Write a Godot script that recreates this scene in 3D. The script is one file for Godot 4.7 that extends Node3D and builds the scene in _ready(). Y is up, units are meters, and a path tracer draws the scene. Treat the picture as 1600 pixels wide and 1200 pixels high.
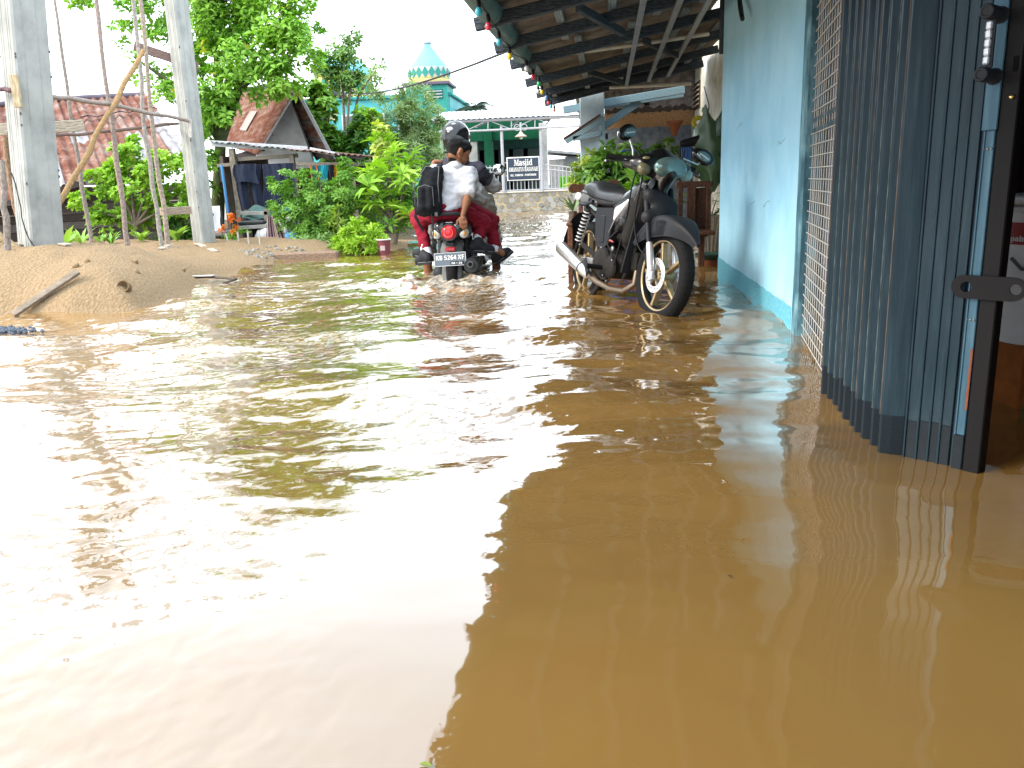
extends Node3D
# A flooded street: muddy water, two motorbikes, a shop front on the right, wooden houses, trees and a mosque behind.

class G:
	# collects triangles; face(a, b, c) is wound counter-clockwise seen from its front
	var v := PackedVector3Array()
	var ix := PackedInt32Array()
	var co := PackedColorArray()
	var uv := PackedVector2Array()
	func face(a: int, b: int, c: int) -> void:
		ix.append(a); ix.append(c); ix.append(b)
	func quad(a: Vector3, b: Vector3, c: Vector3, d: Vector3) -> void:
		var n := v.size()
		v.append_array([a, b, c, d])
		face(n, n + 1, n + 2); face(n, n + 2, n + 3)
	func tri(a: Vector3, b: Vector3, c: Vector3) -> void:
		var n := v.size()
		v.append_array([a, b, c])
		face(n, n + 1, n + 2)
	# a box with chamfered edges
	func box(c: Vector3, s: Vector3, b := 0.0, bs := Basis()) -> G:
		var h := s * 0.5
		b = minf(b, minf(h.x, minf(h.y, h.z)) * 0.9)
		if b <= 0.0:
			for ax in 3:
				for sg in [-1.0, 1.0]:
					var n := Vector3.ZERO; n[ax] = sg
					var p := Vector3.ZERO; p[(ax + 1) % 3] = 1.0
					var q := Vector3.ZERO; q[(ax + 2) % 3] = sg
					quad(c + bs * ((n - p - q) * h), c + bs * ((n + p - q) * h), c + bs * ((n + p + q) * h), c + bs * ((n - p + q) * h))
			return self
		var start := ix.size()
		var P := {}
		for sx in [-1, 1]:
			for sy in [-1, 1]:
				for sz in [-1, 1]:
					var k := Vector3(sx, sy, sz)
					for ax in 3:
						var p := k * (h - Vector3.ONE * b)
						p[ax] = k[ax] * h[ax]
						P[[sx, sy, sz, ax]] = p
		var put := func(pts: Array) -> void:
			var m := Vector3.ZERO
			for p in pts: m += p
			var n: Vector3 = (pts[1] - pts[0]).cross(pts[2] - pts[0])
			if n.dot(m) < 0.0: pts.reverse()
			var at := v.size()
			for p in pts: v.append(c + bs * p)
			face(at, at + 1, at + 2)
			if pts.size() == 4: face(at, at + 2, at + 3)
		for ax in 3:
			var u := (ax + 1) % 3
			var w := (ax + 2) % 3
			for sg in [-1, 1]:
				var r := []
				for q in [[-1, -1], [1, -1], [1, 1], [-1, 1]]:
					var k := [0, 0, 0, ax]
					k[ax] = sg; k[u] = q[0]; k[w] = q[1]
					r.append(P[k])
				put.call(r)
				for s2 in [-1, 1]:
					var k := [0, 0, 0, ax]
					k[ax] = sg; k[u] = s2
					var e := []
					for t in [[-1, ax], [1, ax], [1, u], [-1, u]]:
						var kk := k.duplicate()
						kk[w] = t[0]; kk[3] = t[1]
						e.append(P[kk])
					put.call(e)
		for sx in [-1, 1]:
			for sy in [-1, 1]:
				for sz in [-1, 1]:
					put.call([P[[sx, sy, sz, 0]], P[[sx, sy, sz, 1]], P[[sx, sy, sz, 2]]])
		return self
	# a beam of rectangular section from a to b; w across (level), h up
	func beam(a: Vector3, b: Vector3, w: float, h: float, ch := 0.003, up := Vector3.UP) -> G:
		var z := (b - a).normalized()
		if absf(z.dot(up)) > 0.99: up = Vector3.RIGHT
		var x := up.cross(z).normalized()
		return box((a + b) * 0.5, Vector3(w, h, a.distance_to(b)), ch, Basis(x, z.cross(x), z))
	func loft(rings: Array, closed := true, caps := true) -> G:
		var n: int = rings[0].size()
		var base := v.size()
		for r in rings: v.append_array(r)
		var i0 := ix.size()
		for i in rings.size() - 1:
			for j in (n if closed else n - 1):
				var a := base + i * n + j
				var b := base + i * n + (j + 1) % n
				face(a, b, b + n); face(a, b + n, a + n)
		if caps and closed:
			for e in [0, rings.size() - 1]:
				var at := v.size()
				var m := Vector3.ZERO
				for p in rings[e]: m += p
				v.append(m / n)
				v.append_array(rings[e])
				for j in n:
					if e == 0: face(at, at + 1 + (j + 1) % n, at + 1 + j)
					else: face(at, at + 1 + j, at + 1 + (j + 1) % n)
		if closed: outward(i0)
		return self
	func outward(i0: int) -> void:
		var vol := 0.0
		var o := v[ix[i0]]
		for i in range(i0, ix.size(), 3):
			vol += (v[ix[i]] - o).dot((v[ix[i + 2]] - o).cross(v[ix[i + 1]] - o))
		if vol < 0.0:
			for i in range(i0, ix.size(), 3):
				var t := ix[i + 1]; ix[i + 1] = ix[i + 2]; ix[i + 2] = t
	# a tube through points; r is a number or one radius per point; flat squeezes it along the second axis
	func tube(pts: Array, r, n := 8, caps := true, flat := 1.0, up := Vector3.UP) -> G:
		var rings := []
		var x := Vector3.ZERO
		for i in pts.size():
			var d: Vector3 = (pts[mini(i + 1, pts.size() - 1)] - pts[maxi(i - 1, 0)]).normalized()
			if i == 0:
				x = up.cross(d)
				if x.length() < 0.05: x = Vector3.RIGHT.cross(d)
			x = (x - d * x.dot(d)).normalized()
			var y := d.cross(x)
			var rr: float = r[i] if r is Array else r
			var ring := PackedVector3Array()
			for j in n:
				var a := TAU * j / n
				ring.append(pts[i] + (x * cos(a) + y * sin(a) * flat) * rr)
			rings.append(ring)
		return loft(rings, true, caps)
	func lathe(prof: Array, n := 16, xf := Transform3D(), caps := true) -> G:
		var rings := []
		for p in prof:
			var ring := PackedVector3Array()
			for j in n:
				var a := TAU * j / n
				ring.append(xf * Vector3(cos(a) * p.x, p.y, sin(a) * p.x))
			rings.append(ring)
		return loft(rings, true, caps)
	func torus(R: float, r: float, n := 32, m := 8, xf := Transform3D(), squash := 1.0) -> G:
		var i0 := ix.size()
		var base := v.size()
		for i in n:
			var a := TAU * i / n
			for j in m:
				var b := TAU * j / m
				v.append(xf * Vector3(cos(a) * (R + r * cos(b)), sin(a) * (R + r * cos(b)), r * sin(b) * squash))
		for i in n:
			for j in m:
				var a := base + i * m + j
				var b := base + i * m + (j + 1) % m
				var c := base + ((i + 1) % n) * m + (j + 1) % m
				var d := base + ((i + 1) % n) * m + j
				face(a, d, c); face(a, c, b)
		outward(i0)
		return self
	func ball(c: Vector3, r: Vector3, n := 12, bs := Basis()) -> G:
		var rings := []
		for i in range(1, n):
			var t := PI * i / n
			var ring := PackedVector3Array()
			for j in n + 4:
				var a := TAU * j / (n + 4)
				ring.append(c + bs * (Vector3(sin(t) * cos(a), cos(t), sin(t) * sin(a)) * r))
			rings.append(ring)
		return loft(rings)
	# a grid of points f(u, v) with u, v in 0..1
	func sheet(nu: int, nv: int, f: Callable) -> G:
		var base := v.size()
		for i in nv + 1:
			for j in nu + 1: v.append(f.call(float(j) / nu, float(i) / nv))
		for i in nv:
			for j in nu:
				var a := base + i * (nu + 1) + j
				face(a, a + 1, a + nu + 2); face(a, a + nu + 2, a + nu + 1)
		return self
	# a flat outline in the x-y plane of xf, d thick along its z
	func ext(poly: PackedVector2Array, d: float, xf := Transform3D()) -> G:
		if Geometry2D.is_polygon_clockwise(poly): poly.reverse()
		var t := Geometry2D.triangulate_polygon(poly)
		var n := poly.size()
		var i0 := ix.size()
		for s in 2:
			var at := v.size()
			for p in poly: v.append(xf * Vector3(p.x, p.y, d * (0.5 - s)))
			for i in range(0, t.size(), 3):
				if s == 0: face(at + t[i], at + t[i + 1], at + t[i + 2])
				else: face(at + t[i], at + t[i + 2], at + t[i + 1])
		for i in n:
			var a := poly[i]
			var b := poly[(i + 1) % n]
			quad(xf * Vector3(a.x, a.y, -d / 2), xf * Vector3(b.x, b.y, -d / 2), xf * Vector3(b.x, b.y, d / 2), xf * Vector3(a.x, a.y, d / 2))
		outward(i0)
		return self
	# a corrugated sheet: o corner, along the waves' ridges, across them
	func corr(o: Vector3, along: Vector3, across: Vector3, amp: float, pitch: float, bow := 0.0) -> G:
		var w := across.length()
		var n := maxi(4, int(w / pitch * 6.0))
		var up := across.cross(along).normalized()
		return sheet(n, 3, func(a, b): return o + across * a + along * b + up * (amp * sin(a * w / pitch * TAU) + bow * sin(b * PI)))
	func mesh() -> ArrayMesh:
		var nn := PackedVector3Array()
		nn.resize(v.size())
		for i in range(0, ix.size(), 3):
			var a := ix[i]; var b := ix[i + 1]; var c := ix[i + 2]
			var f := (v[c] - v[a]).cross(v[b] - v[a])
			nn[a] += f; nn[b] += f; nn[c] += f
		for i in nn.size(): nn[i] = nn[i].normalized() if nn[i].length_squared() > 1e-20 else Vector3.UP
		var arr := []
		arr.resize(Mesh.ARRAY_MAX)
		arr[Mesh.ARRAY_VERTEX] = v; arr[Mesh.ARRAY_NORMAL] = nn; arr[Mesh.ARRAY_INDEX] = ix
		if co.size() == v.size(): arr[Mesh.ARRAY_COLOR] = co
		if uv.size() == v.size(): arr[Mesh.ARRAY_TEX_UV] = uv
		var m := ArrayMesh.new()
		m.add_surface_from_arrays(Mesh.PRIMITIVE_TRIANGLES, arr)
		return m

var rng := RandomNumberGenerator.new()
var textures := {}
var mats := {}
var taken := {}

func rf(a: float, b: float) -> float: return rng.randf_range(a, b)
func jit(s: float) -> Vector3: return Vector3(rf(-s, s), rf(-s, s), rf(-s, s))

# shared noise textures: what = cloudy, speckled, grainy (streaks)
func noise_tex(what: String, lo: float, size := 512) -> NoiseTexture2D:
	var key := "%s %.2f" % [what, lo]
	if textures.has(key): return textures[key]
	var n := FastNoiseLite.new()
	n.seed = what.hash() % 1000
	n.noise_type = FastNoiseLite.TYPE_SIMPLEX_SMOOTH
	n.fractal_octaves = 5
	n.frequency = {"cloud": 0.008, "speck": 0.07, "grain": 0.02, "lump": 0.03}[what]
	if what == "speck": n.fractal_octaves = 3
	var t := NoiseTexture2D.new()
	t.width = size; t.height = size; t.seamless = true; t.noise = n
	var g := Gradient.new()
	g.offsets = PackedFloat32Array([0.15, 0.85])
	var l := pow(lo, 1.0 / 2.2)
	g.colors = PackedColorArray([Color(l, l, l), Color.WHITE])
	t.color_ramp = g
	textures[key] = t
	return t

# several colours (linear) spread over noise
func ramp_tex(key: String, what: String, stops: Array, cols: Array, size := 512) -> NoiseTexture2D:
	if textures.has(key): return textures[key]
	var n := FastNoiseLite.new()
	n.seed = key.hash() % 1000
	n.noise_type = FastNoiseLite.TYPE_SIMPLEX_SMOOTH
	n.fractal_octaves = 6
	n.fractal_gain = 0.6
	n.frequency = {"cloud": 0.008, "speck": 0.06, "grain": 0.02}[what]
	var t := NoiseTexture2D.new()
	t.width = size; t.height = size; t.seamless = true; t.noise = n
	var g := Gradient.new()
	g.offsets = PackedFloat32Array(stops)
	var cc := PackedColorArray()
	for c in cols: cc.append(c.linear_to_srgb())
	g.colors = cc
	t.color_ramp = g
	textures[key] = t
	return t

# c is a linear real-world colour
func mk(c: Color, rough := 0.8, what := "cloud", vary := 0.75, scale := Vector3.ONE, bump := 0.0, metal := 0.0, world := false) -> StandardMaterial3D:
	var key := str([c, rough, what, vary, scale, bump, metal, world])
	if mats.has(key): return mats[key]
	var m := StandardMaterial3D.new()
	m.albedo_color = c.linear_to_srgb()
	m.roughness = rough
	m.metallic = metal
	if rough >= 0.45 and metal == 0.0: m.metallic_specular = 0.28
	if what != "":
		m.albedo_texture = noise_tex(what, vary)
		m.uv1_triplanar = true
		m.uv1_world_triplanar = world
		m.uv1_scale = scale
		if bump > 0.0:
			m.heightmap_enabled = true
			m.heightmap_texture = noise_tex("speck" if what == "speck" else "grain", 0.0)
			m.heightmap_scale = bump
	mats[key] = m
	return m

func ramped(key: String, what: String, stops: Array, cols: Array, rough: float, scale: Vector3, bump := 0.0, metal := 0.0, world := true) -> StandardMaterial3D:
	if mats.has(key): return mats[key]
	var m := mk(Color.WHITE, rough, "cloud", 0.5, scale, bump, metal, world).duplicate() as StandardMaterial3D
	m.albedo_texture = ramp_tex(key, what, stops, cols)
	mats[key] = m
	return m

func paint(c: Color, rough := 0.3) -> StandardMaterial3D: return mk(c, rough, "cloud", 0.85, Vector3(2, 2, 2))

func numbered(called: String) -> String:
	var n: int = taken.get(called, 0)
	taken[called] = n + 1
	return called if n == 0 else "%s_%03d" % [called, n]

func tag(o: Node, label: String, category: String, group := "") -> Node:
	o.set_meta("label", label)
	o.set_meta("category", category)
	if group: o.set_meta("group", group)
	return o

func thing(called: String, label: String, category: String, at := Vector3.ZERO, turn := 0.0, group := "") -> Node3D:
	var o := Node3D.new()
	o.name = numbered(called)
	add_child(o)
	o.position = at
	o.rotation.y = turn
	tag(o, label, category, group)
	return o

func part(parent: Node, called: String, g, m: Material, label := "") -> MeshInstance3D:
	var o := MeshInstance3D.new()
	o.mesh = g.mesh() if g is G else g
	o.material_override = m
	if parent == self:
		o.name = numbered(called)
		add_child(o)
	else:
		o.name = called
		parent.add_child(o, true)
	if label: o.set_meta("label", label)
	return o

func struct(called: String, g, m: Material) -> MeshInstance3D:
	var o := part(self, called, g, m)
	o.set_meta("kind", "structure")
	return o

# a thing that is one mesh
func single(called: String, g, m: Material, label: String, category: String, group := "") -> MeshInstance3D:
	var o := part(self, called, g, m)
	tag(o, label, category, group)
	return o

# a soft body: tapered capsules [a, b, radius a, radius b] joined by a smooth minimum and meshed as surface nets
func nets(g: G, bones: Array, cell: float, k := 70.0, crease := 0.0) -> G:
	var lo := Vector3.INF
	var hi := -Vector3.INF
	for b in bones:
		var r: float = maxf(b[2], b[3]) + 2.5 / k + cell * 2.0
		lo = lo.min(b[0].min(b[1]) - Vector3.ONE * r)
		hi = hi.max(b[0].max(b[1]) + Vector3.ONE * r)
	var nx := int((hi.x - lo.x) / cell) + 2
	var ny := int((hi.y - lo.y) / cell) + 2
	var nz := int((hi.z - lo.z) / cell) + 2
	var acc := PackedFloat32Array()
	acc.resize(nx * ny * nz)
	for b in bones:
		var A: Vector3 = b[0]
		var ab: Vector3 = b[1] - A
		var l2 := maxf(ab.length_squared(), 1e-9)
		var ra: float = b[2]
		var rd: float = b[3] - ra
		var r: float = maxf(b[2], b[3]) + 2.5 / k + cell
		var p0 := ((A.min(b[1]) - Vector3.ONE * r - lo) / cell).max(Vector3.ZERO)
		var p1 := (A.max(b[1]) + Vector3.ONE * r - lo) / cell
		for iz in range(int(p0.z), mini(nz, int(p1.z) + 1)):
			for iy in range(int(p0.y), mini(ny, int(p1.y) + 1)):
				var at := (iz * ny + iy) * nx
				for ixx in range(int(p0.x), mini(nx, int(p1.x) + 1)):
					var p := lo + Vector3(ixx, iy, iz) * cell - A
					var t := clampf(p.dot(ab) / l2, 0.0, 1.0)
					acc[at + ixx] += exp(-k * ((p - ab * t).length() - ra - rd * t))
	for i in acc.size():
		var a := acc[i]
		acc[i] = -log(a) / k if a > 1e-6 else 1.0
	var ids := {}
	var far := cell * 1.9
	var i0 := g.ix.size()
	var nse := FastNoiseLite.new()
	nse.frequency = 9.0
	nse.fractal_octaves = 2
	for iz in nz - 1:
		for iy in ny - 1:
			for ixx in nx - 1:
				var at := (iz * ny + iy) * nx + ixx
				if absf(acc[at]) > far: continue
				var s := 0
				var m := Vector3.ZERO
				var cnt := 0
				var f := [acc[at], acc[at + 1], acc[at + nx], acc[at + nx + 1], acc[at + nx * ny], acc[at + nx * ny + 1], acc[at + nx * ny + nx], acc[at + nx * ny + nx + 1]]
				for q in 8: s += int(f[q] < 0.0)
				if s == 0 or s == 8: continue
				for q in 8:
					for ax in 3:
						if q & (1 << ax): continue
						var q2 := q | (1 << ax)
						if (f[q] < 0.0) == (f[q2] < 0.0): continue
						var c := Vector3(q & 1, (q >> 1) & 1, q >> 2)
						c[ax] += f[q] / (f[q] - f[q2])
						m += c
						cnt += 1
				ids[at] = g.v.size()
				var pp := lo + (Vector3(ixx, iy, iz) + m / cnt) * cell
				if crease > 0.0:
					var gr := Vector3(f[1] - f[0] + f[7] - f[6], f[2] - f[0] + f[7] - f[5], f[4] - f[0] + f[7] - f[3]).normalized()
					pp += gr * nse.get_noise_3d(pp.x, pp.y * 1.6, pp.z) * crease
				g.v.append(pp)
	var step := [1, nx, nx * ny]
	for at in ids:
		for ax in 3:
			var a: int = step[ax]
			if at + a >= acc.size() or (acc[at] < 0.0) == (acc[at + a] < 0.0): continue
			var u: int = step[(ax + 1) % 3]
			var w: int = step[(ax + 2) % 3]
			if not (ids.has(at - u) and ids.has(at - w) and ids.has(at - u - w)): continue
			var q := [ids[at], ids[at - u], ids[at - u - w], ids[at - w]]
			if acc[at] < 0.0: q.reverse()
			g.face(q[0], q[2], q[1]); g.face(q[0], q[3], q[2])
	g.outward(i0)
	return g

func words(parent: Node, called: String, text: String, size: float, depth: float, at: Vector3, basis: Basis, m: Material, font := "Droid Sans", width := 0.0) -> MeshInstance3D:
	var t := TextMesh.new()
	var f := SystemFont.new()
	f.font_names = PackedStringArray([font])
	f.font_weight = 700
	t.font = f
	t.text = text
	t.font_size = 32
	t.pixel_size = size / 32.0
	t.depth = depth
	t.curve_step = 4.0
	var o := part(parent, called, t, m)
	var b := basis
	if width > 0.0:
		var w := t.get_aabb().size.x
		if w > 0.001: b = Basis(basis.x * (width / w), basis.y, basis.z)
	o.transform = Transform3D(b, at)
	return o

func _ready() -> void:
	rng.seed = 7
	camera_and_light()
	flood()
	ground()
	shop()
	awning()
	neighbour_porch()
	mosque()
	gate()
	left_house()
	gable_house()
	shed()
	plants()
	posts()
	debris()
	parked_bike()
	scooter()
	riders()
	furniture()

func camera_and_light() -> void:
	var cam := Camera3D.new()
	cam.name = "camera"
	add_child(cam)
	cam.fov = 51.28
	cam.near = 0.05
	cam.far = 600.0
	cam.transform = Transform3D(Basis(Vector3.UP, deg_to_rad(5.6)) * Basis(Vector3.RIGHT, deg_to_rad(-14.0)) * Basis(Vector3.BACK, -0.04), Vector3(0, 0.77, 0))
	var e := Environment.new()
	e.background_mode = Environment.BG_SKY
	e.tonemap_mode = Environment.TONE_MAPPER_LINEAR
	e.tonemap_exposure = 3.6
	e.sdfgi_enabled = true
	e.ssao_enabled = true
	e.ssil_enabled = true
	var s := ProceduralSkyMaterial.new()
	s.sky_top_color = Color(0.89, 0.945, 1.0)
	s.sky_horizon_color = Color(0.95, 0.975, 1.0)
	s.ground_bottom_color = Color(0.35, 0.30, 0.22)
	s.ground_horizon_color = Color(0.80, 0.82, 0.82)
	s.sky_curve = 0.2
	s.sun_angle_max = 0.0
	e.sky = Sky.new()
	e.sky.sky_material = s
	e.background_energy_multiplier = 1.12
	var we := WorldEnvironment.new()
	we.name = "world_environment"
	we.environment = e
	add_child(we)
	# bright overcast: a wide, soft sun behind thin cloud, up on the left
	var sun := DirectionalLight3D.new()
	sun.name = "sun"
	add_child(sun)
	sun.light_color = Color(1.0, 0.96, 0.90)
	sun.light_energy = 0.5
	sun.light_angular_distance = 25.0
	sun.shadow_enabled = true
	sun.rotation_degrees = Vector3(-34, -64, 0)

# ---------------------------------------------------------------- water and ground
var wavy: FastNoiseLite
var fine: FastNoiseLite
var broad: FastNoiseLite
const SCOOT := Vector2(-1.13, -6.75)

func wave(x: float, z: float) -> float:
	var d := Vector2(x, z).distance_to(SCOOT)
	# how stirred the water is: fine wind ripples on the open left, nearly still near the shop
	var calm := smoothstep(-1.2, -3.4, z)
	var left := smoothstep(0.1, -1.3, x + 0.12 * (z + 3.0))
	var porch := smoothstep(-0.7, 0.3, x)
	var a := lerpf(0.24, 1.0, calm) * lerpf(1.0, 0.8, porch)
	var h := broad.get_noise_2d(x * 0.6, z) * 0.028 * lerpf(0.42, 1.0, calm)
	h += wavy.get_noise_2d(x * 0.5 + z * 0.2, z) * 0.0085 * a
	h += fine.get_noise_2d(x * 0.7 - z * 0.3, z * 1.2) * (0.0026 * left * lerpf(0.3, 1.0, calm) + 0.0012 * a)
	# long low crests rolling from the scooter towards the near left
	var run := (z * 0.93 - x * 0.36) * TAU / 0.52 + 5.0 * broad.get_noise_2d(x * 0.35, z * 0.35)
	h += 0.0042 * sin(run) * calm * (0.35 + 0.65 * left) * (0.5 + broad.get_noise_2d(x * 0.5 + 31.0, z * 0.5))
	# the scooter's wake: a V that opens behind it and the churned strip between
	var back := z - SCOOT.y
	if back > -0.6 and back < 5.0:
		for s in [-1.0, 1.0]:
			if back < -0.15: continue
			var off: float = (x - SCOOT.x) * s - back * (2.3 if s < 0.0 else 0.9) - 0.12
			h += 0.036 * exp(-off * off / (0.03 if s < 0.0 else 0.012)) * exp(-maxf(back, 0.0) * 1.1) * (0.7 + 0.5 * wavy.get_noise_2d(x * 0.5, z * 0.5))
			h += 0.004 * sin(off * 24.0) * exp(-absf(off) * 1.5) * exp(-back * 0.35)
	h += exp(-d * d / 0.45) * (0.050 * wavy.get_noise_2d(x * 1.5, z * 1.5) + 0.014 * fine.get_noise_2d(x, z) + 0.012)
	# small rings by the door and round the parked wheel
	for c in [[0.62, -3.1, 0.0012, 60.0, 0.30], [0.50, -4.9, 0.0022, 42.0, 0.35], [0.03, -5.9, 0.0022, 42.0, 0.3]]:
		var e := Vector2(x, z).distance_to(Vector2(c[0], c[1]))
		h += c[2] * sin(e * c[3]) * exp(-e * e / (c[4] * c[4]))
	return h

func flood() -> void:
	wavy = FastNoiseLite.new()
	wavy.seed = 3; wavy.frequency = 3.3; wavy.fractal_octaves = 2
	fine = FastNoiseLite.new()
	fine.seed = 5; fine.frequency = 10.0; fine.fractal_octaves = 2
	broad = FastNoiseLite.new()
	broad.seed = 9; broad.frequency = 1.25; broad.fractal_octaves = 1
	var g := G.new()
	var zs := [3.0, 1.5, 0.6, 0.0]
	var z := -0.5
	while z > -27.0:
		zs.append(z)
		z -= maxf(0.012, 0.0075 * absf(z))
	var xs := [-16.0, -12.0, -10.0]
	for i in 440: xs.append(-8.5 + 8.5 * i / 300.0 if i < 300 else 0.0 + (i - 300) * 0.011)
	for x in [1.7, 2.2, 3.0, 5.0]: xs.append(x)
	var cols := PackedColorArray()
	for zz in zs:
		for x in xs:
			g.v.append(Vector3(x, wave(x, zz), zz))
			g.uv.append(Vector2((x + 8.0) / 10.0, (zz + 11.0) / 11.0))
			# one muddy colour, with drifting streaks of thicker and thinner silt, and froth round the wheel
			var m: float = 0.5 + 0.5 * broad.get_noise_2d(x * 0.22 + 40.0, zz * 0.16) + 0.3 * broad.get_noise_2d(x * 0.7 - 20.0, zz * 0.5)
			var c := Color(0.200, 0.118, 0.036).lerp(Color(0.255, 0.140, 0.040), clampf(m, 0.0, 1.0))
			var d := Vector2(x, zz).distance_to(SCOOT + Vector2(0.05, 0.15))
			var bk: float = zz - SCOOT.y
			var crest: float = absf(SCOOT.x - x - bk * 2.3 - 0.12) / 0.22
			var nz: float = fine.get_noise_2d(x * 1.3, zz * 1.3) + 0.6 * wavy.get_noise_2d(x * 2.0, zz * 2.0)
			var f: float = clampf((nz + 0.75 - d * 1.05) * 1.5, 0.0, 1.0)
			if bk > 0.0 and bk < 0.9: f = maxf(f, clampf((nz * 1.4 + 0.75 - crest - bk * 0.7) * 1.4, 0.0, 1.0))
			cols.append(c.lerp(Color(0.56, 0.51, 0.43), f * 0.9))
	g.co = cols
	var n := xs.size()
	for i in zs.size() - 1:
		for j in n - 1:
			var a := i * n + j
			g.face(a, a + 1, a + n + 1); g.face(a, a + n + 1, a + n)
	var m := StandardMaterial3D.new()
	m.vertex_color_use_as_albedo = true
	m.roughness = 0.03
	m.metallic_specular = 0.70
	m.clearcoat_enabled = true
	m.clearcoat = 0.9
	m.clearcoat_roughness = 0.03
	m.texture_repeat = false
	m.heightmap_enabled = true
	m.heightmap_texture = ripple_map()
	m.heightmap_scale = 2.1
	struct("flood_water", g, m)

# fine wind ripples as a height picture of 10 by 11 metres of water, fading out where the porch shelters it
func ripple_map() -> ImageTexture:
	var n := FastNoiseLite.new()
	n.seed = 31
	n.noise_type = FastNoiseLite.TYPE_SIMPLEX_SMOOTH
	n.frequency = 0.055
	n.fractal_octaves = 2
	n.domain_warp_enabled = true
	n.domain_warp_amplitude = 12.0
	n.domain_warp_frequency = 0.01
	var S := 2048
	var im := n.get_image(S, S)
	var d := im.get_data()
	var B := 8
	for by in S / B:
		for bx in S / B:
			var x := -8.0 + 10.0 * (bx + 0.5) * B / S
			var z := -11.0 + 11.0 * (by + 0.5) * B / S
			var k := smoothstep(0.1, -1.0, x + 0.25 * broad.get_noise_2d(x, z) + 0.10 * (z + 3.0))
			k *= 0.25 + 0.75 * smoothstep(0.35, -0.25, broad.get_noise_2d(x * 0.45 + 7.0, z * 0.4) - 0.15 * (z + 2.5) * 0.0)
			k *= lerpf(0.35, 1.0, smoothstep(-0.9, -2.4, z + 0.5 * x + 0.5))
			k = maxf(k, 0.10 * smoothstep(-1.5, -4.0, z))
			for y in B:
				var at := (by * B + y) * S + bx * B
				for q in B: d[at + q] = int(128.0 + (d[at + q] - 128.0) * k)
	return ImageTexture.create_from_image(Image.create_from_data(S, S, false, Image.FORMAT_L8, d))

var shore := PackedVector2Array([Vector2(-14, -4.6), Vector2(-7, -4.7), Vector2(-4.6, -5.15), Vector2(-4.1, -5.33), Vector2(-3.65, -5.30), Vector2(-3.25, -5.45), Vector2(-3.22, -5.9), Vector2(-3.42, -6.9), Vector2(-3.75, -7.4), Vector2(-3.62, -8.0), Vector2(-3.55, -8.6), Vector2(-3.7, -9.5), Vector2(-3.05, -10.1), Vector2(-2.6, -10.3), Vector2(-2.45, -10.9), Vector2(-2.5, -14), Vector2(-2.6, -23.6), Vector2(-30, -23.6), Vector2(-30, -4.6)])
var lumps: FastNoiseLite

func land(x: float, z: float) -> float:
	var p := Vector2(x, z)
	var d := 1e9
	for i in 16: d = minf(d, p.distance_to(Geometry2D.get_closest_point_to_segment(p, shore[i], shore[i + 1])))
	if not Geometry2D.is_point_in_polygon(p, shore): d = -d
	var front := smoothstep(-8.3, -7.0, z)
	var top := lerpf(0.17, 0.36, front) * smoothstep(-11.8, -10.2, z) + 0.05
	var n := lumps.get_noise_2d(x, z)
	var h := top * (1.0 - exp(-maxf(d, 0.0) / lerpf(0.45, 0.36, front))) if d > 0.0 else d * 0.35
	if d > 0.0: h += clampf(d * 2.0, 0.0, 1.0) * (n * 0.05 + lumps.get_noise_2d(x * 2.3 + 5.0, z * 2.3) * 0.024 + lumps.get_noise_2d(x * 7.0, z * 7.0) * 0.010) + 0.012 * clampf(d * 12.0, 0.0, 1.0)
	return h

func ground() -> void:
	lumps = FastNoiseLite.new()
	lumps.seed = 21; lumps.frequency = 0.9; lumps.fractal_octaves = 4
	var g := G.new()
	g.quad(Vector3(-300, -0.42, 60), Vector3(300, -0.42, 60), Vector3(300, -0.42, -500), Vector3(-300, -0.42, -500))
	struct("ground", g, mk(Color(0.10, 0.08, 0.05), 0.9, "cloud", 0.5, Vector3.ONE * 0.2, 0.0, 0.0, true))
	g = G.new()
	g.box(Vector3(0, -0.15, -75), Vector3(140, 0.45, 102.4))
	struct("mosque_ground", g, mk(Color(0.28, 0.26, 0.22), 0.9, "cloud", 0.6, Vector3.ONE * 0.3, 0.0, 0.0, true))
	g = G.new()
	g.sheet(190, 150, func(u, v):
		var x: float = -9.5 + 7.3 * u
		var z: float = -4.3 - 7.7 * v
		return Vector3(x, land(x, z), z))
	var sand := ramped("sand", "speck", [0.2, 0.5, 0.8], [Color(0.20, 0.130, 0.068), Color(0.25, 0.172, 0.098), Color(0.30, 0.22, 0.135)], 0.95, Vector3.ONE * 1.1, 2.0)
	sand.heightmap_texture = noise_tex("speck", 0.0)
	sand.heightmap_scale = 0.9
	struct("sand_bank", g, sand)
	g = G.new()
	g.sheet(60, 60, func(u, v):
		var x: float = -30.0 + 28.0 * u
		var z: float = -4.0 - 20.0 * v
		if x > -9.6 and z > -11.9: return Vector3(x, -0.5, z)
		return Vector3(x, land(x, z) - 0.01, z))
	struct("yard_soil", g, mk(Color(0.16, 0.12, 0.07), 0.95, "speck", 0.4, Vector3.ONE * 0.8, 1.5, 0.0, true))

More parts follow.
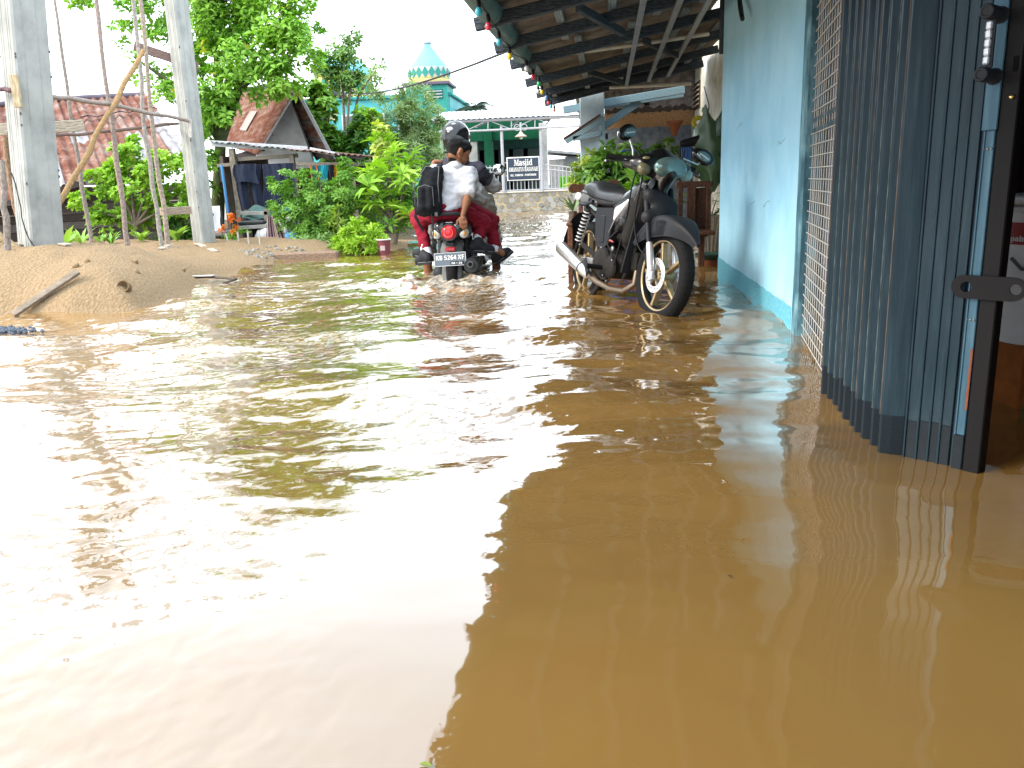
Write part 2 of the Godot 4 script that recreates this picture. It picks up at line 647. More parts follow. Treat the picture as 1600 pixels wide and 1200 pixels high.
# ---------------------------------------------------------------- the shop on the right
func shop() -> void:
	var blue := ramped("blue_render", "cloud", [0.15, 0.5, 0.8], [Color(0.30, 0.58, 0.76), Color(0.335, 0.62, 0.80), Color(0.375, 0.655, 0.83)], 0.75, Vector3(0.6, 0.45, 0.6), 0.25)
	var s := thing("shop_building", "light blue rendered shop with a wire grille and a folding metal door at the right", "shop")
	part(s, "blue_wall", G.new().box(Vector3(1.105, 1.3, -5.265), Vector3(0.15, 3.4, 2.33), 0.012), blue)
	# the darker skirting paint and its scuffed lower edge
	var dado := PackedVector2Array([Vector2(0, -0.3)])
	dado = PackedVector2Array()
	for i in 40: dado.append(Vector2(-6.425 + 2.3 * i / 39.0, 0.155 - 0.04 * i / 39.0 + rf(-0.004, 0.004)))
	for i in 40: dado.append(Vector2(-4.125 - 2.3 * i / 39.0, -0.02 + rf(-0.012, 0.012) + 0.02 * sin(i * 0.7)))
	var toside := Transform3D(Basis(Vector3(0, 0, 1), Vector3(0, 1, 0), Vector3(-1, 0, 0)), Vector3(1.0285, 0, 0))
	part(s, "dado", G.new().ext(dado, 0.004, toside), ramped("dado_paint", "speck", [0.3, 0.7], [Color(0.10, 0.36, 0.48), Color(0.17, 0.46, 0.58)], 0.6, Vector3.ONE * 1.2), "darker turquoise paint band along the foot of the wall")
	for k in 7:
		var z := -4.25 - k * 0.27 - rf(0, 0.1)
		var fl := PackedVector2Array()
		for i in 9:
			var a := TAU * i / 9.0
			fl.append(Vector2(z + cos(a) * rf(0.03, 0.11), 0.012 + sin(a) * rf(0.003, 0.011)))
		part(s, "peeling_patch", G.new().ext(fl, 0.003, toside.translated(Vector3(-0.004, 0, 0))), mk(Color(0.34, 0.44, 0.46), 0.9, "speck", 0.5, Vector3.ONE * 3))
	var crack := mk(Color(0.10, 0.16, 0.18), 0.9, "")
	for c in [[-4.4, 0.95], [-5.1, 0.62], [-4.7, 0.62], [-5.6, 1.1]]:
		var pts := []
		for i in 6: pts.append(Vector3(1.0295, c[1] + rf(-0.012, 0.012) - 0.006 * i, c[0] - i * 0.035))
		part(s, "crack", G.new().tube(pts, [0.0006, 0.0013, 0.001, 0.0014, 0.001, 0.0005], 4), crack)
	part(s, "edge_trim", G.new().box(Vector3(1.066, 1.3, -4.045), Vector3(0.09, 3.4, 0.085), 0.008), ramped("trim_blue", "cloud", [0.3, 0.6, 0.8], [Color(0.05, 0.12, 0.16), Color(0.11, 0.24, 0.30), Color(0.20, 0.36, 0.42)], 0.6, Vector3(3, 0.8, 3)))
	part(s, "lamp_bracket", G.new().tube([Vector3(1.02, 2.011, -5.862), Vector3(0.98, 1.779, -5.495), Vector3(0.97, 1.69, -5.364)], [0.012, 0.016, 0.014], 8), mk(Color(0.03, 0.03, 0.035), 0.5, ""))
	var inner := mk(Color(0.16, 0.13, 0.11), 0.9, "cloud", 0.6, Vector3.ONE * 0.8)
	part(s, "inner_back_wall", G.new().box(Vector3(4.6, 1.3, -2.2), Vector3(0.15, 3.4, 8.6)), inner)
	part(s, "inner_end_wall", G.new().box(Vector3(2.88, 1.3, -6.36), Vector3(3.3, 3.4, 0.14)), inner)
	part(s, "inner_near_wall", G.new().box(Vector3(2.88, 1.3, 1.9), Vector3(3.3, 3.4, 0.14)), inner)
	part(s, "shop_floor", G.new().box(Vector3(2.75, -0.22, -2.2), Vector3(3.6, 0.12, 8.4)), inner)
	part(s, "roof_slab", G.new().box(Vector3(2.8, 3.08, -2.2), Vector3(3.75, 0.14, 8.7), 0.01), mk(Color(0.3, 0.3, 0.3), 0.9))
	part(s, "lintel_wall", G.new().box(Vector3(1.105, 2.68, -2.0), Vector3(0.15, 0.64, 3.98), 0.01), blue)
	part(s, "street_wall", G.new().box(Vector3(1.105, 1.3, 0.22), Vector3(0.15, 3.4, 3.5), 0.01), blue)
	part(s, "partition", G.new().box(Vector3(1.15, 1.2, -3.45), Vector3(0.03, 2.6, 1.1), 0.004), mk(Color(0.22, 0.21, 0.26), 0.8, "grain", 0.6, Vector3(2, 0.5, 2)))
	# wire grille
	var a := Vector3(1.058, 0, -3.985)
	var b := Vector3(0.903, 0, -2.925)
	var along := b - a
	var iron := mk(Color(0.05, 0.085, 0.11), 0.5, "speck", 0.6, Vector3.ONE * 4)
	var gf := G.new()
	gf.beam(a + Vector3(0, 1.0, 0), b + Vector3(0, 1.0, 0), 0.012, 0.022)
	gf.beam(a + Vector3(0, 0.955, 0), b + Vector3(0, 0.955, 0), 0.012, 0.022)
	gf.beam(b + Vector3(0.0, -0.2, 0), b + Vector3(0.0, 2.3, 0), 0.03, 0.03)
	gf.beam(a + Vector3(0, 2.3, 0), b + Vector3(0, 2.3, 0), 0.03, 0.03)
	var gr := part(s, "wire_grille", gf, iron, "galvanised wire grille with a dark rail across its middle")
	var wire := mk(Color(0.56, 0.56, 0.53), 0.45, "speck", 0.7, Vector3.ONE * 6)
	for i in 15:
		var p := a.lerp(b, (i + 0.5) / 15.0) + Vector3(-0.004, 0, 0)
		part(gr, "vertical_wire", G.new().tube([p + Vector3(0, -0.15, 0), p + Vector3(rf(-.001, .001), 0.93, rf(-.002, .002)), p + Vector3(0, 2.28, 0)], 0.0028, 5), wire)
	for i in 48:
		var y := -0.1 + i * 0.0495
		if absf(y - 0.978) < 0.035: continue
		part(gr, "horizontal_wire", G.new().tube([a + Vector3(-0.010, y, 0), (a + b) * 0.5 + Vector3(-0.010, y + rf(-.002, .002), 0), b + Vector3(-0.010, y, 0)], 0.0028, 5), wire)
	folding_door(s)

func folding_door(s: Node) -> void:
	var slat_m := []
	for i in 3:
		slat_m.append(ramped("slat_blue%d" % i, "grain", [0.2, 0.55, 0.85], [Color(0.010, 0.023, 0.034) * (0.9 + 0.1 * i), Color(0.015, 0.032, 0.045), Color(0.026, 0.048, 0.062)], 0.3, Vector3(5, 0.25 + 0.08 * i, 5), 0.0, 0.15, false))
	for m in slat_m: m.metallic_specular = 0.3
	var wet := mk(Color(0.012, 0.019, 0.026), 0.45, "speck", 0.6, Vector3.ONE * 4)
	var dark := mk(Color(0.009, 0.0085, 0.010), 0.55, "speck", 0.6, Vector3.ONE * 5)
	var u2 := Vector3(0.7255, 0, 0.688)
	var n2 := Vector3(-0.688, 0, 0.7255)
	var A := Vector3(0.867, 0, -2.195)
	var at := func(t: float, out: float, y: float) -> Vector3: return A + u2 * t + n2 * out + Vector3(0, y, 0)
	var fb := Basis(u2, Vector3.UP, n2)
	# the leading stile is the door's own mesh
	var st := G.new()
	st.box(at.call(0.178, -0.012, 1.05), Vector3(0.040, 2.5, 0.05), 0.003, fb)
	var door := part(s, "folding_door", st, dark, "slate blue folding metal door pushed half open, wet at its foot")
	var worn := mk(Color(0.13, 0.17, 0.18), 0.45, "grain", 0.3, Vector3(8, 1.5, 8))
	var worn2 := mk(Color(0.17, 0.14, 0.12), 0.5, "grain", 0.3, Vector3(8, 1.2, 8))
	part(door, "jamb", G.new().box(Vector3(0.898, 1.0, -2.915), Vector3(0.07, 2.6, 0.045), 0.004), dark)
	# folded slats, each a ridged strip of steel
	var p0 := Vector3(0.898, 0, -2.899)
	var p1 := Vector3(0.867, 0, -2.19)
	var nslat := 10
	var dirn := (p1 - p0) / nslat
	var w := dirn.length()
	var ux := dirn.normalized()
	var nx := Vector3.UP.cross(ux).normalized()
	if nx.x > 0: nx = -nx
	var slat := func(o: Vector3, x: Vector3, n: Vector3, width: float, depth: float, y0: float, y1: float, grow: float) -> G:
		var out := PackedVector2Array()
		var inn := PackedVector2Array()
		for q in [[0.0, 0.0], [0.12, 0.02], [0.22, 0.55], [0.36, 0.95], [0.5, 1.0], [0.64, 0.95], [0.78, 0.55], [0.88, 0.02], [0.985, 0.0]]:
			out.append(Vector2(q[0] * width, q[1] * depth + grow))
			inn.append(Vector2(q[0] * width, q[1] * depth - 0.0025))
		inn.reverse()
		out.append_array(inn)
		var g := G.new()
		g.ext(out, y1 - y0, Transform3D(Basis(x, n, Vector3.UP), o + Vector3(0, (y0 + y1) / 2, 0)))
		return g
	for i in nslat:
		var y1 := 0.10 + rf(-0.012, 0.012)
		var o := p0 + dirn * i + nx * rf(-0.004, 0.006)
		var m := part(door, "slat", slat.call(o, ux, nx, w * 0.94, 0.060, y1, 2.25, 0.0), slat_m[i % 3])
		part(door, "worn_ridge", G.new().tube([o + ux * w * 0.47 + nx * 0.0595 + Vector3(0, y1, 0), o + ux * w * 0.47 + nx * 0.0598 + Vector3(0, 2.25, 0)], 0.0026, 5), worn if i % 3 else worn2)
		part(door, "wet_slat_foot", slat.call(o, ux, nx, w * 0.94, 0.060, -0.16, y1, 0.0), wet)
	# the open panel at its front end: flat strips with raised seams
	var tt := 0.004
	for i in 4:
		var ww: float = [0.032, 0.030, 0.026, 0.028][i]
		var y1: float = 0.105 + rf(-0.006, 0.006)
		part(door, "panel_strip", G.new().box(at.call(tt + ww / 2, 0, (2.25 + y1) / 2), Vector3(ww - 0.003, 2.25 - y1, 0.004), 0.001, fb), slat_m[(i + 1) % 3])
		part(door, "wet_panel_foot", G.new().box(at.call(tt + ww / 2, 0, (y1 - 0.16) / 2), Vector3(ww - 0.003, y1 + 0.16, 0.004), 0.001, fb), wet)
		part(door, "seam", G.new().tube([at.call(tt, 0.003, -0.15), at.call(tt, 0.003, 2.25)], 0.0036, 6), slat_m[i % 3])
		tt += ww
	var chan := ramped("channel_blue", "grain", [0.2, 0.6, 0.85], [Color(0.030, 0.080, 0.125), Color(0.048, 0.115, 0.165), Color(0.085, 0.16, 0.21)], 0.35, Vector3(6, 0.3, 6), 0.0, 0.1, false)
	var cg := G.new()
	cg.box(at.call(0.142, 0.004, 1.19), Vector3(0.026, 2.2, 0.014), 0.002, fb)
	cg.box(at.call(0.133, 0.010, 1.19), Vector3(0.004, 2.2, 0.010), 0.001, fb)
	chan.metallic_specular = 0.35
	part(door, "edge_channel", cg, chan)
	part(door, "panel_back", G.new().box(at.call(0.078, -0.012, 1.04), Vector3(0.158, 2.4, 0.012), 0.001, fb), slat_m[0])
	part(door, "wet_channel_foot", G.new().box(at.call(0.142, 0.004, -0.03), Vector3(0.026, 0.24, 0.014), 0.002, fb), wet)
	part(door, "rust_patch", G.new().box(at.call(0.1525, 0.0115, 0.24), Vector3(0.006, 0.16, 0.0015), 0.0005, fb), mk(Color(0.30, 0.10, 0.05), 0.9, "speck", 0.4, Vector3.ONE * 9))
	# handle plate, two ribbed knobs and the taped grip between them
	var plate_y := (Vector3(0.939, 0.85, -2.09)).y
	part(door, "handle_plate", G.new().box(at.call(0.143, 0.017, (plate_y + 1.35) / 2), Vector3(0.034, 1.35 - plate_y, 0.006), 0.002, fb), chan)
	var rub := mk(Color(0.035, 0.038, 0.045), 0.55, "speck", 0.7, Vector3.ONE * 6)
	var ys := [(Vector3(0.876, 1.104, -2.06)).y, (Vector3(0.883, 0.971, -2.06)).y]
	for y in ys:
		var prof := []
		prof.append_array([Vector2(0.020, 0.0), Vector2(0.016, 0.010), Vector2(0.011, 0.016)])
		for k in 6: prof.append_array([Vector2(0.0145, 0.018 + k * 0.0115), Vector2(0.0165, 0.021 + k * 0.0115), Vector2(0.0165, 0.026 + k * 0.0115), Vector2(0.0145, 0.029 + k * 0.0115)])
		prof.append_array([Vector2(0.015, 0.088), Vector2(0.011, 0.089), Vector2(0.009, 0.086)])
		part(door, "handle_knob", G.new().lathe(prof, 16, Transform3D(Basis(u2, n2, Vector3.DOWN), at.call(0.143, 0.018, y))), rub)
	var silver := mk(Color(0.62, 0.64, 0.68), 0.25, "speck", 0.8, Vector3.ONE * 8, 0.0, 0.35)
	for k in 5:
		var y := lerpf(ys[1] + 0.022, ys[0] - 0.018, (k + 0.5) / 5.0)
		part(door, "taped_grip", G.new().box(at.call(0.143, 0.078, y), Vector3(0.014, (ys[0] - ys[1] - 0.03) / 5.0 - 0.002, 0.012), 0.003, fb.rotated(n2, 0.05 * (1 if k % 2 else -1))), silver)
	part(door, "grip_back", G.new().box(at.call(0.150, 0.073, (ys[0] + ys[1]) / 2), Vector3(0.010, ys[0] - ys[1] - 0.03, 0.008), 0.001, fb), rub)
	var steel := mk(Color(0.30, 0.30, 0.30), 0.3, "", 1, Vector3.ONE, 0, 0.9)
	for yy in [(Vector3(0.939, 0.808, -2.08)).y, (Vector3(0.945, 0.394, -2.08)).y]:
		for k in 3: part(door, "rivet", G.new().ball(at.call(0.134 + k * 0.008, 0.012, yy), Vector3.ONE * 0.0028, 6), steel)
	# hasp with two eyes
	var hy := (Vector3(0.96, 0.478, -2.04)).y
	var hp := PackedVector2Array()
	for i in 12: hp.append(Vector2(0.055, 0) + Vector2.from_angle(-PI / 2 + PI * i / 11.0) * 0.029)
	for i in 12: hp.append(Vector2(-0.055, 0) + Vector2.from_angle(PI / 2 + PI * i / 11.0) * 0.029)
	var hs := CSGPolygon3D.new()
	hs.polygon = hp
	hs.depth = 0.006
	for sx in [-0.055, 0.055]:
		var hole := CSGCylinder3D.new()
		hole.name = "eye_cut"
		hole.radius = 0.013; hole.height = 0.05; hole.sides = 20
		hole.operation = CSGShape3D.OPERATION_SUBTRACTION
		hole.rotation.x = PI / 2
		hole.position = Vector3(sx + 0.006, 0, -0.003)
		hs.add_child(hole, true)
	hs.name = "hasp"
	hs.material_override = dark
	door.add_child(hs, true)
	hs.transform = Transform3D(fb, at.call(0.178, 0.026, hy))
	part(door, "lock_slot", G.new().box(at.call(0.184, 0.0125, (Vector3(0.952, 0.994, -2.05)).y), Vector3(0.012, 0.034, 0.003), 0.001, fb), mk(Color(0.004, 0.004, 0.004), 0.9, ""))
	part(door, "brass_bolt", G.new().ball(at.call(0.184, 0.016, (Vector3(0.959, 0.922, -2.05)).y), Vector3(0.007, 0.006, 0.006), 8), mk(Color(0.55, 0.38, 0.16), 0.25, "", 1, Vector3.ONE, 0, 0.9))

	# goods inside the doorway
	var c: Vector3 = Vector3(1.331, 0.273, -2.75)
	var r := 0.175
	var ytop := (Vector3(1.33, 0.701, -2.75)).y
	var ybot := (Vector3(1.382, 0.207, -2.75)).y
	var pail := thing("paint_pail", "white paint pail with a dark red label band inside the doorway", "pail", Vector3(c.x + r, ybot, -2.75))
	var h := ytop - ybot
	part(pail, "body", G.new().lathe([Vector2(r * 0.9, 0), Vector2(r * 0.97, h * 0.5), Vector2(r, h * 0.84), Vector2(r + 0.008, h * 0.85), Vector2(r + 0.008, h * 0.87), Vector2(r, h * 0.88)], 40), mk(Color(0.62, 0.62, 0.64), 0.4, "cloud", 0.85))
	part(pail, "lid", G.new().lathe([Vector2(r * 0.5, h * 0.882), Vector2(r + 0.012, h * 0.882), Vector2(r + 0.012, h * 0.93), Vector2(r, h * 0.95), Vector2(r * 0.9, h * 0.94)], 40), mk(Color(0.55, 0.56, 0.58), 0.4, "cloud", 0.85))
	var y0 := (Vector3(1.351, 0.501, -2.75)).y - ybot
	var y1 := (Vector3(1.342, 0.593, -2.75)).y - ybot
	part(pail, "label_band", G.new().lathe([Vector2(r * 0.975, y0), Vector2(r * 1.005, y1)], 40, Transform3D(Basis(), Vector3.ZERO), false), mk(Color(0.26, 0.018, 0.025), 0.4, ""), "dark red band printed on the white pail")
	var white := mk(Color(0.6, 0.6, 0.6), 0.5, "")
	for t in [["paints", -2.05, 0.022], ["97", -1.62, 0.03]]:
		var ang: float = t[1]
		var d := Vector3(cos(ang + PI * 1.35), 0, sin(ang + PI * 1.35))
		var f := Vector3(-0.86, 0, 0.50).normalized()
		if t[0] == "97": f = Vector3(-0.62, 0, 0.78).normalized()
		words(pail, "lettering", t[0], t[2], 0.002, f * (r + 0.003) + Vector3(0, (y0 + y1) * 0.5 - 0.004, 0), Basis(Vector3.UP.cross(f), Vector3.UP, f), white, "Droid Serif")
	for k in 9:
		part(pail, "print_line", G.new().lathe([Vector2(r * 0.945 + 0.0025, y0 - 0.02 - k * 0.011), Vector2(r * 0.945 + 0.0025, y0 - 0.022 - k * 0.011)], 40, Transform3D(), false), mk(Color(0.40, 0.36, 0.40), 0.5, ""))
	part(pail, "handle", G.new().tube([Vector3(-r * 0.92, y0 - 0.02, 0.06), Vector3(-r * 0.85, y0 - 0.05, 0.1), Vector3(-r * 0.4, y0 - 0.055, 0.145)], 0.006, 8), mk(Color(0.10, 0.10, 0.10), 0.5, ""))
	var yb := -0.13
	var bx := thing("orange_carton", "orange printed carton under the paint pail in the doorway", "carton", Vector3(c.x + 0.19, yb, -2.76), 0.15)
	var bh := ybot - yb
	part(bx, "body", G.new().box(Vector3(0, bh / 2, 0), Vector3(0.37, bh, 0.29), 0.004), mk(Color(0.33, 0.105, 0.022), 0.8, "cloud", 0.7, Vector3.ONE * 3))
	var teal := mk(Color(0.03, 0.14, 0.12), 0.8, "")
	for q in [[-0.06, 0.80, 0.06, 0.04], [-0.135, 0.50, 0.06, 0.055], [-0.06, 0.42, 0.055, 0.025]]:
		part(bx, "print_block", G.new().box(Vector3(q[0], bh * q[1], 0.1465), Vector3(q[2], q[3], 0.002)), teal)
	part(bx, "print_figure", G.new().torus(0.017, 0.006, 18, 6, Transform3D(Basis(), Vector3(-0.07, bh * 0.63, 0.1465)), 0.2), mk(Color(0.02, 0.02, 0.015), 0.8, ""))
	var rack := thing("red_brown_cupboard", "red brown wooden cupboard standing deep inside the dark shop", "cupboard", Vector3(2.35, -0.15, -2.6), -0.3)
	part(rack, "case", G.new().box(Vector3(0, 1.1, 0), Vector3(0.9, 2.2, 0.4), 0.01), mk(Color(0.16, 0.045, 0.028), 0.5, "grain", 0.5, Vector3(1, 4, 1)))
	for k in 3: part(rack, "shelf_edge", G.new().box(Vector3(0, 0.5 + k * 0.55, 0.212), Vector3(0.86, 0.03, 0.02), 0.003), mk(Color(0.02, 0.016, 0.015), 0.6, ""))

# ---------------------------------------------------------------- awning, gutter and party bulbs
func eave(z: float) -> Vector3: return Vector3(-0.6 - 0.0343 * (z + 5.0), 1.72, z)
func roof_at(z: float, f: float) -> Vector3:
	var e := eave(z)
	var hx := 1.03 if z > -6.43 else 1.36
	return Vector3(lerpf(e.x, hx, f), lerpf(1.75, 2.06 if z > -6.43 else 2.10, f), z)

func awning() -> void:
	var t := thing("porch_awning", "lean-to porch roof of brown corrugated sheets on dark blue timber rafters", "awning")
	var tan := []
	for i in 3: tan.append(ramped("roof_tan%d" % i, "cloud", [0.2, 0.55, 0.85], [Color(0.12, 0.098, 0.082), Color(0.19, 0.158, 0.128) * (0.9 + 0.1 * i), Color(0.25, 0.22, 0.19)], 0.7, Vector3(1.2, 1.2, 0.9 + 0.3 * i)))
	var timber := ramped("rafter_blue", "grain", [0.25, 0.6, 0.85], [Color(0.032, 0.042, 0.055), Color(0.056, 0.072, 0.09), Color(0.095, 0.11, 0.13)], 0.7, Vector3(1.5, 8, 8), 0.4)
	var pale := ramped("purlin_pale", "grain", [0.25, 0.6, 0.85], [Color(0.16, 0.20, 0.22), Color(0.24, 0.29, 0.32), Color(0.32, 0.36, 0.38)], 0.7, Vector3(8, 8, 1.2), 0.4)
	var z := 2.5
	var i := 0
	while z > -9.9:
		var z2 := maxf(z - 0.80, -9.95)
		var a := roof_at(z + 0.03, 0.012) + Vector3(0, 0.012 * (i % 2), 0)
		var b := roof_at(z + 0.03, 1.0) + Vector3(0, 0.012 * (i % 2), 0)
		part(t, "roof_sheet", G.new().corr(a, b - a, Vector3(0, 0, z2 - z - 0.05), 0.009, 0.076), tan[i % 3])
		z = z2 if z2 > -9.9 else -99.0
		i += 1
	for zz in [2.4, 1.3, 0.2, -0.85, -1.8, -2.75, -3.85, -4.95, -5.75, -6.62, -7.75, -8.8, -9.85]:
		var wobble := rf(-0.01, 0.01)
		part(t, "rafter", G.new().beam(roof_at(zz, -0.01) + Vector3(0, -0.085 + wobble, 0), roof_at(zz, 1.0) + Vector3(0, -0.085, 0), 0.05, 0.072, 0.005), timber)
	part(t, "end_board", G.new().beam(roof_at(-9.96, -0.01) + Vector3(0, -0.03, 0), roof_at(-9.96, 1.0) + Vector3(0, -0.03, 0), 0.02, 0.11, 0.003), timber)
	for f in [0.06, 0.27, 0.48, 0.69, 0.9]:
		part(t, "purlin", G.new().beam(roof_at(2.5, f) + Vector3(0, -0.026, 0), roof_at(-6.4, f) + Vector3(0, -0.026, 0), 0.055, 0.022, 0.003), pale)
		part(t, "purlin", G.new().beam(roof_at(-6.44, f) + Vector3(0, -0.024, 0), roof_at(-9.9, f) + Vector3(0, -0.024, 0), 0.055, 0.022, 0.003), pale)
	var zinc := mk(Color(0.42, 0.46, 0.48), 0.35, "cloud", 0.7, Vector3.ONE * 2, 0, 0.6)
	for f in [0.58, 0.72, 0.84]:
		var cg := G.new()
		var a := roof_at(-4.2, f) + Vector3(0, -0.155, 0)
		var b := roof_at(-9.7, f) + Vector3(-0.12, -0.165, 0)
		cg.beam(a, b, 0.035, 0.004, 0.001)
		cg.beam(a + Vector3(-0.016, 0.013, 0), b + Vector3(-0.016, 0.013, 0), 0.003, 0.024, 0.001)
		cg.beam(a + Vector3(0.016, 0.013, 0), b + Vector3(0.016, 0.013, 0), 0.003, 0.024, 0.001)
		part(t, "steel_channel", cg, zinc)
	for q in [[-5.3, 0.35], [-7.2, 0.55], [-8.3, 0.3]]:
		part(t, "strut", G.new().beam(roof_at(q[0], q[1]) + Vector3(0, -0.06, 0), roof_at(q[0] - 0.75, q[1] + 0.18) + Vector3(0, -0.15, 0), 0.04, 0.05, 0.004), timber)
	var pipe := mk(Color(0.62, 0.60, 0.52), 0.4, "cloud", 0.8)
	part(t, "white_pipe", G.new().tube([Vector3(-0.247, 1.82, -7.3), Vector3(0.401, 1.867, -7.3), Vector3(1.052, 1.923, -7.3)], 0.016, 10), pipe)
	part(t, "white_pipe", G.new().tube([Vector3(0.291, 1.782, -9.6), Vector3(1.198, 1.779, -9.6)], 0.018, 10), pipe)
	part(t, "post_head", G.new().box(Vector3(1.06, 1.93, -6.5), Vector3(0.09, 0.55, 0.09), 0.008), timber)
	# the gutter is an open half pipe
	var gg := G.new()
	var rings := []
	for k in 12:
		var zz := lerpf(2.4, -7.05, k / 11.0)
		var o := eave(zz) + Vector3(0.08, -0.008 - 0.006 * sin(k * 1.7), 0)
		var ring := PackedVector3Array()
		for j in 13: ring.append(o + Vector3(cos(PI + PI * j / 12.0) * 0.074, sin(PI + PI * j / 12.0) * 0.074 + 0.025, 0))
		for j in 13: ring.append(o + Vector3(cos(TAU - PI * j / 12.0) * 0.070, sin(TAU - PI * j / 12.0) * 0.070 + 0.025, 0))
		rings.append(ring)
	gg.loft(rings)
	gg.box(eave(-7.05) + Vector3(0.08, -0.02, 0.0), Vector3(0.12, 0.05, 0.006), 0.002)
	part(t, "gutter", gg, ramped("gutter_green", "cloud", [0.2, 0.6, 0.85], [Color(0.05, 0.10, 0.10), Color(0.09, 0.17, 0.17), Color(0.15, 0.24, 0.23)], 0.5, Vector3(2, 2, 0.7)), "dark green half-round gutter on the front of the eave")
	var s := thing("party_light_string", "string of small coloured bulbs hanging along the awning's eave", "string lights")
	var cols := {"cyan": Color(0.05, 0.38, 0.50), "red": Color(0.62, 0.04, 0.08), "yellow": Color(0.75, 0.52, 0.03), "white": Color(0.6, 0.6, 0.62), "green": Color(0.03, 0.40, 0.16), "blue": Color(0.08, 0.22, 0.55), "orange": Color(0.70, 0.35, 0.25)}
	var black := mk(Color(0.015, 0.015, 0.018), 0.5, "")
	var bulbs := [[Vector3(-0.505, 1.6, -4.23), "cyan"], [Vector3(-0.503, 1.6, -4.617), "red"], [Vector3(-0.498, 1.6, -5.131), "cyan"], [Vector3(-0.488, 1.6, -5.694), "yellow"], [Vector3(-0.426, 1.62, -6.47), "white"], [Vector3(-0.409, 1.62, -6.978), "red"], [Vector3(-0.389, 1.62, -7.477), "green"], [Vector3(-0.419, 1.6, -7.892), "white"], [Vector3(-0.396, 1.62, -8.154), "yellow"], [Vector3(-0.375, 1.62, -8.65), "blue"], [Vector3(-0.378, 1.61, -9.159), "red"], [Vector3(-0.366, 1.61, -9.548), "cyan"], [Vector3(-0.345, 1.6, -9.942), "orange"]]
	var cable := []
	for q in bulbs:
		var p: Vector3 = q[0]
		part(s, "bulb", G.new().lathe([Vector2(0.003, -0.022), Vector2(0.012, -0.019), Vector2(0.0185, -0.008), Vector2(0.019, 0.002), Vector2(0.014, 0.012), Vector2(0.010, 0.02)], 14, Transform3D(Basis(), p)), mk(cols[q[1]], 0.15, ""), "%s bulb on the string of lights" % q[1])
		part(s, "socket", G.new().lathe([Vector2(0.011, 0.016), Vector2(0.012, 0.02), Vector2(0.011, 0.052), Vector2(0.006, 0.062)], 10, Transform3D(Basis(), p)), black)
		cable.append(p + Vector3(0, 0.062, 0))
		cable.append(p + Vector3(0.01, 0.055 - 0.02, -0.15))
	part(s, "cable", G.new().tube(cable, 0.004, 5), black)

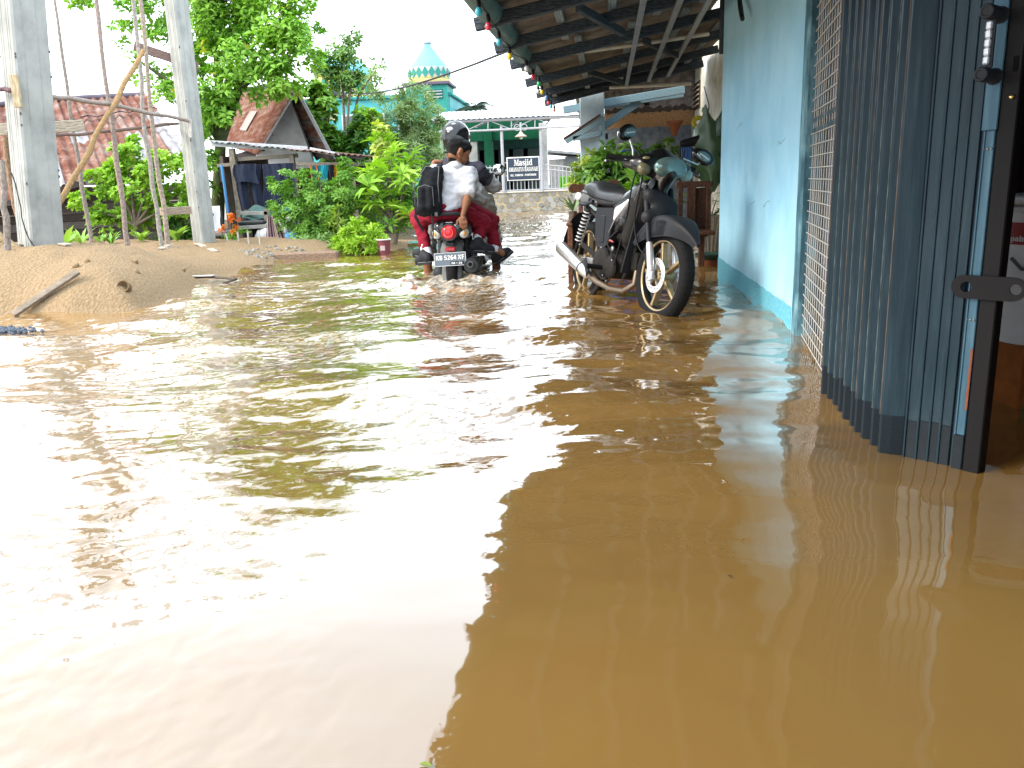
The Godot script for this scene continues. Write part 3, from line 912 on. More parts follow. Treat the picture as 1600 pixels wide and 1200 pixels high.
# ---------------------------------------------------------------- the neighbour's porch beyond the awning
func neighbour_porch() -> void:
	var cream := ramped("cream_wall", "cloud", [0.2, 0.55, 0.85], [Color(0.44, 0.42, 0.36), Color(0.58, 0.57, 0.51), Color(0.66, 0.65, 0.60)], 0.8, Vector3.ONE * 0.8, 0.2)
	var pale_blue := ramped("pale_blue_paint", "cloud", [0.2, 0.6, 0.85], [Color(0.34, 0.45, 0.52), Color(0.45, 0.56, 0.62), Color(0.55, 0.64, 0.68)], 0.75, Vector3(1, 0.6, 1))
	var blue_wood := ramped("blue_wood", "grain", [0.2, 0.6, 0.85], [Color(0.10, 0.17, 0.21), Color(0.17, 0.26, 0.31), Color(0.27, 0.36, 0.40)], 0.7, Vector3(6, 6, 1.5))
	var h := thing("neighbour_house", "cream neighbouring house front with a louvred window and a peeling painted porch wall", "house")
	part(h, "side_wall", G.new().box(Vector3(1.50, 1.3, -8.78), Vector3(0.16, 3.4, 4.56), 0.01), cream)
	# end wall with the old mural: plain print in three flat bands
	var zm := -11.0
	var a: Vector3 = Vector3(0.271, 0.624, -11)
	var b: Vector3 = Vector3(1.243, 1.94, -11)
	part(h, "porch_end_wall", G.new().box(Vector3((a.x + 1.5) / 2, 0.9, zm - 0.06), Vector3(1.5 - a.x, 2.6, 0.1), 0.006), ramped("mural_grey", "cloud", [0.2, 0.5, 0.8], [Color(0.11, 0.13, 0.16), Color(0.15, 0.18, 0.215), Color(0.20, 0.22, 0.25)], 0.85, Vector3.ONE * 1.5))
	var yo0 := (Vector3(0.725, 1.424, -11)).y
	var yo1 := (Vector3(0.725, 1.59, -11)).y
	var yt := (Vector3(0.725, 1.809, -11)).y
	var band := func(y0: float, y1: float, rag: float, up: float) -> PackedVector2Array:
		var q := PackedVector2Array()
		for i in 30: q.append(Vector2(lerpf(a.x + 0.01, 1.41, i / 29.0), y0 + rf(-rag, rag)))
		for i in 30: q.append(Vector2(lerpf(1.41, a.x + 0.01, i / 29.0), y1 + rf(-up, up)))
		return q
	var face := Transform3D(Basis(), Vector3(0, 0, zm - 0.009))
	part(h, "orange_mural_band", G.new().ext(band.call(yo0, yo1 + 0.03, 0.008, 0.02), 0.004, face), ramped("mural_orange", "speck", [0.2, 0.6], [Color(0.20, 0.11, 0.06), Color(0.36, 0.21, 0.10)], 0.85, Vector3.ONE * 1.3))
	part(h, "bare_plaster_band", G.new().ext(band.call(yo1 + 0.05, yt + 0.4, 0.025, 0.0), 0.004, face.translated(Vector3(0, 0, 0.004))), ramped("bare_plaster", "cloud", [0.2, 0.6, 0.85], [Color(0.15, 0.13, 0.12), Color(0.25, 0.22, 0.21), Color(0.31, 0.28, 0.27)], 0.9, Vector3.ONE * 2, 0.3))
	part(h, "mould_streak", G.new().ext(band.call(yo1 + 0.02, yo1 + 0.075, 0.02, 0.028), 0.004, face.translated(Vector3(0, 0, 0.008))), ramped("mould", "speck", [0.3, 0.6], [Color(0.025, 0.022, 0.02), Color(0.10, 0.075, 0.06)], 0.9, Vector3.ONE * 2))
	for q in [[984, 164, 0.05], [1010, 160, 0.048]]:
		var c: Vector3 = face.origin + Vector3(0, 0, 0.012)
		var p: Vector3 = Vector3(0.594, 1.706, -11)
		if q[0] > 1000: p = Vector3(0.807, 1.727, -11)
		var pl := PackedVector2Array()
		for i in 14: pl.append(Vector2(p.x, p.y) + Vector2.from_angle(TAU * i / 14.0) * q[2] * rf(0.7, 1.15))
		part(h, "wall_hole", G.new().ext(pl, 0.004, Transform3D(Basis(), c)), mk(Color(0.015, 0.014, 0.014), 0.95, ""))
	# louvred vent and window on the side wall that faces the street
	var fx := 1.41
	var wn := part(h, "window", G.new().box(Vector3(fx, (Vector3(1.41, 1.103, -10.88)).y, (Vector3(1.41, 1.103, -10.88)).z), Vector3(0.05, 0.75, 0.60), 0.006), mk(Color(0.36, 0.36, 0.35), 0.6, "grain", 0.7))
	part(wn, "pane", G.new().box(Vector3(fx - 0.022, (Vector3(1.41, 1.103, -10.88)).y, (Vector3(1.41, 1.103, -10.88)).z), Vector3(0.012, 0.64, 0.48), 0.002), mk(Color(0.05, 0.06, 0.065), 0.08, ""))
	part(wn, "mullion", G.new().box(Vector3(fx - 0.028, (Vector3(1.41, 1.103, -10.88)).y, (Vector3(1.41, 1.103, -10.88)).z), Vector3(0.02, 0.64, 0.035), 0.002), mk(Color(0.45, 0.45, 0.43), 0.6, ""))
	var vc: Vector3 = Vector3(1.41, 1.755, -10.779)
	for k in 5:
		part(h, "vent_slat", G.new().box(vc + Vector3(0, -0.11 + k * 0.055, 0), Vector3(0.05, 0.014, 0.55), 0.003, Basis(Vector3.BACK, 0.4)), mk(Color(0.50, 0.44, 0.36), 0.7, "grain", 0.7))
	part(h, "vent_back", G.new().box(vc + Vector3(0.008, 0, 0), Vector3(0.02, 0.32, 0.6), 0.003), mk(Color(0.06, 0.05, 0.045), 0.9, ""))
	var lampc: Vector3 = Vector3(1.35, 1.498, -9.65)
	part(h, "wall_lamp", G.new().lathe([Vector2(0.0, -0.03), Vector2(0.028, -0.025), Vector2(0.03, 0.0), Vector2(0.018, 0.03), Vector2(0.0, 0.035)], 12, Transform3D(Basis(), lampc)), mk(Color(0.22, 0.42, 0.28), 0.2, ""))
	part(h, "wall_cable", G.new().tube([Vector3(1.4, 1.79, -10.043), Vector3(1.4, 1.54, -9.611), Vector3(1.4, 1.313, -9.825), Vector3(1.4, 1.185, -9.373), Vector3(1.4, 0.876, -9.284)], 0.006, 6), mk(Color(0.03, 0.03, 0.035), 0.5, ""))
	part(h, "porch_column", G.new().box(((Vector3(-0.052, 1.695, -10.2)) + (Vector3(0.247, 1.681, -10.2))) * 0.5 * Vector3(1, 0, 1) + Vector3(0, 0.85, 0), Vector3(0.29, 2.1, 0.29), 0.012), pale_blue, "pale blue square column of the porch")
	# the neighbour's zinc porch roof
	var zincs := ramped("old_zinc", "cloud", [0.2, 0.5, 0.8], [Color(0.16, 0.17, 0.17), Color(0.28, 0.31, 0.31), Color(0.42, 0.45, 0.45)], 0.5, Vector3.ONE * 1.4, 0, 0.4)
	var r0: Vector3 = Vector3(0.003, 1.761, -10.3)
	var r1: Vector3 = Vector3(1.179, 1.879, -10.3)
	for k in 3:
		part(h, "porch_roof_sheet", G.new().corr(r0 + Vector3(-0.1, 0.02 + 0.01 * (k % 2), -k * 0.78 - 0.05), r1 - r0 + Vector3(0.5, 0.3, 0), Vector3(0, 0, -0.82), 0.01, 0.08), zincs)
	for q in [[Vector3(-0.249, 1.629, -10.35), Vector3(1.216, 1.796, -10.35)], [Vector3(0.183, 1.674, -10.5), Vector3(1.219, 1.767, -10.5)], [Vector3(0.217, 1.401, -10.4), Vector3(0.686, 1.694, -10.4)]]:
		part(h, "porch_beam", G.new().beam(q[0], q[1], 0.05, 0.09, 0.005), blue_wood)
	# small hung canopy on struts
	var cn := thing("side_canopy", "small rusty sheet canopy on pale blue struts beside the porch column", "canopy")
	var c0: Vector3 = Vector3(-0.246, 1.276, -9.9)
	var c1: Vector3 = Vector3(0.194, 1.529, -9.9)
	for k in 2: part(cn, "canopy_sheet", G.new().corr(c0 + Vector3(0, 0.012 * k, -k * 0.42), c1 - c0, Vector3(0, 0, -0.46), 0.008, 0.07), ramped("rust_dark", "cloud", [0.2, 0.5, 0.8], [Color(0.05, 0.03, 0.025), Color(0.12, 0.06, 0.04), Color(0.20, 0.15, 0.12)], 0.8, Vector3.ONE * 2))
	for q in [[Vector3(-0.216, 1.228, -9.85), Vector3(0.192, 1.44, -9.85)], [Vector3(-0.132, 1.261, -9.85), Vector3(0.212, 1.311, -9.85)], [Vector3(0.214, 1.489, -9.85), Vector3(0.226, 1.166, -9.85)], [Vector3(-0.248, 1.287, -10.6), Vector3(0.206, 1.522, -10.6)]]:
		part(cn, "strut", G.new().beam(q[0], q[1], 0.035, 0.055, 0.004), blue_wood)
	part(cn, "dark_rail", G.new().beam(Vector3(-0.059, 1.277, -10.1), Vector3(0.286, 1.285, -10.1), 0.04, 0.07, 0.004), mk(Color(0.05, 0.055, 0.06), 0.7, "grain"))
	# timber posts
	for q in [[Vector3(-0.029, 1.966, -11.4), Vector3(-0.008, 0.715, -11.4), 0.05, Color(0.07, 0.045, 0.035), "dark square timber post behind the side canopy", 0], [Vector3(0.172, 1.895, -11.2), Vector3(0.182, 0.709, -11.2), 0.07, Color(0.30, 0.15, 0.09), "reddish timber post with a worn white top beside the porch column", 1]]:
		var p := thing("timber_post", q[4], "post")
		part(p, "shaft", G.new().beam(q[1], q[0], q[2] * 1.6, q[2] * 1.6, 0.006), mk(q[3], 0.85, "grain", 0.4, Vector3(5, 1, 5), 0.3))
		if q[5]: part(p, "worn_top", G.new().beam((q[0] as Vector3).lerp(q[1], 0.32), q[0], q[2] * 1.68, q[2] * 1.68, 0.006), mk(Color(0.45, 0.42, 0.40), 0.85, "speck", 0.3, Vector3(3, 1, 3)))
	var tr: Array = [Vector3(0.066, 0.617, -12.2), Vector3(0.054, 1.073, -12.2), Vector3(0.07, 1.475, -12.2)]
	single("bare_trunk", G.new().tube(tr, [0.075, 0.07, 0.075], 10), mk(Color(0.27, 0.13, 0.08), 0.9, "grain", 0.4, Vector3(4, 1.2, 4), 1.0), "smooth reddish brown trunk standing behind the porch plants", "tree trunk")
	var pt := thing("teal_shutter", "strip of ribbed teal sheet hung under the far eave", "shutter")
	for k in 5: part(pt, "rib", G.new().box((Vector3(0.071, 1.665, -11.8)) + Vector3(-0.07 + k * 0.045, 0, 0), Vector3(0.036, 0.25, 0.015), 0.004), mk(Color(0.03, 0.12, 0.13), 0.6, "grain", 0.7))

# ---------------------------------------------------------------- the mosque behind
func diamonds(parent: Node, c: Vector3, r0: float, r1: float, y0: float, y1: float, n: int, mats_: Array) -> void:
	# a ring of alternating lozenges standing proud of a round wall
	for row in 2:
		for i in n:
			var a := TAU * (i + 0.5 * row) / n
			var da := PI / n * 0.96
			var ym := lerpf(y0, y1, 0.5)
			var hh := (y1 - y0) * 0.5
			var yc := ym if row == 0 else ym
			if row == 1:
				# half lozenges along the foot
				yc = y0
			var ptv := func(ang: float, y: float) -> Vector3:
				var rr := lerpf(r0, r1, (y - y0) / (y1 - y0)) + 0.03
				return c + Vector3(cos(ang) * rr, y, sin(ang) * rr)
			var g := G.new()
			if row == 0:
				g.quad(ptv.call(a - da, yc), ptv.call(a, yc - hh), ptv.call(a + da, yc), ptv.call(a, yc + hh))
			else:
				g.tri(ptv.call(a - da, y0), ptv.call(a + da, y0), ptv.call(a, y0 + hh * 0.5))
			part(parent, "tile_lozenge", g, mats_[row])

func mosque() -> void:
	var teal := mk(Color(0.07, 0.34, 0.36), 0.6, "cloud", 0.8, Vector3.ONE * 0.5)
	var sky_blue := mk(Color(0.17, 0.50, 0.58), 0.5, "cloud", 0.85, Vector3.ONE * 0.5)
	var yellow := mk(Color(0.52, 0.46, 0.16), 0.6, "cloud", 0.85)
	var green := mk(Color(0.03, 0.24, 0.20), 0.6, "cloud", 0.85)
	var white := mk(Color(0.45, 0.46, 0.44), 0.6, "cloud", 0.85)
	var m := thing("mosque", "teal mosque with a blue dome and a domed minaret ringed by lozenges", "mosque")
	var b0: Vector3 = Vector3(-14.029, 5.23, -42)
	var b1: Vector3 = Vector3(-6.77, 5.041, -42)
	part(m, "hall_wall", G.new().box(Vector3((b0.x + b1.x) / 2 - 1.0, b0.y / 2, -45), Vector3(b1.x - b0.x + 2.2, b0.y, 6), 0.03), teal)
	part(m, "cornice", G.new().box(Vector3((b0.x + b1.x) / 2 - 1.0, b0.y + 0.06, -45), Vector3(b1.x - b0.x + 2.5, 0.16, 6.3), 0.03), mk(Color(0.03, 0.24, 0.24), 0.6, ""))
	for k in 5:
		var x := lerpf(b0.x + 0.7, b1.x - 0.8, k / 4.0)
		var wd := part(m, "window", G.new().box(Vector3(x, b0.y - 1.3, -41.98), Vector3(0.8, 1.2, 0.12), 0.02), white)
		part(wd, "pane", G.new().box(Vector3(x, b0.y - 1.3, -41.95), Vector3(0.64, 1.04, 0.1), 0.01), mk(Color(0.03, 0.06, 0.07), 0.1, ""))
	# minaret
	var c: Vector3 = Vector3(-7.763, 5.817, -42)
	var yb := c.y
	var r := 1.042
	var base := Vector3(c.x, 0, -42.6)
	part(m, "minaret_tower", G.new().box(base + Vector3(0, yb / 2, 0), Vector3(r * 2.0, yb, r * 2.0), 0.03), green)
	part(m, "minaret_ledge", G.new().box(base + Vector3(0, yb - 0.04, 0), Vector3(r * 2.3, 0.14, r * 2.3), 0.02), mk(Color(0.10, 0.08, 0.12), 0.6, ""))
	var lv := part(m, "minaret_louvre", G.new().box(base + Vector3(r * 0.35, yb - 0.55, r), Vector3(0.9, 0.42, 0.08), 0.01), mk(Color(0.02, 0.09, 0.09), 0.5, ""))
	for k in 3: part(lv, "louvre_blade", G.new().box(base + Vector3(r * 0.35, yb - 0.7 + k * 0.14, r + 0.05), Vector3(0.86, 0.04, 0.06), 0.004), white)
	var dh := (Vector3(-7.893, 7.766, -42)).y - yb
	var prof := []
	for q in [[0.0, 1.0], [0.08, 1.03], [0.16, 1.02], [0.30, 1.0], [0.40, 0.95], [0.5, 0.83], [0.6, 0.68], [0.7, 0.53], [0.8, 0.39], [0.9, 0.25], [1.0, 0.14]]: prof.append(Vector2(q[1] * r * 0.98, q[0] * dh))
	part(m, "minaret_dome", G.new().lathe(prof, 32, Transform3D(Basis(), base + Vector3(0, yb, 0))), sky_blue)
	part(m, "yellow_band", G.new().lathe([Vector2(r * 1.03, 0), Vector2(r * 1.05, dh * 0.03), Vector2(r * 1.05, dh * 0.09), Vector2(r * 1.02, dh * 0.11)], 32, Transform3D(Basis(), base + Vector3(0, yb, 0))), yellow)
	part(m, "white_band", G.new().lathe([Vector2(r * 1.01, dh * 0.11), Vector2(r * 1.0, dh * 0.40)], 32, Transform3D(Basis(), base + Vector3(0, yb, 0))), white)
	diamonds(m, base + Vector3(0, yb, 0), r * 1.01, r * 1.0, dh * 0.12, dh * 0.40, 20, [green, yellow])
	part(m, "finial", G.new().lathe([Vector2(0.2, 0), Vector2(0.24, 0.08), Vector2(0.1, 0.12), Vector2(0.06, 0.3), Vector2(0.01, 0.36)], 12, Transform3D(Basis(), base + Vector3(0, yb + dh, 0))), mk(Color(0.30, 0.32, 0.36), 0.5, ""))
	# main dome behind the trees
	var d: Vector3 = Vector3(-12.787, 5.325, -43)
	var R := 1.582
	var dbase := Vector3(d.x, 0, -44.5)
	var dtop := (Vector3(-12.403, 7.977, -43)).y - d.y
	part(m, "dome_drum", G.new().lathe([Vector2(R * 1.05, -0.5), Vector2(R * 1.05, 0.25), Vector2(R * 0.98, 0.3), Vector2(R * 0.98, dtop * 0.5)], 40, Transform3D(Basis(), dbase + Vector3(0, d.y, 0))), yellow)
	diamonds(m, dbase + Vector3(0, d.y, 0), R * 0.98, R * 0.98, 0.3, dtop * 0.5, 16, [green, white])
	prof = []
	for q in [[0.0, 1.0], [0.2, 0.98], [0.45, 0.80], [0.65, 0.56], [0.82, 0.30], [0.95, 0.12], [1.0, 0.03]]: prof.append(Vector2(q[1] * R * 0.98, dtop * 0.5 + q[0] * dtop * 0.5))
	part(m, "main_dome", G.new().lathe(prof, 40, Transform3D(Basis(), dbase + Vector3(0, d.y, 0))), sky_blue)
	part(m, "dome_skirt", G.new().box(dbase + Vector3(0, d.y - 0.15, 0), Vector3(R * 2.3, 0.5, R * 2.3), 0.03), mk(Color(0.60, 0.42, 0.10), 0.6, "cloud", 0.7))
	# loudspeaker pole and its box in front of the hall
	var ep: Vector3 = Vector3(-7.456, 2.581, -24)
	var pole := thing("utility_pole", "wooden utility pole with a meter box and a dark horn in front of the mosque", "utility pole")
	part(pole, "shaft", G.new().tube([Vector3(ep.x, -0.2, -24), Vector3(ep.x - 0.06, (Vector3(-7.38, 3.762, -24)).y, -24)], [0.11, 0.08], 10), mk(Color(0.12, 0.09, 0.075), 0.9, "grain", 0.5, Vector3(4, 1, 4), 0.6))
	part(pole, "crossarm", G.new().beam(Vector3(-7.479, 3.715, -24), Vector3(-7.25, 3.721, -24), 0.08, 0.1), mk(Color(0.10, 0.08, 0.07), 0.9, "grain"))
	part(pole, "meter_box", G.new().box(Vector3(-7.225, 2.898, -23.85), Vector3(0.2, 0.26, 0.14), 0.01), mk(Color(0.40, 0.40, 0.26), 0.7))
	part(pole, "horn", G.new().tube([Vector3(-7.246, 3.508, -23.8), Vector3(-6.803, 3.4, -23.8)], [0.07, 0.11], 12), mk(Color(0.04, 0.04, 0.05), 0.5, ""))
	for k in 4: part(pole, "insulator", G.new().ball((Vector3(-7.357, 3.278, -23.9)) + Vector3(0.05, -0.12 * k, 0.1), Vector3(0.035, 0.045, 0.035), 6), mk(Color(0.5, 0.5, 0.48), 0.3, ""))
	var wire := []
	var w0: Vector3 = Vector3(-7.366, 3.709, -24)
	var w1 := eave(-6.2) + Vector3(-0.02, 0.02, 0)
	w1 = Vector3(-0.543, 1.782, -6.6)
	for k in 17:
		var f := k / 16.0
		wire.append(w0.lerp(w1, f) + Vector3(0, -1.0 * f * (1.0 - f), 0))
	single("overhead_wire", G.new().tube(wire, 0.011, 5), mk(Color(0.03, 0.03, 0.04), 0.5, ""), "thin black wire sagging from the wooden pole to the awning", "wire")

func gate() -> void:
	var white := mk(Color(0.38, 0.39, 0.42), 0.45, "cloud", 0.85, Vector3.ONE * 1.5)
	var Z := -23.5
	var w := thing("fence_wall", "low garden wall faced with grey crazy-paving stones and cream joints", "wall")
	var x0 := -4.6
	var x1 := 1.6
	var yt := (Vector3(-1.349, 0.53, -23.5)).y
	part(w, "mortar_wall", G.new().box(Vector3((x0 + x1) / 2, yt / 2 - 0.25, Z - 0.1), Vector3(x1 - x0, yt + 0.5, 0.18), 0.01), mk(Color(0.52, 0.43, 0.27), 0.9, "speck", 0.6, Vector3.ONE * 1.5, 0.2))
	part(w, "coping", G.new().box(Vector3((x0 + x1) / 2, yt + 0.025, Z - 0.1), Vector3(x1 - x0, 0.05, 0.26), 0.01), mk(Color(0.62, 0.60, 0.55), 0.8))
	var st := []
	for k in 4: st.append(mk([Color(0.26, 0.26, 0.24), Color(0.33, 0.33, 0.31), Color(0.40, 0.40, 0.37), Color(0.30, 0.28, 0.24)][k], 0.85, "speck", 0.55, Vector3.ONE * 2.5, 0.4))
	var s := 0.185
	var row := 0
	var y := 0.02
	while y < yt - 0.03:
		var x := x0 + (0.0 if row % 2 else s * 0.5)
		while x < x1:
			var big := rf(0.38, 0.58)
			var poly := PackedVector2Array()
			var n := rng.randi_range(5, 7)
			var ph := rf(0, TAU)
			for i in n: poly.append(Vector2.from_angle(ph + TAU * i / n + rf(-0.15, 0.15)) * s * big * rf(0.85, 1.08))
			for i in n: poly[i].y = clampf(poly[i].y, -y + 0.005, yt - y - 0.015)
			part(w, "stone", G.new().ext(poly, 0.022, Transform3D(Basis(), Vector3(x + rf(-.02, .02), y + rf(-.015, .015), Z))), st[rng.randi_range(0, 3)])
			x += s
		y += s * 0.82
		row += 1
	var f := thing("mosque_gate_fence", "white tubular fence with upright bars along the top of the stone wall", "fence")
	var ytop := (Vector3(-1.329, 1.166, -23.5)).y
	var xg0 := (Vector3(-2.296, 1.205, -23.5)).x
	var xg1 := (Vector3(-1.22, 1.162, -23.5)).x
	var k := 0
	for xx in [[x0, xg0, 0.30, 0.0], [xg0, xg1, 0.0, 0.0], [xg1, 1.4, 0.0, -1.0]]:
		var ya: float = ytop if k == 1 else (Vector3(-2.514, 1.249, -23.5)).y
		var top := []
		var top2 := []
		for i in 9:
			var q := i / 8.0
			var yy := ya
			if k == 2: yy = lerpf((Vector3(-1.144, 1.264, -23.5)).y, yt + 0.12, pow(q, 1.6) * 1.0)
			top.append(Vector3(lerpf(xx[0], xx[1], q), yy, Z + 0.02))
			top2.append(Vector3(lerpf(xx[0], xx[1], q), maxf(yy - 0.12, yt + 0.07), Z + 0.02))
		part(f, "top_rail", G.new().tube(top, 0.022, 6), white)
		if k != 1: part(f, "mid_rail", G.new().tube(top2, 0.018, 6), white)
		part(f, "bottom_rail", G.new().tube([Vector3(xx[0], yt + 0.07, Z + 0.02), Vector3(xx[1], yt + 0.07, Z + 0.02)], 0.022, 6), white)
		var nb := int((xx[1] - xx[0]) / 0.105)
		for i in nb:
			var q := (i + 0.5) / nb
			var yy: float = (top[int(q * 8)] as Vector3).lerp(top[mini(8, int(q * 8) + 1)], q * 8 - int(q * 8)).y
			if yy > yt + 0.14: part(f, "bar", G.new().tube([Vector3(lerpf(xx[0], xx[1], q), yt + 0.06, Z + 0.02), Vector3(lerpf(xx[0], xx[1], q), yy + (0.07 if k == 0 else 0.0), Z + 0.02)], 0.011, 5), white)
		k += 1
	# name board
	var sb := thing("mosque_name_board", "dark slate name board in a white frame hung on the mosque's fence", "sign")
	var p0: Vector3 = Vector3(-2.2, 0.865, -23.5)
	var p1: Vector3 = Vector3(-1.264, 1.514, -23.5)
	var cx := (p0.x + p1.x) / 2
	var cy := (p0.y + p1.y) / 2
	var sw := p1.x - p0.x
	var sh := p1.y - p0.y
	part(sb, "frame", G.new().box(Vector3(cx, cy, Z + 0.06), Vector3(sw, sh, 0.03), 0.01), mk(Color(0.68, 0.68, 0.68), 0.5, ""))
	part(sb, "board", G.new().box(Vector3(cx, cy, Z + 0.075), Vector3(sw - 0.06, sh - 0.06, 0.02), 0.006), mk(Color(0.035, 0.05, 0.075), 0.5, ""))
	var lt := mk(Color(0.70, 0.70, 0.68), 0.5, "")
	words(sb, "lettering", "Masjid", 0.22, 0.012, Vector3(cx, cy + sh * 0.25, Z + 0.09), Basis(), lt, "Droid Serif", sw * 0.56)
	words(sb, "lettering", "AMANATUS HASANAH", 0.15, 0.012, Vector3(cx, cy - sh * 0.03, Z + 0.09), Basis(), lt, "Droid Serif", sw * 0.88)
	words(sb, "lettering", "KEL. TUMPUK - PONTIANAK", 0.08, 0.012, Vector3(cx, cy - sh * 0.27, Z + 0.09), Basis(), lt, "Droid Sans", sw * 0.78)
	for yy in [0.28, -0.28]: part(sb, "bracket", G.new().tube([Vector3(xg0, cy + yy * sh, Z + 0.03), Vector3(xg1, cy + yy * sh, Z + 0.03)], 0.018, 6), white)
	# canopy of white tubes
	var c := thing("gate_canopy", "white tubular canopy with a trussed edge over the mosque's yard", "canopy")
	var e0: Vector3 = Vector3(-3.99, 2.545, -23.4)
	var e1: Vector3 = Vector3(-0.037, 2.519, -23.4)
	var l0: Vector3 = Vector3(-4.007, 2.269, -23.4)
	var l1: Vector3 = Vector3(-0.041, 2.265, -23.4)
	part(c, "roof_sheet", G.new().corr(e0 + Vector3(-0.3, 0.05, 0.1), Vector3(0, 0.45, -3.4), e1 - e0 + Vector3(1.4, 0, 0), 0.012, 0.15, 0.12), mk(Color(0.62, 0.64, 0.68), 0.5, "cloud", 0.8))
	part(c, "top_chord", G.new().tube([e0 + Vector3(-0.3, 0, 0), e1 + Vector3(1.0, 0, 0)], 0.045, 8), white)
	part(c, "bottom_chord", G.new().tube([l0 + Vector3(-0.3, 0, 0), l1 + Vector3(1.0, 0, 0)], 0.032, 8), white)
	for i in 7:
		var q := i / 6.0
		var t: Vector3 = e0.lerp(e1, q)
		part(c, "truss_upright", G.new().tube([t, l0.lerp(l1, q)], 0.018, 6), white)
		if i < 6: part(c, "truss_diagonal", G.new().tube([l0.lerp(l1, q) if i % 2 else e0.lerp(e1, q), e0.lerp(e1, q + 1 / 6.0) if i % 2 else l0.lerp(l1, q + 1 / 6.0)], 0.013, 6), white)
	for q in [[Vector3(-2.33, 2.316, -23.4), Vector3(-2.31, 0.621, -23.4)], [Vector3(-1.198, 2.3, -23.4), Vector3(-1.214, 0.58, -23.4)], [Vector3(-4.007, 2.269, -23.4), Vector3(-4.032, 0.633, -23.4)]]:
		part(c, "post", G.new().tube([Vector3(q[1].x, yt, Z + 0.05), Vector3(q[1].x, q[0].y + 0.06, Z + 0.05)], 0.042, 8), white)
	for i in 5: part(c, "rafter", G.new().tube([l0.lerp(l1, i / 4.0) + Vector3(0, 0.1, 0), l0.lerp(l1, i / 4.0) + Vector3(0, 0.5, -3.4)], 0.025, 6), mk(Color(0.25, 0.26, 0.30), 0.5, ""))
	# hanging lamp
	var lp := thing("hanging_lamp", "small conical lamp on a white bracket hanging under the gate canopy", "lamp")
	var lc: Vector3 = Vector3(-1.747, 2.074, -23.2)
	part(lp, "shade", G.new().lathe([Vector2(0.04, 0.10), Vector2(0.06, 0.06), Vector2(0.16, -0.01), Vector2(0.17, -0.03), Vector2(0.15, -0.03), Vector2(0.05, 0.03)], 16, Transform3D(Basis(), lc)), mk(Color(0.45, 0.34, 0.28), 0.5, ""))
	part(lp, "lamp_glass", G.new().ball(lc + Vector3(0, -0.05, 0), Vector3(0.05, 0.05, 0.05), 8), mk(Color(0.6, 0.6, 0.58), 0.3, ""))
	part(lp, "bracket", G.new().tube([lc + Vector3(0, 0.1, 0), lc + Vector3(0, 0.35, 0)], 0.03, 6), white)
	part(lp, "scroll", G.new().torus(0.08, 0.012, 14, 5, Transform3D(Basis(), lc + Vector3(0.1, 0.22, 0))), white)
	part(lp, "scroll", G.new().torus(0.08, 0.012, 14, 5, Transform3D(Basis(), lc + Vector3(-0.1, 0.22, 0))), white)
	# the porch hall behind the gate
	var hall := thing("prayer_porch", "deep green porch with bright green pilasters behind the mosque gate", "porch")
	var hz := -27.5
	var dg := mk(Color(0.008, 0.10, 0.060), 0.6, "cloud", 0.7)
	var bg := mk(Color(0.006, 0.09, 0.045), 0.5, "cloud", 0.8)
	var hx0 := (Vector3(-4.979, 1.662, -27.5)).x
	var hx1 := (Vector3(-1.334, 1.512, -27.5)).x
	var hy := (Vector3(-2.778, 2.669, -27.5)).y
	part(hall, "back_wall", G.new().box(Vector3((hx0 + hx1) / 2, hy / 2, hz - 2.5), Vector3(hx1 - hx0, hy, 0.2), 0.01), mk(Color(0.012, 0.05, 0.04), 0.6, "cloud", 0.7))
	part(hall, "fascia", G.new().box(Vector3((hx0 + hx1) / 2, hy - 0.1, hz), Vector3(hx1 - hx0, 0.75, 0.25), 0.01), bg)
	part(hall, "ceiling", G.new().box(Vector3((hx0 + hx1) / 2, hy + 0.32, hz - 1.3), Vector3(hx1 - hx0 + 0.3, 0.12, 3.0), 0.01), dg)
	for q in [Vector3(-3.146, 1.586, -27.5), Vector3(-4.546, 1.644, -27.5), Vector3(-1.334, 1.512, -27.5)]:
		part(hall, "pilaster", G.new().box(Vector3(q.x, hy / 2, hz + 0.04), Vector3(0.26, hy, 0.34), 0.01), bg if q.x < -1.6 else mk(Color(0.55, 0.57, 0.58), 0.6))
	part(hall, "grey_panel", G.new().box((Vector3(-3.677, 1.299, -27.5)) * Vector3(1, 0, 1) + Vector3(0, 1.2, 0), Vector3(0.3, 2.4, 0.2), 0.01), mk(Color(0.34, 0.36, 0.36), 0.7))
	for i in 6: part(hall, "door_leaf", G.new().box(Vector3(lerpf(hx0 + 0.5, hx1 - 0.5, i / 5.0), 1.0, hz - 2.36), Vector3(0.7, 2.0, 0.06), 0.01), mk(Color(0.006, 0.02, 0.018), 0.3, ""))
	# house to the right of the gate
	var nb := thing("white_house", "small white house with a sloping grey roof beyond the gate", "house")
	var n0: Vector3 = Vector3(-1.276, 0.905, -32)
	var n1: Vector3 = Vector3(0.297, 2.146, -32)
	part(nb, "wall", G.new().box(Vector3((n0.x + n1.x) / 2 + 0.5, 0.7, -33.5), Vector3(n1.x - n0.x + 1.2, 1.9, 3.0), 0.02), mk(Color(0.33, 0.33, 0.325), 0.85, "cloud", 0.7))
	part(nb, "roof", G.new().box(Vector3((n0.x + n1.x) / 2 + 0.5, 1.78, -33.5), Vector3(n1.x - n0.x + 1.8, 0.1, 3.6), 0.01, Basis(Vector3.BACK, -0.12)), mk(Color(0.28, 0.29, 0.30), 0.7, "cloud", 0.7))
	part(nb, "window", G.new().box(Vector3(-0.497, 1.47, -31.96), Vector3(0.5, 0.5, 0.08), 0.01), mk(Color(0.10, 0.11, 0.12), 0.3, ""))
	var lf := thing("lime_fence", "lime green pierced fence beside the white house", "fence")
	var lx0 := (Vector3(-0.912, 0.774, -29)).x
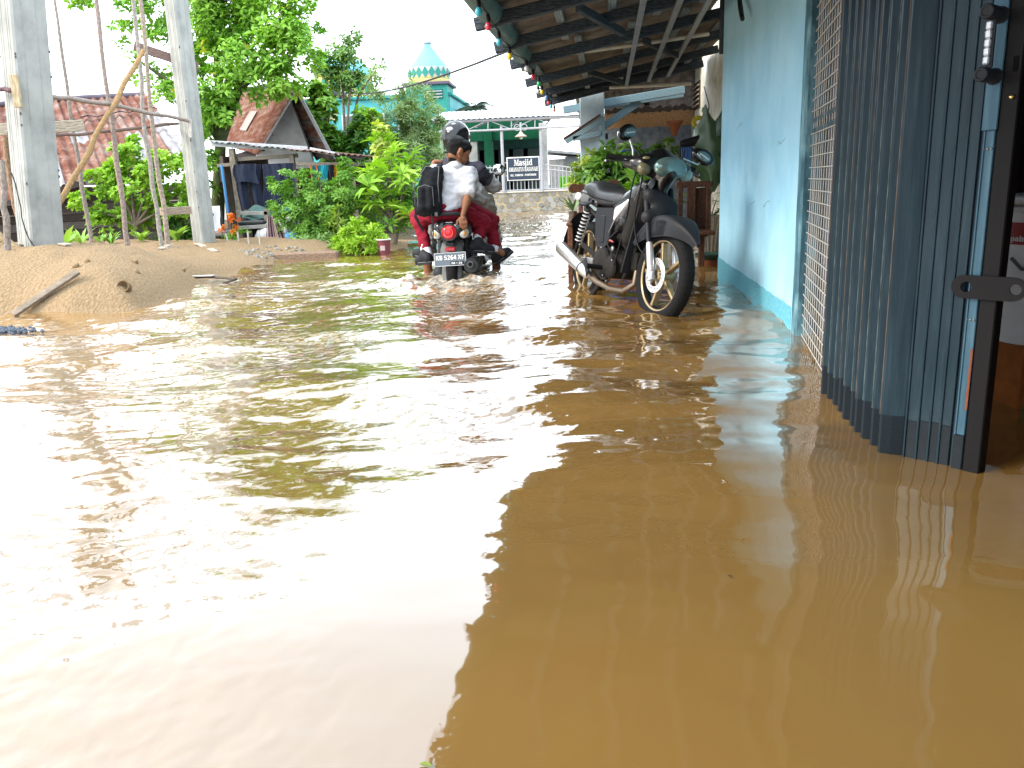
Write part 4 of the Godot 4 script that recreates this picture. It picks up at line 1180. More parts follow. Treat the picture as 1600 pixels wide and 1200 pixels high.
	var lx1 := (Vector3(0.027, 0.737, -29)).x
	var ly0 := (Vector3(-0.648, 0.523, -29)).y
	var ly1 := (Vector3(-0.638, 0.981, -29)).y
	var lime := mk(Color(0.20, 0.55, 0.05), 0.6, "cloud", 0.85)
	part(lf, "back_board", G.new().box(Vector3((lx0 + lx1) / 2, (ly0 + ly1) / 2 - 0.2, -29.05), Vector3(lx1 - lx0, ly1 - ly0 + 0.3, 0.03)), mk(Color(0.06, 0.20, 0.03), 0.7, ""))
	for i in 10: part(lf, "picket", G.new().box(Vector3(lerpf(lx0, lx1, (i + 0.5) / 10.0), (ly0 + ly1) / 2 - 0.15, -29.0), Vector3((lx1 - lx0) / 12.5, ly1 - ly0 + 0.3, 0.03), 0.006), lime)
	# low street-side sheds and a tower scaffold far off
	var sc := thing("water_tower", "distant slim tower frame above the gate canopy roof", "tower")
	for i in 3: part(sc, "upright", G.new().beam((Vector3(-0.767, 4.285, -48)) + Vector3(i * 0.35, 0, 0), (Vector3(-0.748, 5.217, -48)) + Vector3(i * 0.35, 0.1 * i, 0), 0.05, 0.05), white)
	for i in 3: part(sc, "cross_bar", G.new().beam((Vector3(-0.764, 4.459, -48)) + Vector3(0, i * 0.4, 0), (Vector3(-0.038, 4.46, -48)) + Vector3(0, i * 0.4, 0), 0.05, 0.05), white)
	part(sc, "tank", G.new().box(Vector3(-0.324, 4.809, -48.3), Vector3(0.5, 0.5, 0.3), 0.03), mk(Color(0.55, 0.56, 0.6), 0.6))

# ---------------------------------------------------------------- houses on the left
func rust_set() -> Array:
	var out := []
	for i in 4:
		out.append(ramped("rust_roof%d" % i, "cloud", [[0.25, 0.45, 0.6, 0.8], [0.15, 0.35, 0.55, 0.8], [0.3, 0.5, 0.62, 0.75], [0.2, 0.5, 0.7, 0.9]][i], [Color(0.11, 0.035, 0.021), Color(0.16, 0.062, 0.040), Color(0.20, 0.105, 0.078), Color(0.29, 0.23, 0.21)], 0.8, Vector3(0.5, 1.6, 0.5) * (0.7 + 0.25 * i)))
	return out

func planks(h: Node, a: Vector3, b: Vector3, y0: float, y1: float, n: int, mats_: Array, out: Vector3) -> void:
	for i in n:
		var y := lerpf(y0, y1, (i + 0.5) / n)
		part(h, "plank", G.new().beam(a + Vector3(0, y, 0) + out * rf(0, 0.02), b + Vector3(0, y + rf(-0.015, 0.015), 0) + out * rf(0, 0.02), 0.022, (y1 - y0) / n * rf(0.86, 0.97), 0.003), mats_[rng.randi_range(0, mats_.size() - 1)])

func wood_set() -> Array:
	var out := []
	for c in [Color(0.16, 0.13, 0.115), Color(0.23, 0.19, 0.165), Color(0.12, 0.09, 0.075), Color(0.28, 0.25, 0.22)]: out.append(mk(c, 0.9, "grain", 0.4, Vector3(0.8, 7, 0.8), 0.5))
	return out

func left_house() -> void:
	var h := thing("plank_house", "long low plank house under a rusty corrugated iron roof", "house")
	var R0: Vector3 = Vector3(-11.473, 2.487, -14.5)
	var R1: Vector3 = Vector3(-9.159, 2.866, -17)
	var E0: Vector3 = Vector3(-9.639, 0.698, -11.9)
	var E1: Vector3 = Vector3(-7.163, 1.587, -14.6)
	var rust := rust_set()
	var zinc := ramped("zinc_light", "cloud", [0.2, 0.5, 0.8], [Color(0.16, 0.115, 0.11), Color(0.27, 0.265, 0.275), Color(0.36, 0.365, 0.385)], 0.5, Vector3(0.7, 1.5, 0.7), 0, 0.3)
	var n := 12
	for row in 3:
		for i in n:
			var fa := float(i) / n
			var fb := float(i + 1.06) / n
			var ta := [0.0, 0.29, 0.60][row] as float
			var tb := [0.33, 0.65, 1.0][row] as float
			var p := R0.lerp(R1, fa).lerp(E0.lerp(E1, fa), ta)
			var q := R0.lerp(R1, fa).lerp(E0.lerp(E1, fa), tb)
			var p2 := R0.lerp(R1, fb).lerp(E0.lerp(E1, fb), ta)
			var up := Vector3(0.3, 0.8, 0.5).normalized() * (0.028 - row * 0.012 + 0.008 * (i % 2) + rf(0, 0.012))
			var m: Material = rust[rng.randi_range(0, 3)]
			if (row == 2 and i in [3, 4, 9, 11]) or (row == 1 and i == 11) or (row == 1 and i == 6): m = zinc
			part(h, "roof_sheet", G.new().corr(p + up, (q - p) * rf(0.98, 1.03), p2 - p, 0.026, 0.16), m)
	part(h, "ridge_cap", G.new().tube([R0 + Vector3(0, 0.03, 0), R0.lerp(R1, 0.5) + Vector3(0, 0.06, 0), R1 + Vector3(0, 0.03, 0)], 0.06, 6), mk(Color(0.14, 0.12, 0.15), 0.7))
	for k in 7:
		var p := R0.lerp(R1, 0.42 + k * 0.085).lerp(E0.lerp(E1, 0.42 + k * 0.085), 0.31 + 0.02 * (k % 2)) + Vector3(0.02, 0.07, 0.04)
		part(h, "lifted_edge", G.new().tube([p, p + Vector3(0.14, 0.03, 0), p + Vector3(0.30, 0.0, -0.08)], [0.02, 0.035, 0.02], 6, true, 0.4), mk(Color(0.09, 0.075, 0.085), 0.8))
	var in0 := E0 + Vector3(-0.35, 0, -0.45)
	var in1 := E1 + Vector3(-0.35, 0, -0.45)
	in0.y = 0; in1.y = 0
	planks(h, in0, in1, 0.02, 1.0, 7, wood_set(), Vector3(0.3, 0, 0.6))
	planks(h, in0 + Vector3(-1.6, 0, -2.2), in1 + Vector3(-1.6, 0, -2.2), 0.0, 1.6, 6, wood_set(), Vector3(0.3, 0, 0.6))
	for k in 6: part(h, "eave_board", G.new().beam(E0.lerp(E1, k / 6.0) + Vector3(0, -0.06 + rf(-.02, .02), 0), E0.lerp(E1, (k + 1) / 6.0) + Vector3(0, -0.06 + rf(-.02, .02), 0), 0.025, 0.09), wood_set()[rng.randi_range(0, 3)])

func gable_house() -> void:
	var h := thing("gable_house", "small house with a steep rusty gable roof and a plain white gable wall", "house")
	var rf0: Vector3 = Vector3(-4.828, 2.521, -14)
	var rb: Vector3 = Vector3(-7.664, 3.037, -18.5)
	var lf: Vector3 = Vector3(-5.573, 1.542, -14)
	var rr: Vector3 = Vector3(-4.295, 1.339, -14)
	var back := rb - rf0
	var rust := rust_set()
	var zinc := mk(Color(0.24, 0.21, 0.20), 0.5, "cloud", 0.6, Vector3(0.8, 0.8, 0.8), 0, 0.3)
	for i in 8:
		var o := rf0 + back * (i / 8.0) + Vector3(0, 0.012 * (i % 2), 0)
		part(h, "roof_sheet", G.new().corr(o, (lf - rf0) * 1.1, back * (1.07 / 8.0), 0.032, 0.17), rust[rng.randi_range(0, 3)])
		if i == 3: part(h, "zinc_patch", G.new().corr(o + (lf - rf0) * 0.45 + Vector3(-0.02, 0.03, 0.01), (lf - rf0) * 0.35, back * (0.9 / 8.0), 0.032, 0.17), zinc)
		part(h, "roof_sheet", G.new().corr(o, (rr - rf0) * 1.05, back * (1.07 / 8.0), 0.030, 0.17), rust[rng.randi_range(0, 3)])
	part(h, "ridge_cap", G.new().tube([rf0 + Vector3(0, 0.03, 0.06), rb + Vector3(0, 0.03, 0)], 0.055, 6), mk(Color(0.08, 0.07, 0.08), 0.7))
	var dark := mk(Color(0.05, 0.04, 0.04), 0.9, "grain", 0.5, Vector3(1, 5, 1))
	part(h, "barge_board", G.new().beam(rf0 + Vector3(0, -0.06, 0.02), lf + Vector3(0, -0.03, 0.02), 0.02, 0.03), mk(Color(0.30, 0.29, 0.30), 0.8, "grain"))
	part(h, "barge_board", G.new().beam(rf0 + Vector3(0, -0.06, 0.02), rr + Vector3(0, -0.04, 0.02), 0.03, 0.055), mk(Color(0.30, 0.29, 0.30), 0.8, "grain"))
	for f in [0.2, 0.45, 0.7, 0.95]:
		for s in [lf, rr]:
			var p: Vector3 = rf0.lerp(s, f) + Vector3(0, -0.07, 0)
			part(h, "purlin", G.new().beam(p, p + back * 0.4, 0.05, 0.06), mk(Color(0.15, 0.13, 0.12), 0.9, "grain"))
	part(h, "inner_barge", G.new().beam(rf0 + back * 0.2 + Vector3(0, -0.09, 0), rr + back * 0.2 + Vector3(0, -0.09, 0), 0.04, 0.1), dark)
	# gable wall
	var wz := back * 0.13
	var apex := rf0 + wz + Vector3(0, -0.12, 0)
	var l := lf + wz + Vector3(0.02, -0.05, 0)
	var r := rr + wz + Vector3(-0.22, -0.05, 0)
	var lower := Vector3(0, -1.6, 0)
	var poly := PackedVector2Array([Vector2(apex.x, apex.y), Vector2(r.x, r.y), Vector2(r.x, 0), Vector2(l.x, 0), Vector2(l.x, l.y)])
	part(h, "gable_wall", G.new().ext(poly, 0.1, Transform3D(Basis(), Vector3(0, 0, apex.z - 0.06))), ramped("lime_white", "cloud", [0.15, 0.5, 0.8], [Color(0.55, 0.55, 0.555), Color(0.68, 0.685, 0.69), Color(0.74, 0.745, 0.75)], 0.9, Vector3.ONE * 0.7))
	part(h, "side_wall", G.new().beam(Vector3(l.x + 0.05, 0.8, l.z - 0.1), Vector3(l.x + 0.05, 0.8, l.z) + Vector3(back.x, 0, back.z) * 0.75, 0.08, 1.6), dark)

func shed() -> void:
	var h := thing("laundry_shed", "open lean-to shed with a pale zinc edge, washing hung under its beam", "shed")
	var a: Vector3 = Vector3(-5.535, 1.537, -12)
	var b: Vector3 = Vector3(-4.174, 1.388, -12)
	var c: Vector3 = Vector3(-3.204, 1.224, -11.8)
	var zinc := ramped("shed_zinc", "cloud", [0.2, 0.5, 0.8], [Color(0.12, 0.095, 0.09), Color(0.19, 0.19, 0.20), Color(0.28, 0.29, 0.31)], 0.5, Vector3(0.7, 1, 0.7), 0, 0.3)
	var rust := rust_set()
	for i in 8:
		var p := a.lerp(c, i / 8.0) + Vector3(0, 0.02 + 0.012 * (i % 2), 0.05)
		part(h, "roof_sheet", G.new().corr(p, Vector3(0, 0.02, -2.1), (c - a) * (1.07 / 8.0), 0.012, 0.09), zinc if i < 4 else rust[i % 4])
	var pale := mk(Color(0.50, 0.52, 0.55), 0.6, "grain", 0.6, Vector3(1, 6, 6))
	part(h, "fascia", G.new().beam(a, b + Vector3(0.1, 0, 0), 0.025, 0.085, 0.004), pale)
	part(h, "fascia", G.new().beam(b + Vector3(0.14, 0.0, 0), Vector3(-3.642, 1.3, -11.95), 0.025, 0.06, 0.004), pale)
	part(h, "fascia", G.new().beam(Vector3(-3.642, 1.3, -11.95), c, 0.025, 0.05, 0.004), mk(Color(0.08, 0.07, 0.08), 0.8, "grain"))
	var wood := mk(Color(0.33, 0.29, 0.24), 0.85, "grain", 0.45, Vector3(5, 5, 1), 0.4)
	var woodv := mk(Color(0.30, 0.26, 0.21), 0.85, "grain", 0.45, Vector3(5, 1, 5), 0.4)
	part(h, "beam", G.new().beam(Vector3(-5.524, 1.216, -12.1), Vector3(-5.302, 1.225, -12.1), 0.05, 0.05), wood)
	part(h, "beam", G.new().beam(Vector3(-5.193, 1.295, -12.1), Vector3(-4.267, 1.313, -12.1), 0.05, 0.055), wood)
	part(h, "beam", G.new().beam(Vector3(-4.263, 1.19, -12), Vector3(-3.323, 1.152, -12), 0.05, 0.05), wood)
	for q in [[Vector3(-5.221, 1.452, -12.05), Vector3(-5.23, -0.064, -12.05), 0.085], [Vector3(-4.246, 1.338, -12.05), Vector3(-4.318, -0.093, -12.05), 0.07], [Vector3(-3.347, 1.208, -12), Vector3(-3.414, -0.118, -12), 0.06]]:
		part(h, "post", G.new().beam(Vector3(q[1].x, -0.05, q[0].z), Vector3(q[1].x - 0.02, q[0].y, q[0].z), q[2], q[2], 0.006), woodv)
	var dk := mk(Color(0.13, 0.105, 0.09), 0.9, "cloud", 0.6)
	part(h, "back_wall", G.new().box(Vector3((a.x + c.x) / 2, 0.55, -13.9), Vector3(c.x - a.x + 0.2, 1.25, 0.06), 0.0), dk)
	part(h, "tin_wall", G.new().corr((Vector3(-5.759, 1.341, -12.6)), Vector3(0, -0.35, 0), Vector3(0.42, 0, 0), 0.012, 0.08), mk(Color(0.10, 0.12, 0.14), 0.5, "grain", 0.5))
	part(h, "side_wall", G.new().box(Vector3(a.x + 0.08, 0.6, -13.0), Vector3(0.05, 1.5, 1.8), 0.0), dk)
	part(h, "yellow_board", G.new().box(Vector3(-5.313, 0.75, -13.6), Vector3(0.42, 0.8, 0.04), 0.004), mk(Color(0.22, 0.18, 0.10), 0.9))
	single("blue_pole", G.new().tube([Vector3(-5.395, 1.217, -11.95), Vector3(-5.379, 0.496, -11.95)], 0.02, 8), mk(Color(0.05, 0.24, 0.52), 0.4, ""), "blue painted stick leaning at the left of the laundry shed", "pole")
	# washing: soft sheets hung over the beam, with a fold and a thickness
	var navy := mk(Color(0.028, 0.036, 0.065), 0.95, "grain", 0.6, Vector3(6, 3, 6), 0.3)
	var cloth := func(called: String, x0: float, x1: float, yt: float, len: float, z: float, legs: bool, m: Material, label: String, taper := 0.0):
		var g := G.new()
		var ph := rf(0, 6)
		var halves := [[x0, (x0 + x1) / 2 - 0.008], [(x0 + x1) / 2 + 0.008, x1]] if legs else [[x0, x1]]
		for hh in halves:
			for side in [0.012, -0.012]:
				g.sheet(12, 12, func(u, v):
					var x: float = lerpf(hh[0], hh[1], 0.5 + (u - 0.5) * (1.0 - taper * v))
					var fold: float = 0.022 * sin(u * 9.0 + ph + v * 1.5) * (0.3 + v) + 0.01 * sin(u * 23.0 + ph)
					return Vector3(x + 0.02 * sin(v * 4.0 + ph), yt - v * len - 0.02 * sin(u * 5.0 + ph) * v, z + fold + side * sin(u * PI)))
		single(called, g, m, label, "laundry", "")
	var y := (Vector3(-4.874, 1.206, -11.98)).y
	cloth.call("navy_trousers", (Vector3(-5.201, 0.819, -11.98)).x, (Vector3(-4.803, 0.804, -11.98)).x, y, 0.80, -11.98, true, navy, "navy trousers hanging leftmost under the shed beam", 0.12)
	cloth.call("navy_shirt", (Vector3(-5.186, 0.819, -11.9)).x, (Vector3(-4.84, 0.806, -11.9)).x, y + 0.01, 0.27, -11.9, false, navy, "short navy cloth hung over the leftmost trousers", -0.08)
	cloth.call("navy_skirt", (Vector3(-4.785, 0.803, -11.96)).x, (Vector3(-4.499, 0.792, -11.96)).x, y, 0.66, -11.96, false, navy, "plain navy skirt hanging in the middle of the washing", -0.1)
	cloth.call("navy_jacket", (Vector3(-4.503, 0.792, -11.97)).x, (Vector3(-4.267, 0.784, -11.97)).x, y, 0.42, -11.97, false, navy, "navy jacket hanging next to the middle shed post", 0.3)
	var cols := [[486, 500, 0.30, Color(0.03, 0.12, 0.16), "dark teal cloth hanging beside the orange strap"], [500, 514, 0.28, Color(0.02, 0.28, 0.36), "turquoise cloth with an orange edge hanging in the shed's right bay"], [514, 524, 0.34, Color(0.02, 0.02, 0.03), "black cloth hanging in the shed's right bay"], [521, 533, 0.22, Color(0.50, 0.24, 0.02), "mustard yellow cloth hanging in the shed's right bay"], [536, 550, 0.20, Color(0.30, 0.29, 0.28), "pale grey rag hanging at the right end of the shed"]]
	for q in cols:
		var xx: float = (Vector3(-3.892, 1.119, -11.95)).x + (q[0] - 500) * 12.2 / 1250.0
		var x2: float = (Vector3(-3.892, 1.119, -11.95)).x + (q[1] - 500) * 12.2 / 1250.0
		cloth.call("hung_cloth", xx, x2, (Vector3(-3.792, 1.152, -11.95)).y, q[2], -11.95 + rf(-.03, .03), false, mk(q[3], 0.95, "grain", 0.7), q[4], 0.2)
	for k in 2:
		var o: Vector3 = Vector3(-4, 1.158, -11.85)
		if k: o = Vector3(-3.917, 1.155, -11.86)
		single("orange_strap", G.new().tube([o, o + Vector3(0.02 * k, -0.22, 0), o + Vector3(-0.01 + 0.1 * k, -0.42 + 0.2 * k, 0.01)], 0.014, 6, true, 0.4), mk(Color(0.60, 0.13, 0.02), 0.8, ""), ["long orange strap hanging straight in the shed's right bay", "short slanting orange strap beside the turquoise cloth"][k], "strap")
	# things stored in front
	var bench := thing("slatted_work_table", "rough wooden work table with a loose frame in front of the shed", "table")
	for q in [[Vector3(-4.914, 0.522, -11.3), Vector3(-4.499, 0.508, -11.3)], [Vector3(-4.924, 0.321, -11.2), Vector3(-4.489, 0.333, -11.2)], [Vector3(-5.096, 0.342, -11.6), Vector3(-4.646, 0.345, -11.6)]]: part(bench, "rail", G.new().beam(q[0], q[1], 0.06, 0.05), mk(Color(0.30, 0.30, 0.28), 0.85, "grain"))
	for q in [Vector3(-4.931, 0.46, -11.3), Vector3(-4.889, 0.405, -11.5), Vector3(-4.525, 0.446, -11.3)]: part(bench, "leg", G.new().beam(Vector3(q.x, -0.05, q.z), Vector3(q.x, 0.56, q.z), 0.06, 0.06), woodv)
	single("dark_cabinet", G.new().box((Vector3(-4.874, 0.086, -11.7)) * Vector3(1, 0, 1) + Vector3(0, 0.2, 0), Vector3(0.3, 0.45, 0.3), 0.01), mk(Color(0.05, 0.055, 0.055), 0.6, "grain", 0.5, Vector3(4, 1, 4)), "low dark cabinet under the work table by the shed", "cabinet")
	var tp := G.new()
	tp.sheet(14, 14, func(u, v): return (Vector3(-4.785, 0.465, -11.5)) + Vector3((u - 0.5) * 0.42, 0.16 * sin(u * PI * 0.9 + 0.3) * (1.0 - v) - 0.03 * v + 0.02 * sin(u * 8 + v * 5), (v - 0.5) * 0.5))
	single("green_tarp", tp, mk(Color(0.10, 0.17, 0.15), 0.5, "cloud", 0.6), "pale green tarpaulin heaped on the work table", "tarpaulin")
	single("black_tray", G.new().box(Vector3(-4.733, 0.388, -11.35), Vector3(0.40, 0.06, 0.3), 0.02), mk(Color(0.02, 0.022, 0.024), 0.4, ""), "black plastic tray on the work table", "tray")
	var ch := thing("grey_armchair", "dark grey padded chair beside the concrete post", "chair")
	var cp: Vector3 = Vector3(-5.111, 0.44, -10.9)
	part(ch, "backrest", G.new().box(cp + Vector3(0, 0.02, 0), Vector3(0.13, 0.32, 0.3), 0.04), mk(Color(0.05, 0.055, 0.065), 0.9, "grain", 0.7))
	part(ch, "seat", G.new().box(cp + Vector3(0.08, -0.17, 0.05), Vector3(0.32, 0.08, 0.36), 0.02), mk(Color(0.16, 0.16, 0.16), 0.8))
	for q in [-0.05, 0.2]: part(ch, "leg", G.new().beam(Vector3(cp.x + q, 0, cp.z + 0.15), Vector3(cp.x + q, cp.y - 0.2, cp.z + 0.15), 0.035, 0.035), mk(Color(0.05, 0.05, 0.05), 0.6, ""))
	var wt := G.new()
	wt.sheet(8, 14, func(u, v): return cp + Vector3(0.02 + u * 0.14 + 0.01 * sin(v * 7), 0.2 - v * 0.34, 0.17 + 0.012 * sin(u * 7) + (0.0 if v > 0.12 else -0.3 * (0.12 - v))))
	single("white_towel", wt, mk(Color(0.66, 0.68, 0.74), 0.95, "grain", 0.8, Vector3(8, 8, 8)), "white towel draped over the grey chair", "towel")
	var post := thing("striped_cloth_stake", "short brown wooden stake holding a striped cloth by the shrubs", "stake")
	var sp: Vector3 = Vector3(-4.302, -0.025, -10.9)
	part(post, "stake", G.new().beam(Vector3(sp.x, -0.05, sp.z), Vector3(sp.x, (Vector3(-4.255, 0.384, -10.9)).y, sp.z), 0.075, 0.075, 0.008), mk(Color(0.36, 0.25, 0.17), 0.85, "grain", 0.5, Vector3(5, 1, 5)))
	var sc := thing("striped_cloth", "maroon cloth with pale stripes draped on a stake", "cloth")
	var top: Vector3 = Vector3(-4.268, 0.475, -10.82)
	var stripes := [mk(Color(0.075, 0.022, 0.03), 0.95, "grain", 0.7), mk(Color(0.36, 0.28, 0.30), 0.95, "grain", 0.7)]
	for k in 14:
		var g := G.new()
		g.sheet(2, 8, func(u, v):
			var t: float = (k + u * (0.98)) / 14.0
			return top + Vector3((t - 0.5) * (0.12 + 0.16 * v) + v * 0.05, -v * (0.36 - 0.1 * absf(t - 0.5)), 0.02 * sin(t * 11) + 0.05 * v))
		part(sc, "stripe", g, stripes[k % 2])
	var bl := [mk(Color(0.10, 0.34, 0.62), 0.6, "cloud", 0.6, Vector3.ONE * 2), mk(Color(0.60, 0.64, 0.70), 0.6, "cloud", 0.6, Vector3.ONE * 2)]
	var bags := [[Vector3(-4.322, 0.472, -11.6), 0.17, 0.10, 0, "light blue sack on top of the pile by the shrubs"], [Vector3(-4.17, 0.081, -11.2), 0.15, 0.16, 0, "blue and white sack at the foot of the shrubs"], [Vector3(-4.206, 0.345, -11.3), 0.13, 0.14, 1, "white sack in the middle of the pile behind the striped cloth"], [Vector3(-4.511, 0.157, -11.3), 0.09, 0.22, 1, "upright white printed sack under the work table end"]]
	for q in bags:
		var g := nets(G.new(), [[q[0] + Vector3(-q[1] * 0.5, 0, 0), q[0] + Vector3(q[1] * 0.5, 0.01, 0.03), q[2] * 0.75, q[2] * 0.7], [q[0] + Vector3(0, -q[2] * 0.5, 0.05), q[0] + Vector3(0.02, q[2] * 0.5, 0), q[2] * 0.6, q[2] * 0.5]], 0.018, 40.0, 0.012)
		var sk := thing("sack", q[4], "sack")
		part(sk, "bag", g, bl[q[3]])
		if q[3]:
			for k in 4: part(sk, "print_line", G.new().box(q[0] + Vector3(0, -0.08 + k * 0.045, q[2] * 0.72), Vector3(q[1] * 0.9, 0.014, 0.01), 0.003), mk([Color(0.10, 0.25, 0.5), Color(0.45, 0.06, 0.06)][k % 2], 0.7, ""))

# ---------------------------------------------------------------- plants
func leaf_into(g: G, at: Vector3, axis: Vector3, n: Vector3, l: float, w: float, droop := 0.25) -> void:
	var s := axis.cross(n).normalized()
	n = s.cross(axis).normalized()
	var m1 := at + axis * l * 0.35 + n * w * 0.02
	var m2 := at + axis * l * 0.72 - n * l * droop * 0.4
	var tip := at + axis * l - n * l * droop
	var b := g.v.size()
	g.v.append_array([at, m1 - s * w * 0.5 + n * w * 0.16, m1, m1 + s * w * 0.5 + n * w * 0.16, m2 - s * w * 0.36 + n * w * 0.1, m2, m2 + s * w * 0.36 + n * w * 0.1, tip])
	for t in [[0, 2, 1], [0, 3, 2], [1, 2, 5], [1, 5, 4], [2, 3, 6], [2, 6, 5], [4, 5, 7], [5, 6, 7]]: g.face(b + t[0], b + t[1], b + t[2])

# a twig tip carrying several leaves
func sprig(n: int, l: float, w: float, spread := 0.9, droop := 0.25, stem := 0.0) -> ArrayMesh:
	var g := G.new()
	for i in n:
		var a := TAU * i / n * 1.62 + rf(-0.3, 0.3)
		var up := rf(0.0, 1.0) * (1.6 - spread)
		var ax := Vector3(cos(a) * spread, up + 0.15, sin(a) * spread).normalized()
		leaf_into(g, Vector3(0, stem * i / n, 0) + ax * l * 0.1, ax, Vector3.UP + jit(0.3), l * rf(0.75, 1.1), w * rf(0.8, 1.1), droop)
	return g.mesh()

var leaf_mats := {}
func leaf_mat(gloss := 0.45) -> StandardMaterial3D:
	if leaf_mats.has(gloss): return leaf_mats[gloss]
	var m := StandardMaterial3D.new()
	m.vertex_color_use_as_albedo = true
	m.roughness = gloss
	m.metallic_specular = 0.35
	m.backlight_enabled = true
	m.backlight = Color(0.75, 0.82, 0.32)
	leaf_mats[gloss] = m
	return m

# leaves spread through blobs [centre, radius]; per square metre of each blob's shell
func foliage(parent: Node, called: String, blobs: Array, per: float, mesh: Mesh, c1: Color, c2: Color, size := [0.7, 1.3], fill := 0.45, gloss := 0.45) -> void:
	var xf := []
	var cols := []
	for b in blobs:
		var c: Vector3 = b[0]
		var r: float = b[1]
		var sq: float = b[2] if b.size() > 2 else 1.0
		var n := int(per * r * r * 12.0 * (b[3] if b.size() > 3 else 1.0))
		# each blob breaks up into clumps
		var clumps := []
		for k in maxi(4, int(10 + r * 10)):
			var d := jit(1.0).normalized()
			clumps.append([d * pow(rf(0.05, 1.0), fill) * r, r * rf(0.22, 0.42), rf(0.0, 1.0)])
		for i in n:
			var cl: Array = clumps[rng.randi_range(0, clumps.size() - 1)]
			var d := jit(1.0).normalized()
			var p: Vector3 = cl[0] + d * cl[1] * pow(rf(0.0, 1.0), 0.45)
			p.y *= sq
			var outw := (p / r + d * 0.5 + jit(0.5)).normalized()
			var upv := (Vector3.UP * 0.9 + outw * 0.7 + jit(0.45)).normalized()
			var x := upv.cross(Vector3(rf(-1, 1), rf(-0.2, 0.2), rf(-1, 1))).normalized()
			var bs := Basis(x, upv, x.cross(upv)) * rf(size[0], size[1])
			xf.append(Transform3D(bs, c + p))
			var f := clampf(cl[2] * 0.6 + rf(0.0, 0.5) + 0.0, 0.0, 1.0)
			cols.append(c1.lerp(c2, f))
	scatter(parent, called, mesh, leaf_mat(gloss), xf, cols)

func scatter(parent: Node, called: String, mesh: Mesh, m: Material, xf: Array, cols: Array) -> MultiMeshInstance3D:
	var mm := MultiMesh.new()
	mm.transform_format = MultiMesh.TRANSFORM_3D
	mm.use_colors = true
	mm.mesh = mesh
	mm.instance_count = xf.size()
	for i in xf.size():
		mm.set_instance_transform(i, xf[i])
		mm.set_instance_color(i, cols[i])
	var o := MultiMeshInstance3D.new()
	o.name = called
	o.multimesh = mm
	o.material_override = m
	o.set_meta("kind", "stuff")
	parent.add_child(o, true)
	return o

func bark(c := Color(0.14, 0.11, 0.08)) -> StandardMaterial3D: return mk(c, 0.95, "grain", 0.45, Vector3(4, 1.2, 4), 0.8)

func limbs(t: Node, base: Vector3, fork: Vector3, ends: Array, r: float, m: Material) -> void:
	part(t, "trunk", G.new().tube([base, base.lerp(fork, 0.5) + jit(0.04), fork], [r, r * 0.85, r * 0.7], 10), m)
	for e in ends:
		var mid := fork.lerp(e, 0.5) + Vector3(rf(-.1, .1), rf(0.0, 0.15), rf(-.1, .1)) * fork.distance_to(e)
		part(t, "limb", G.new().tube([fork - Vector3(0, r * 0.5, 0), mid, e], [r * 0.6, r * 0.38, r * 0.12], 7), m)

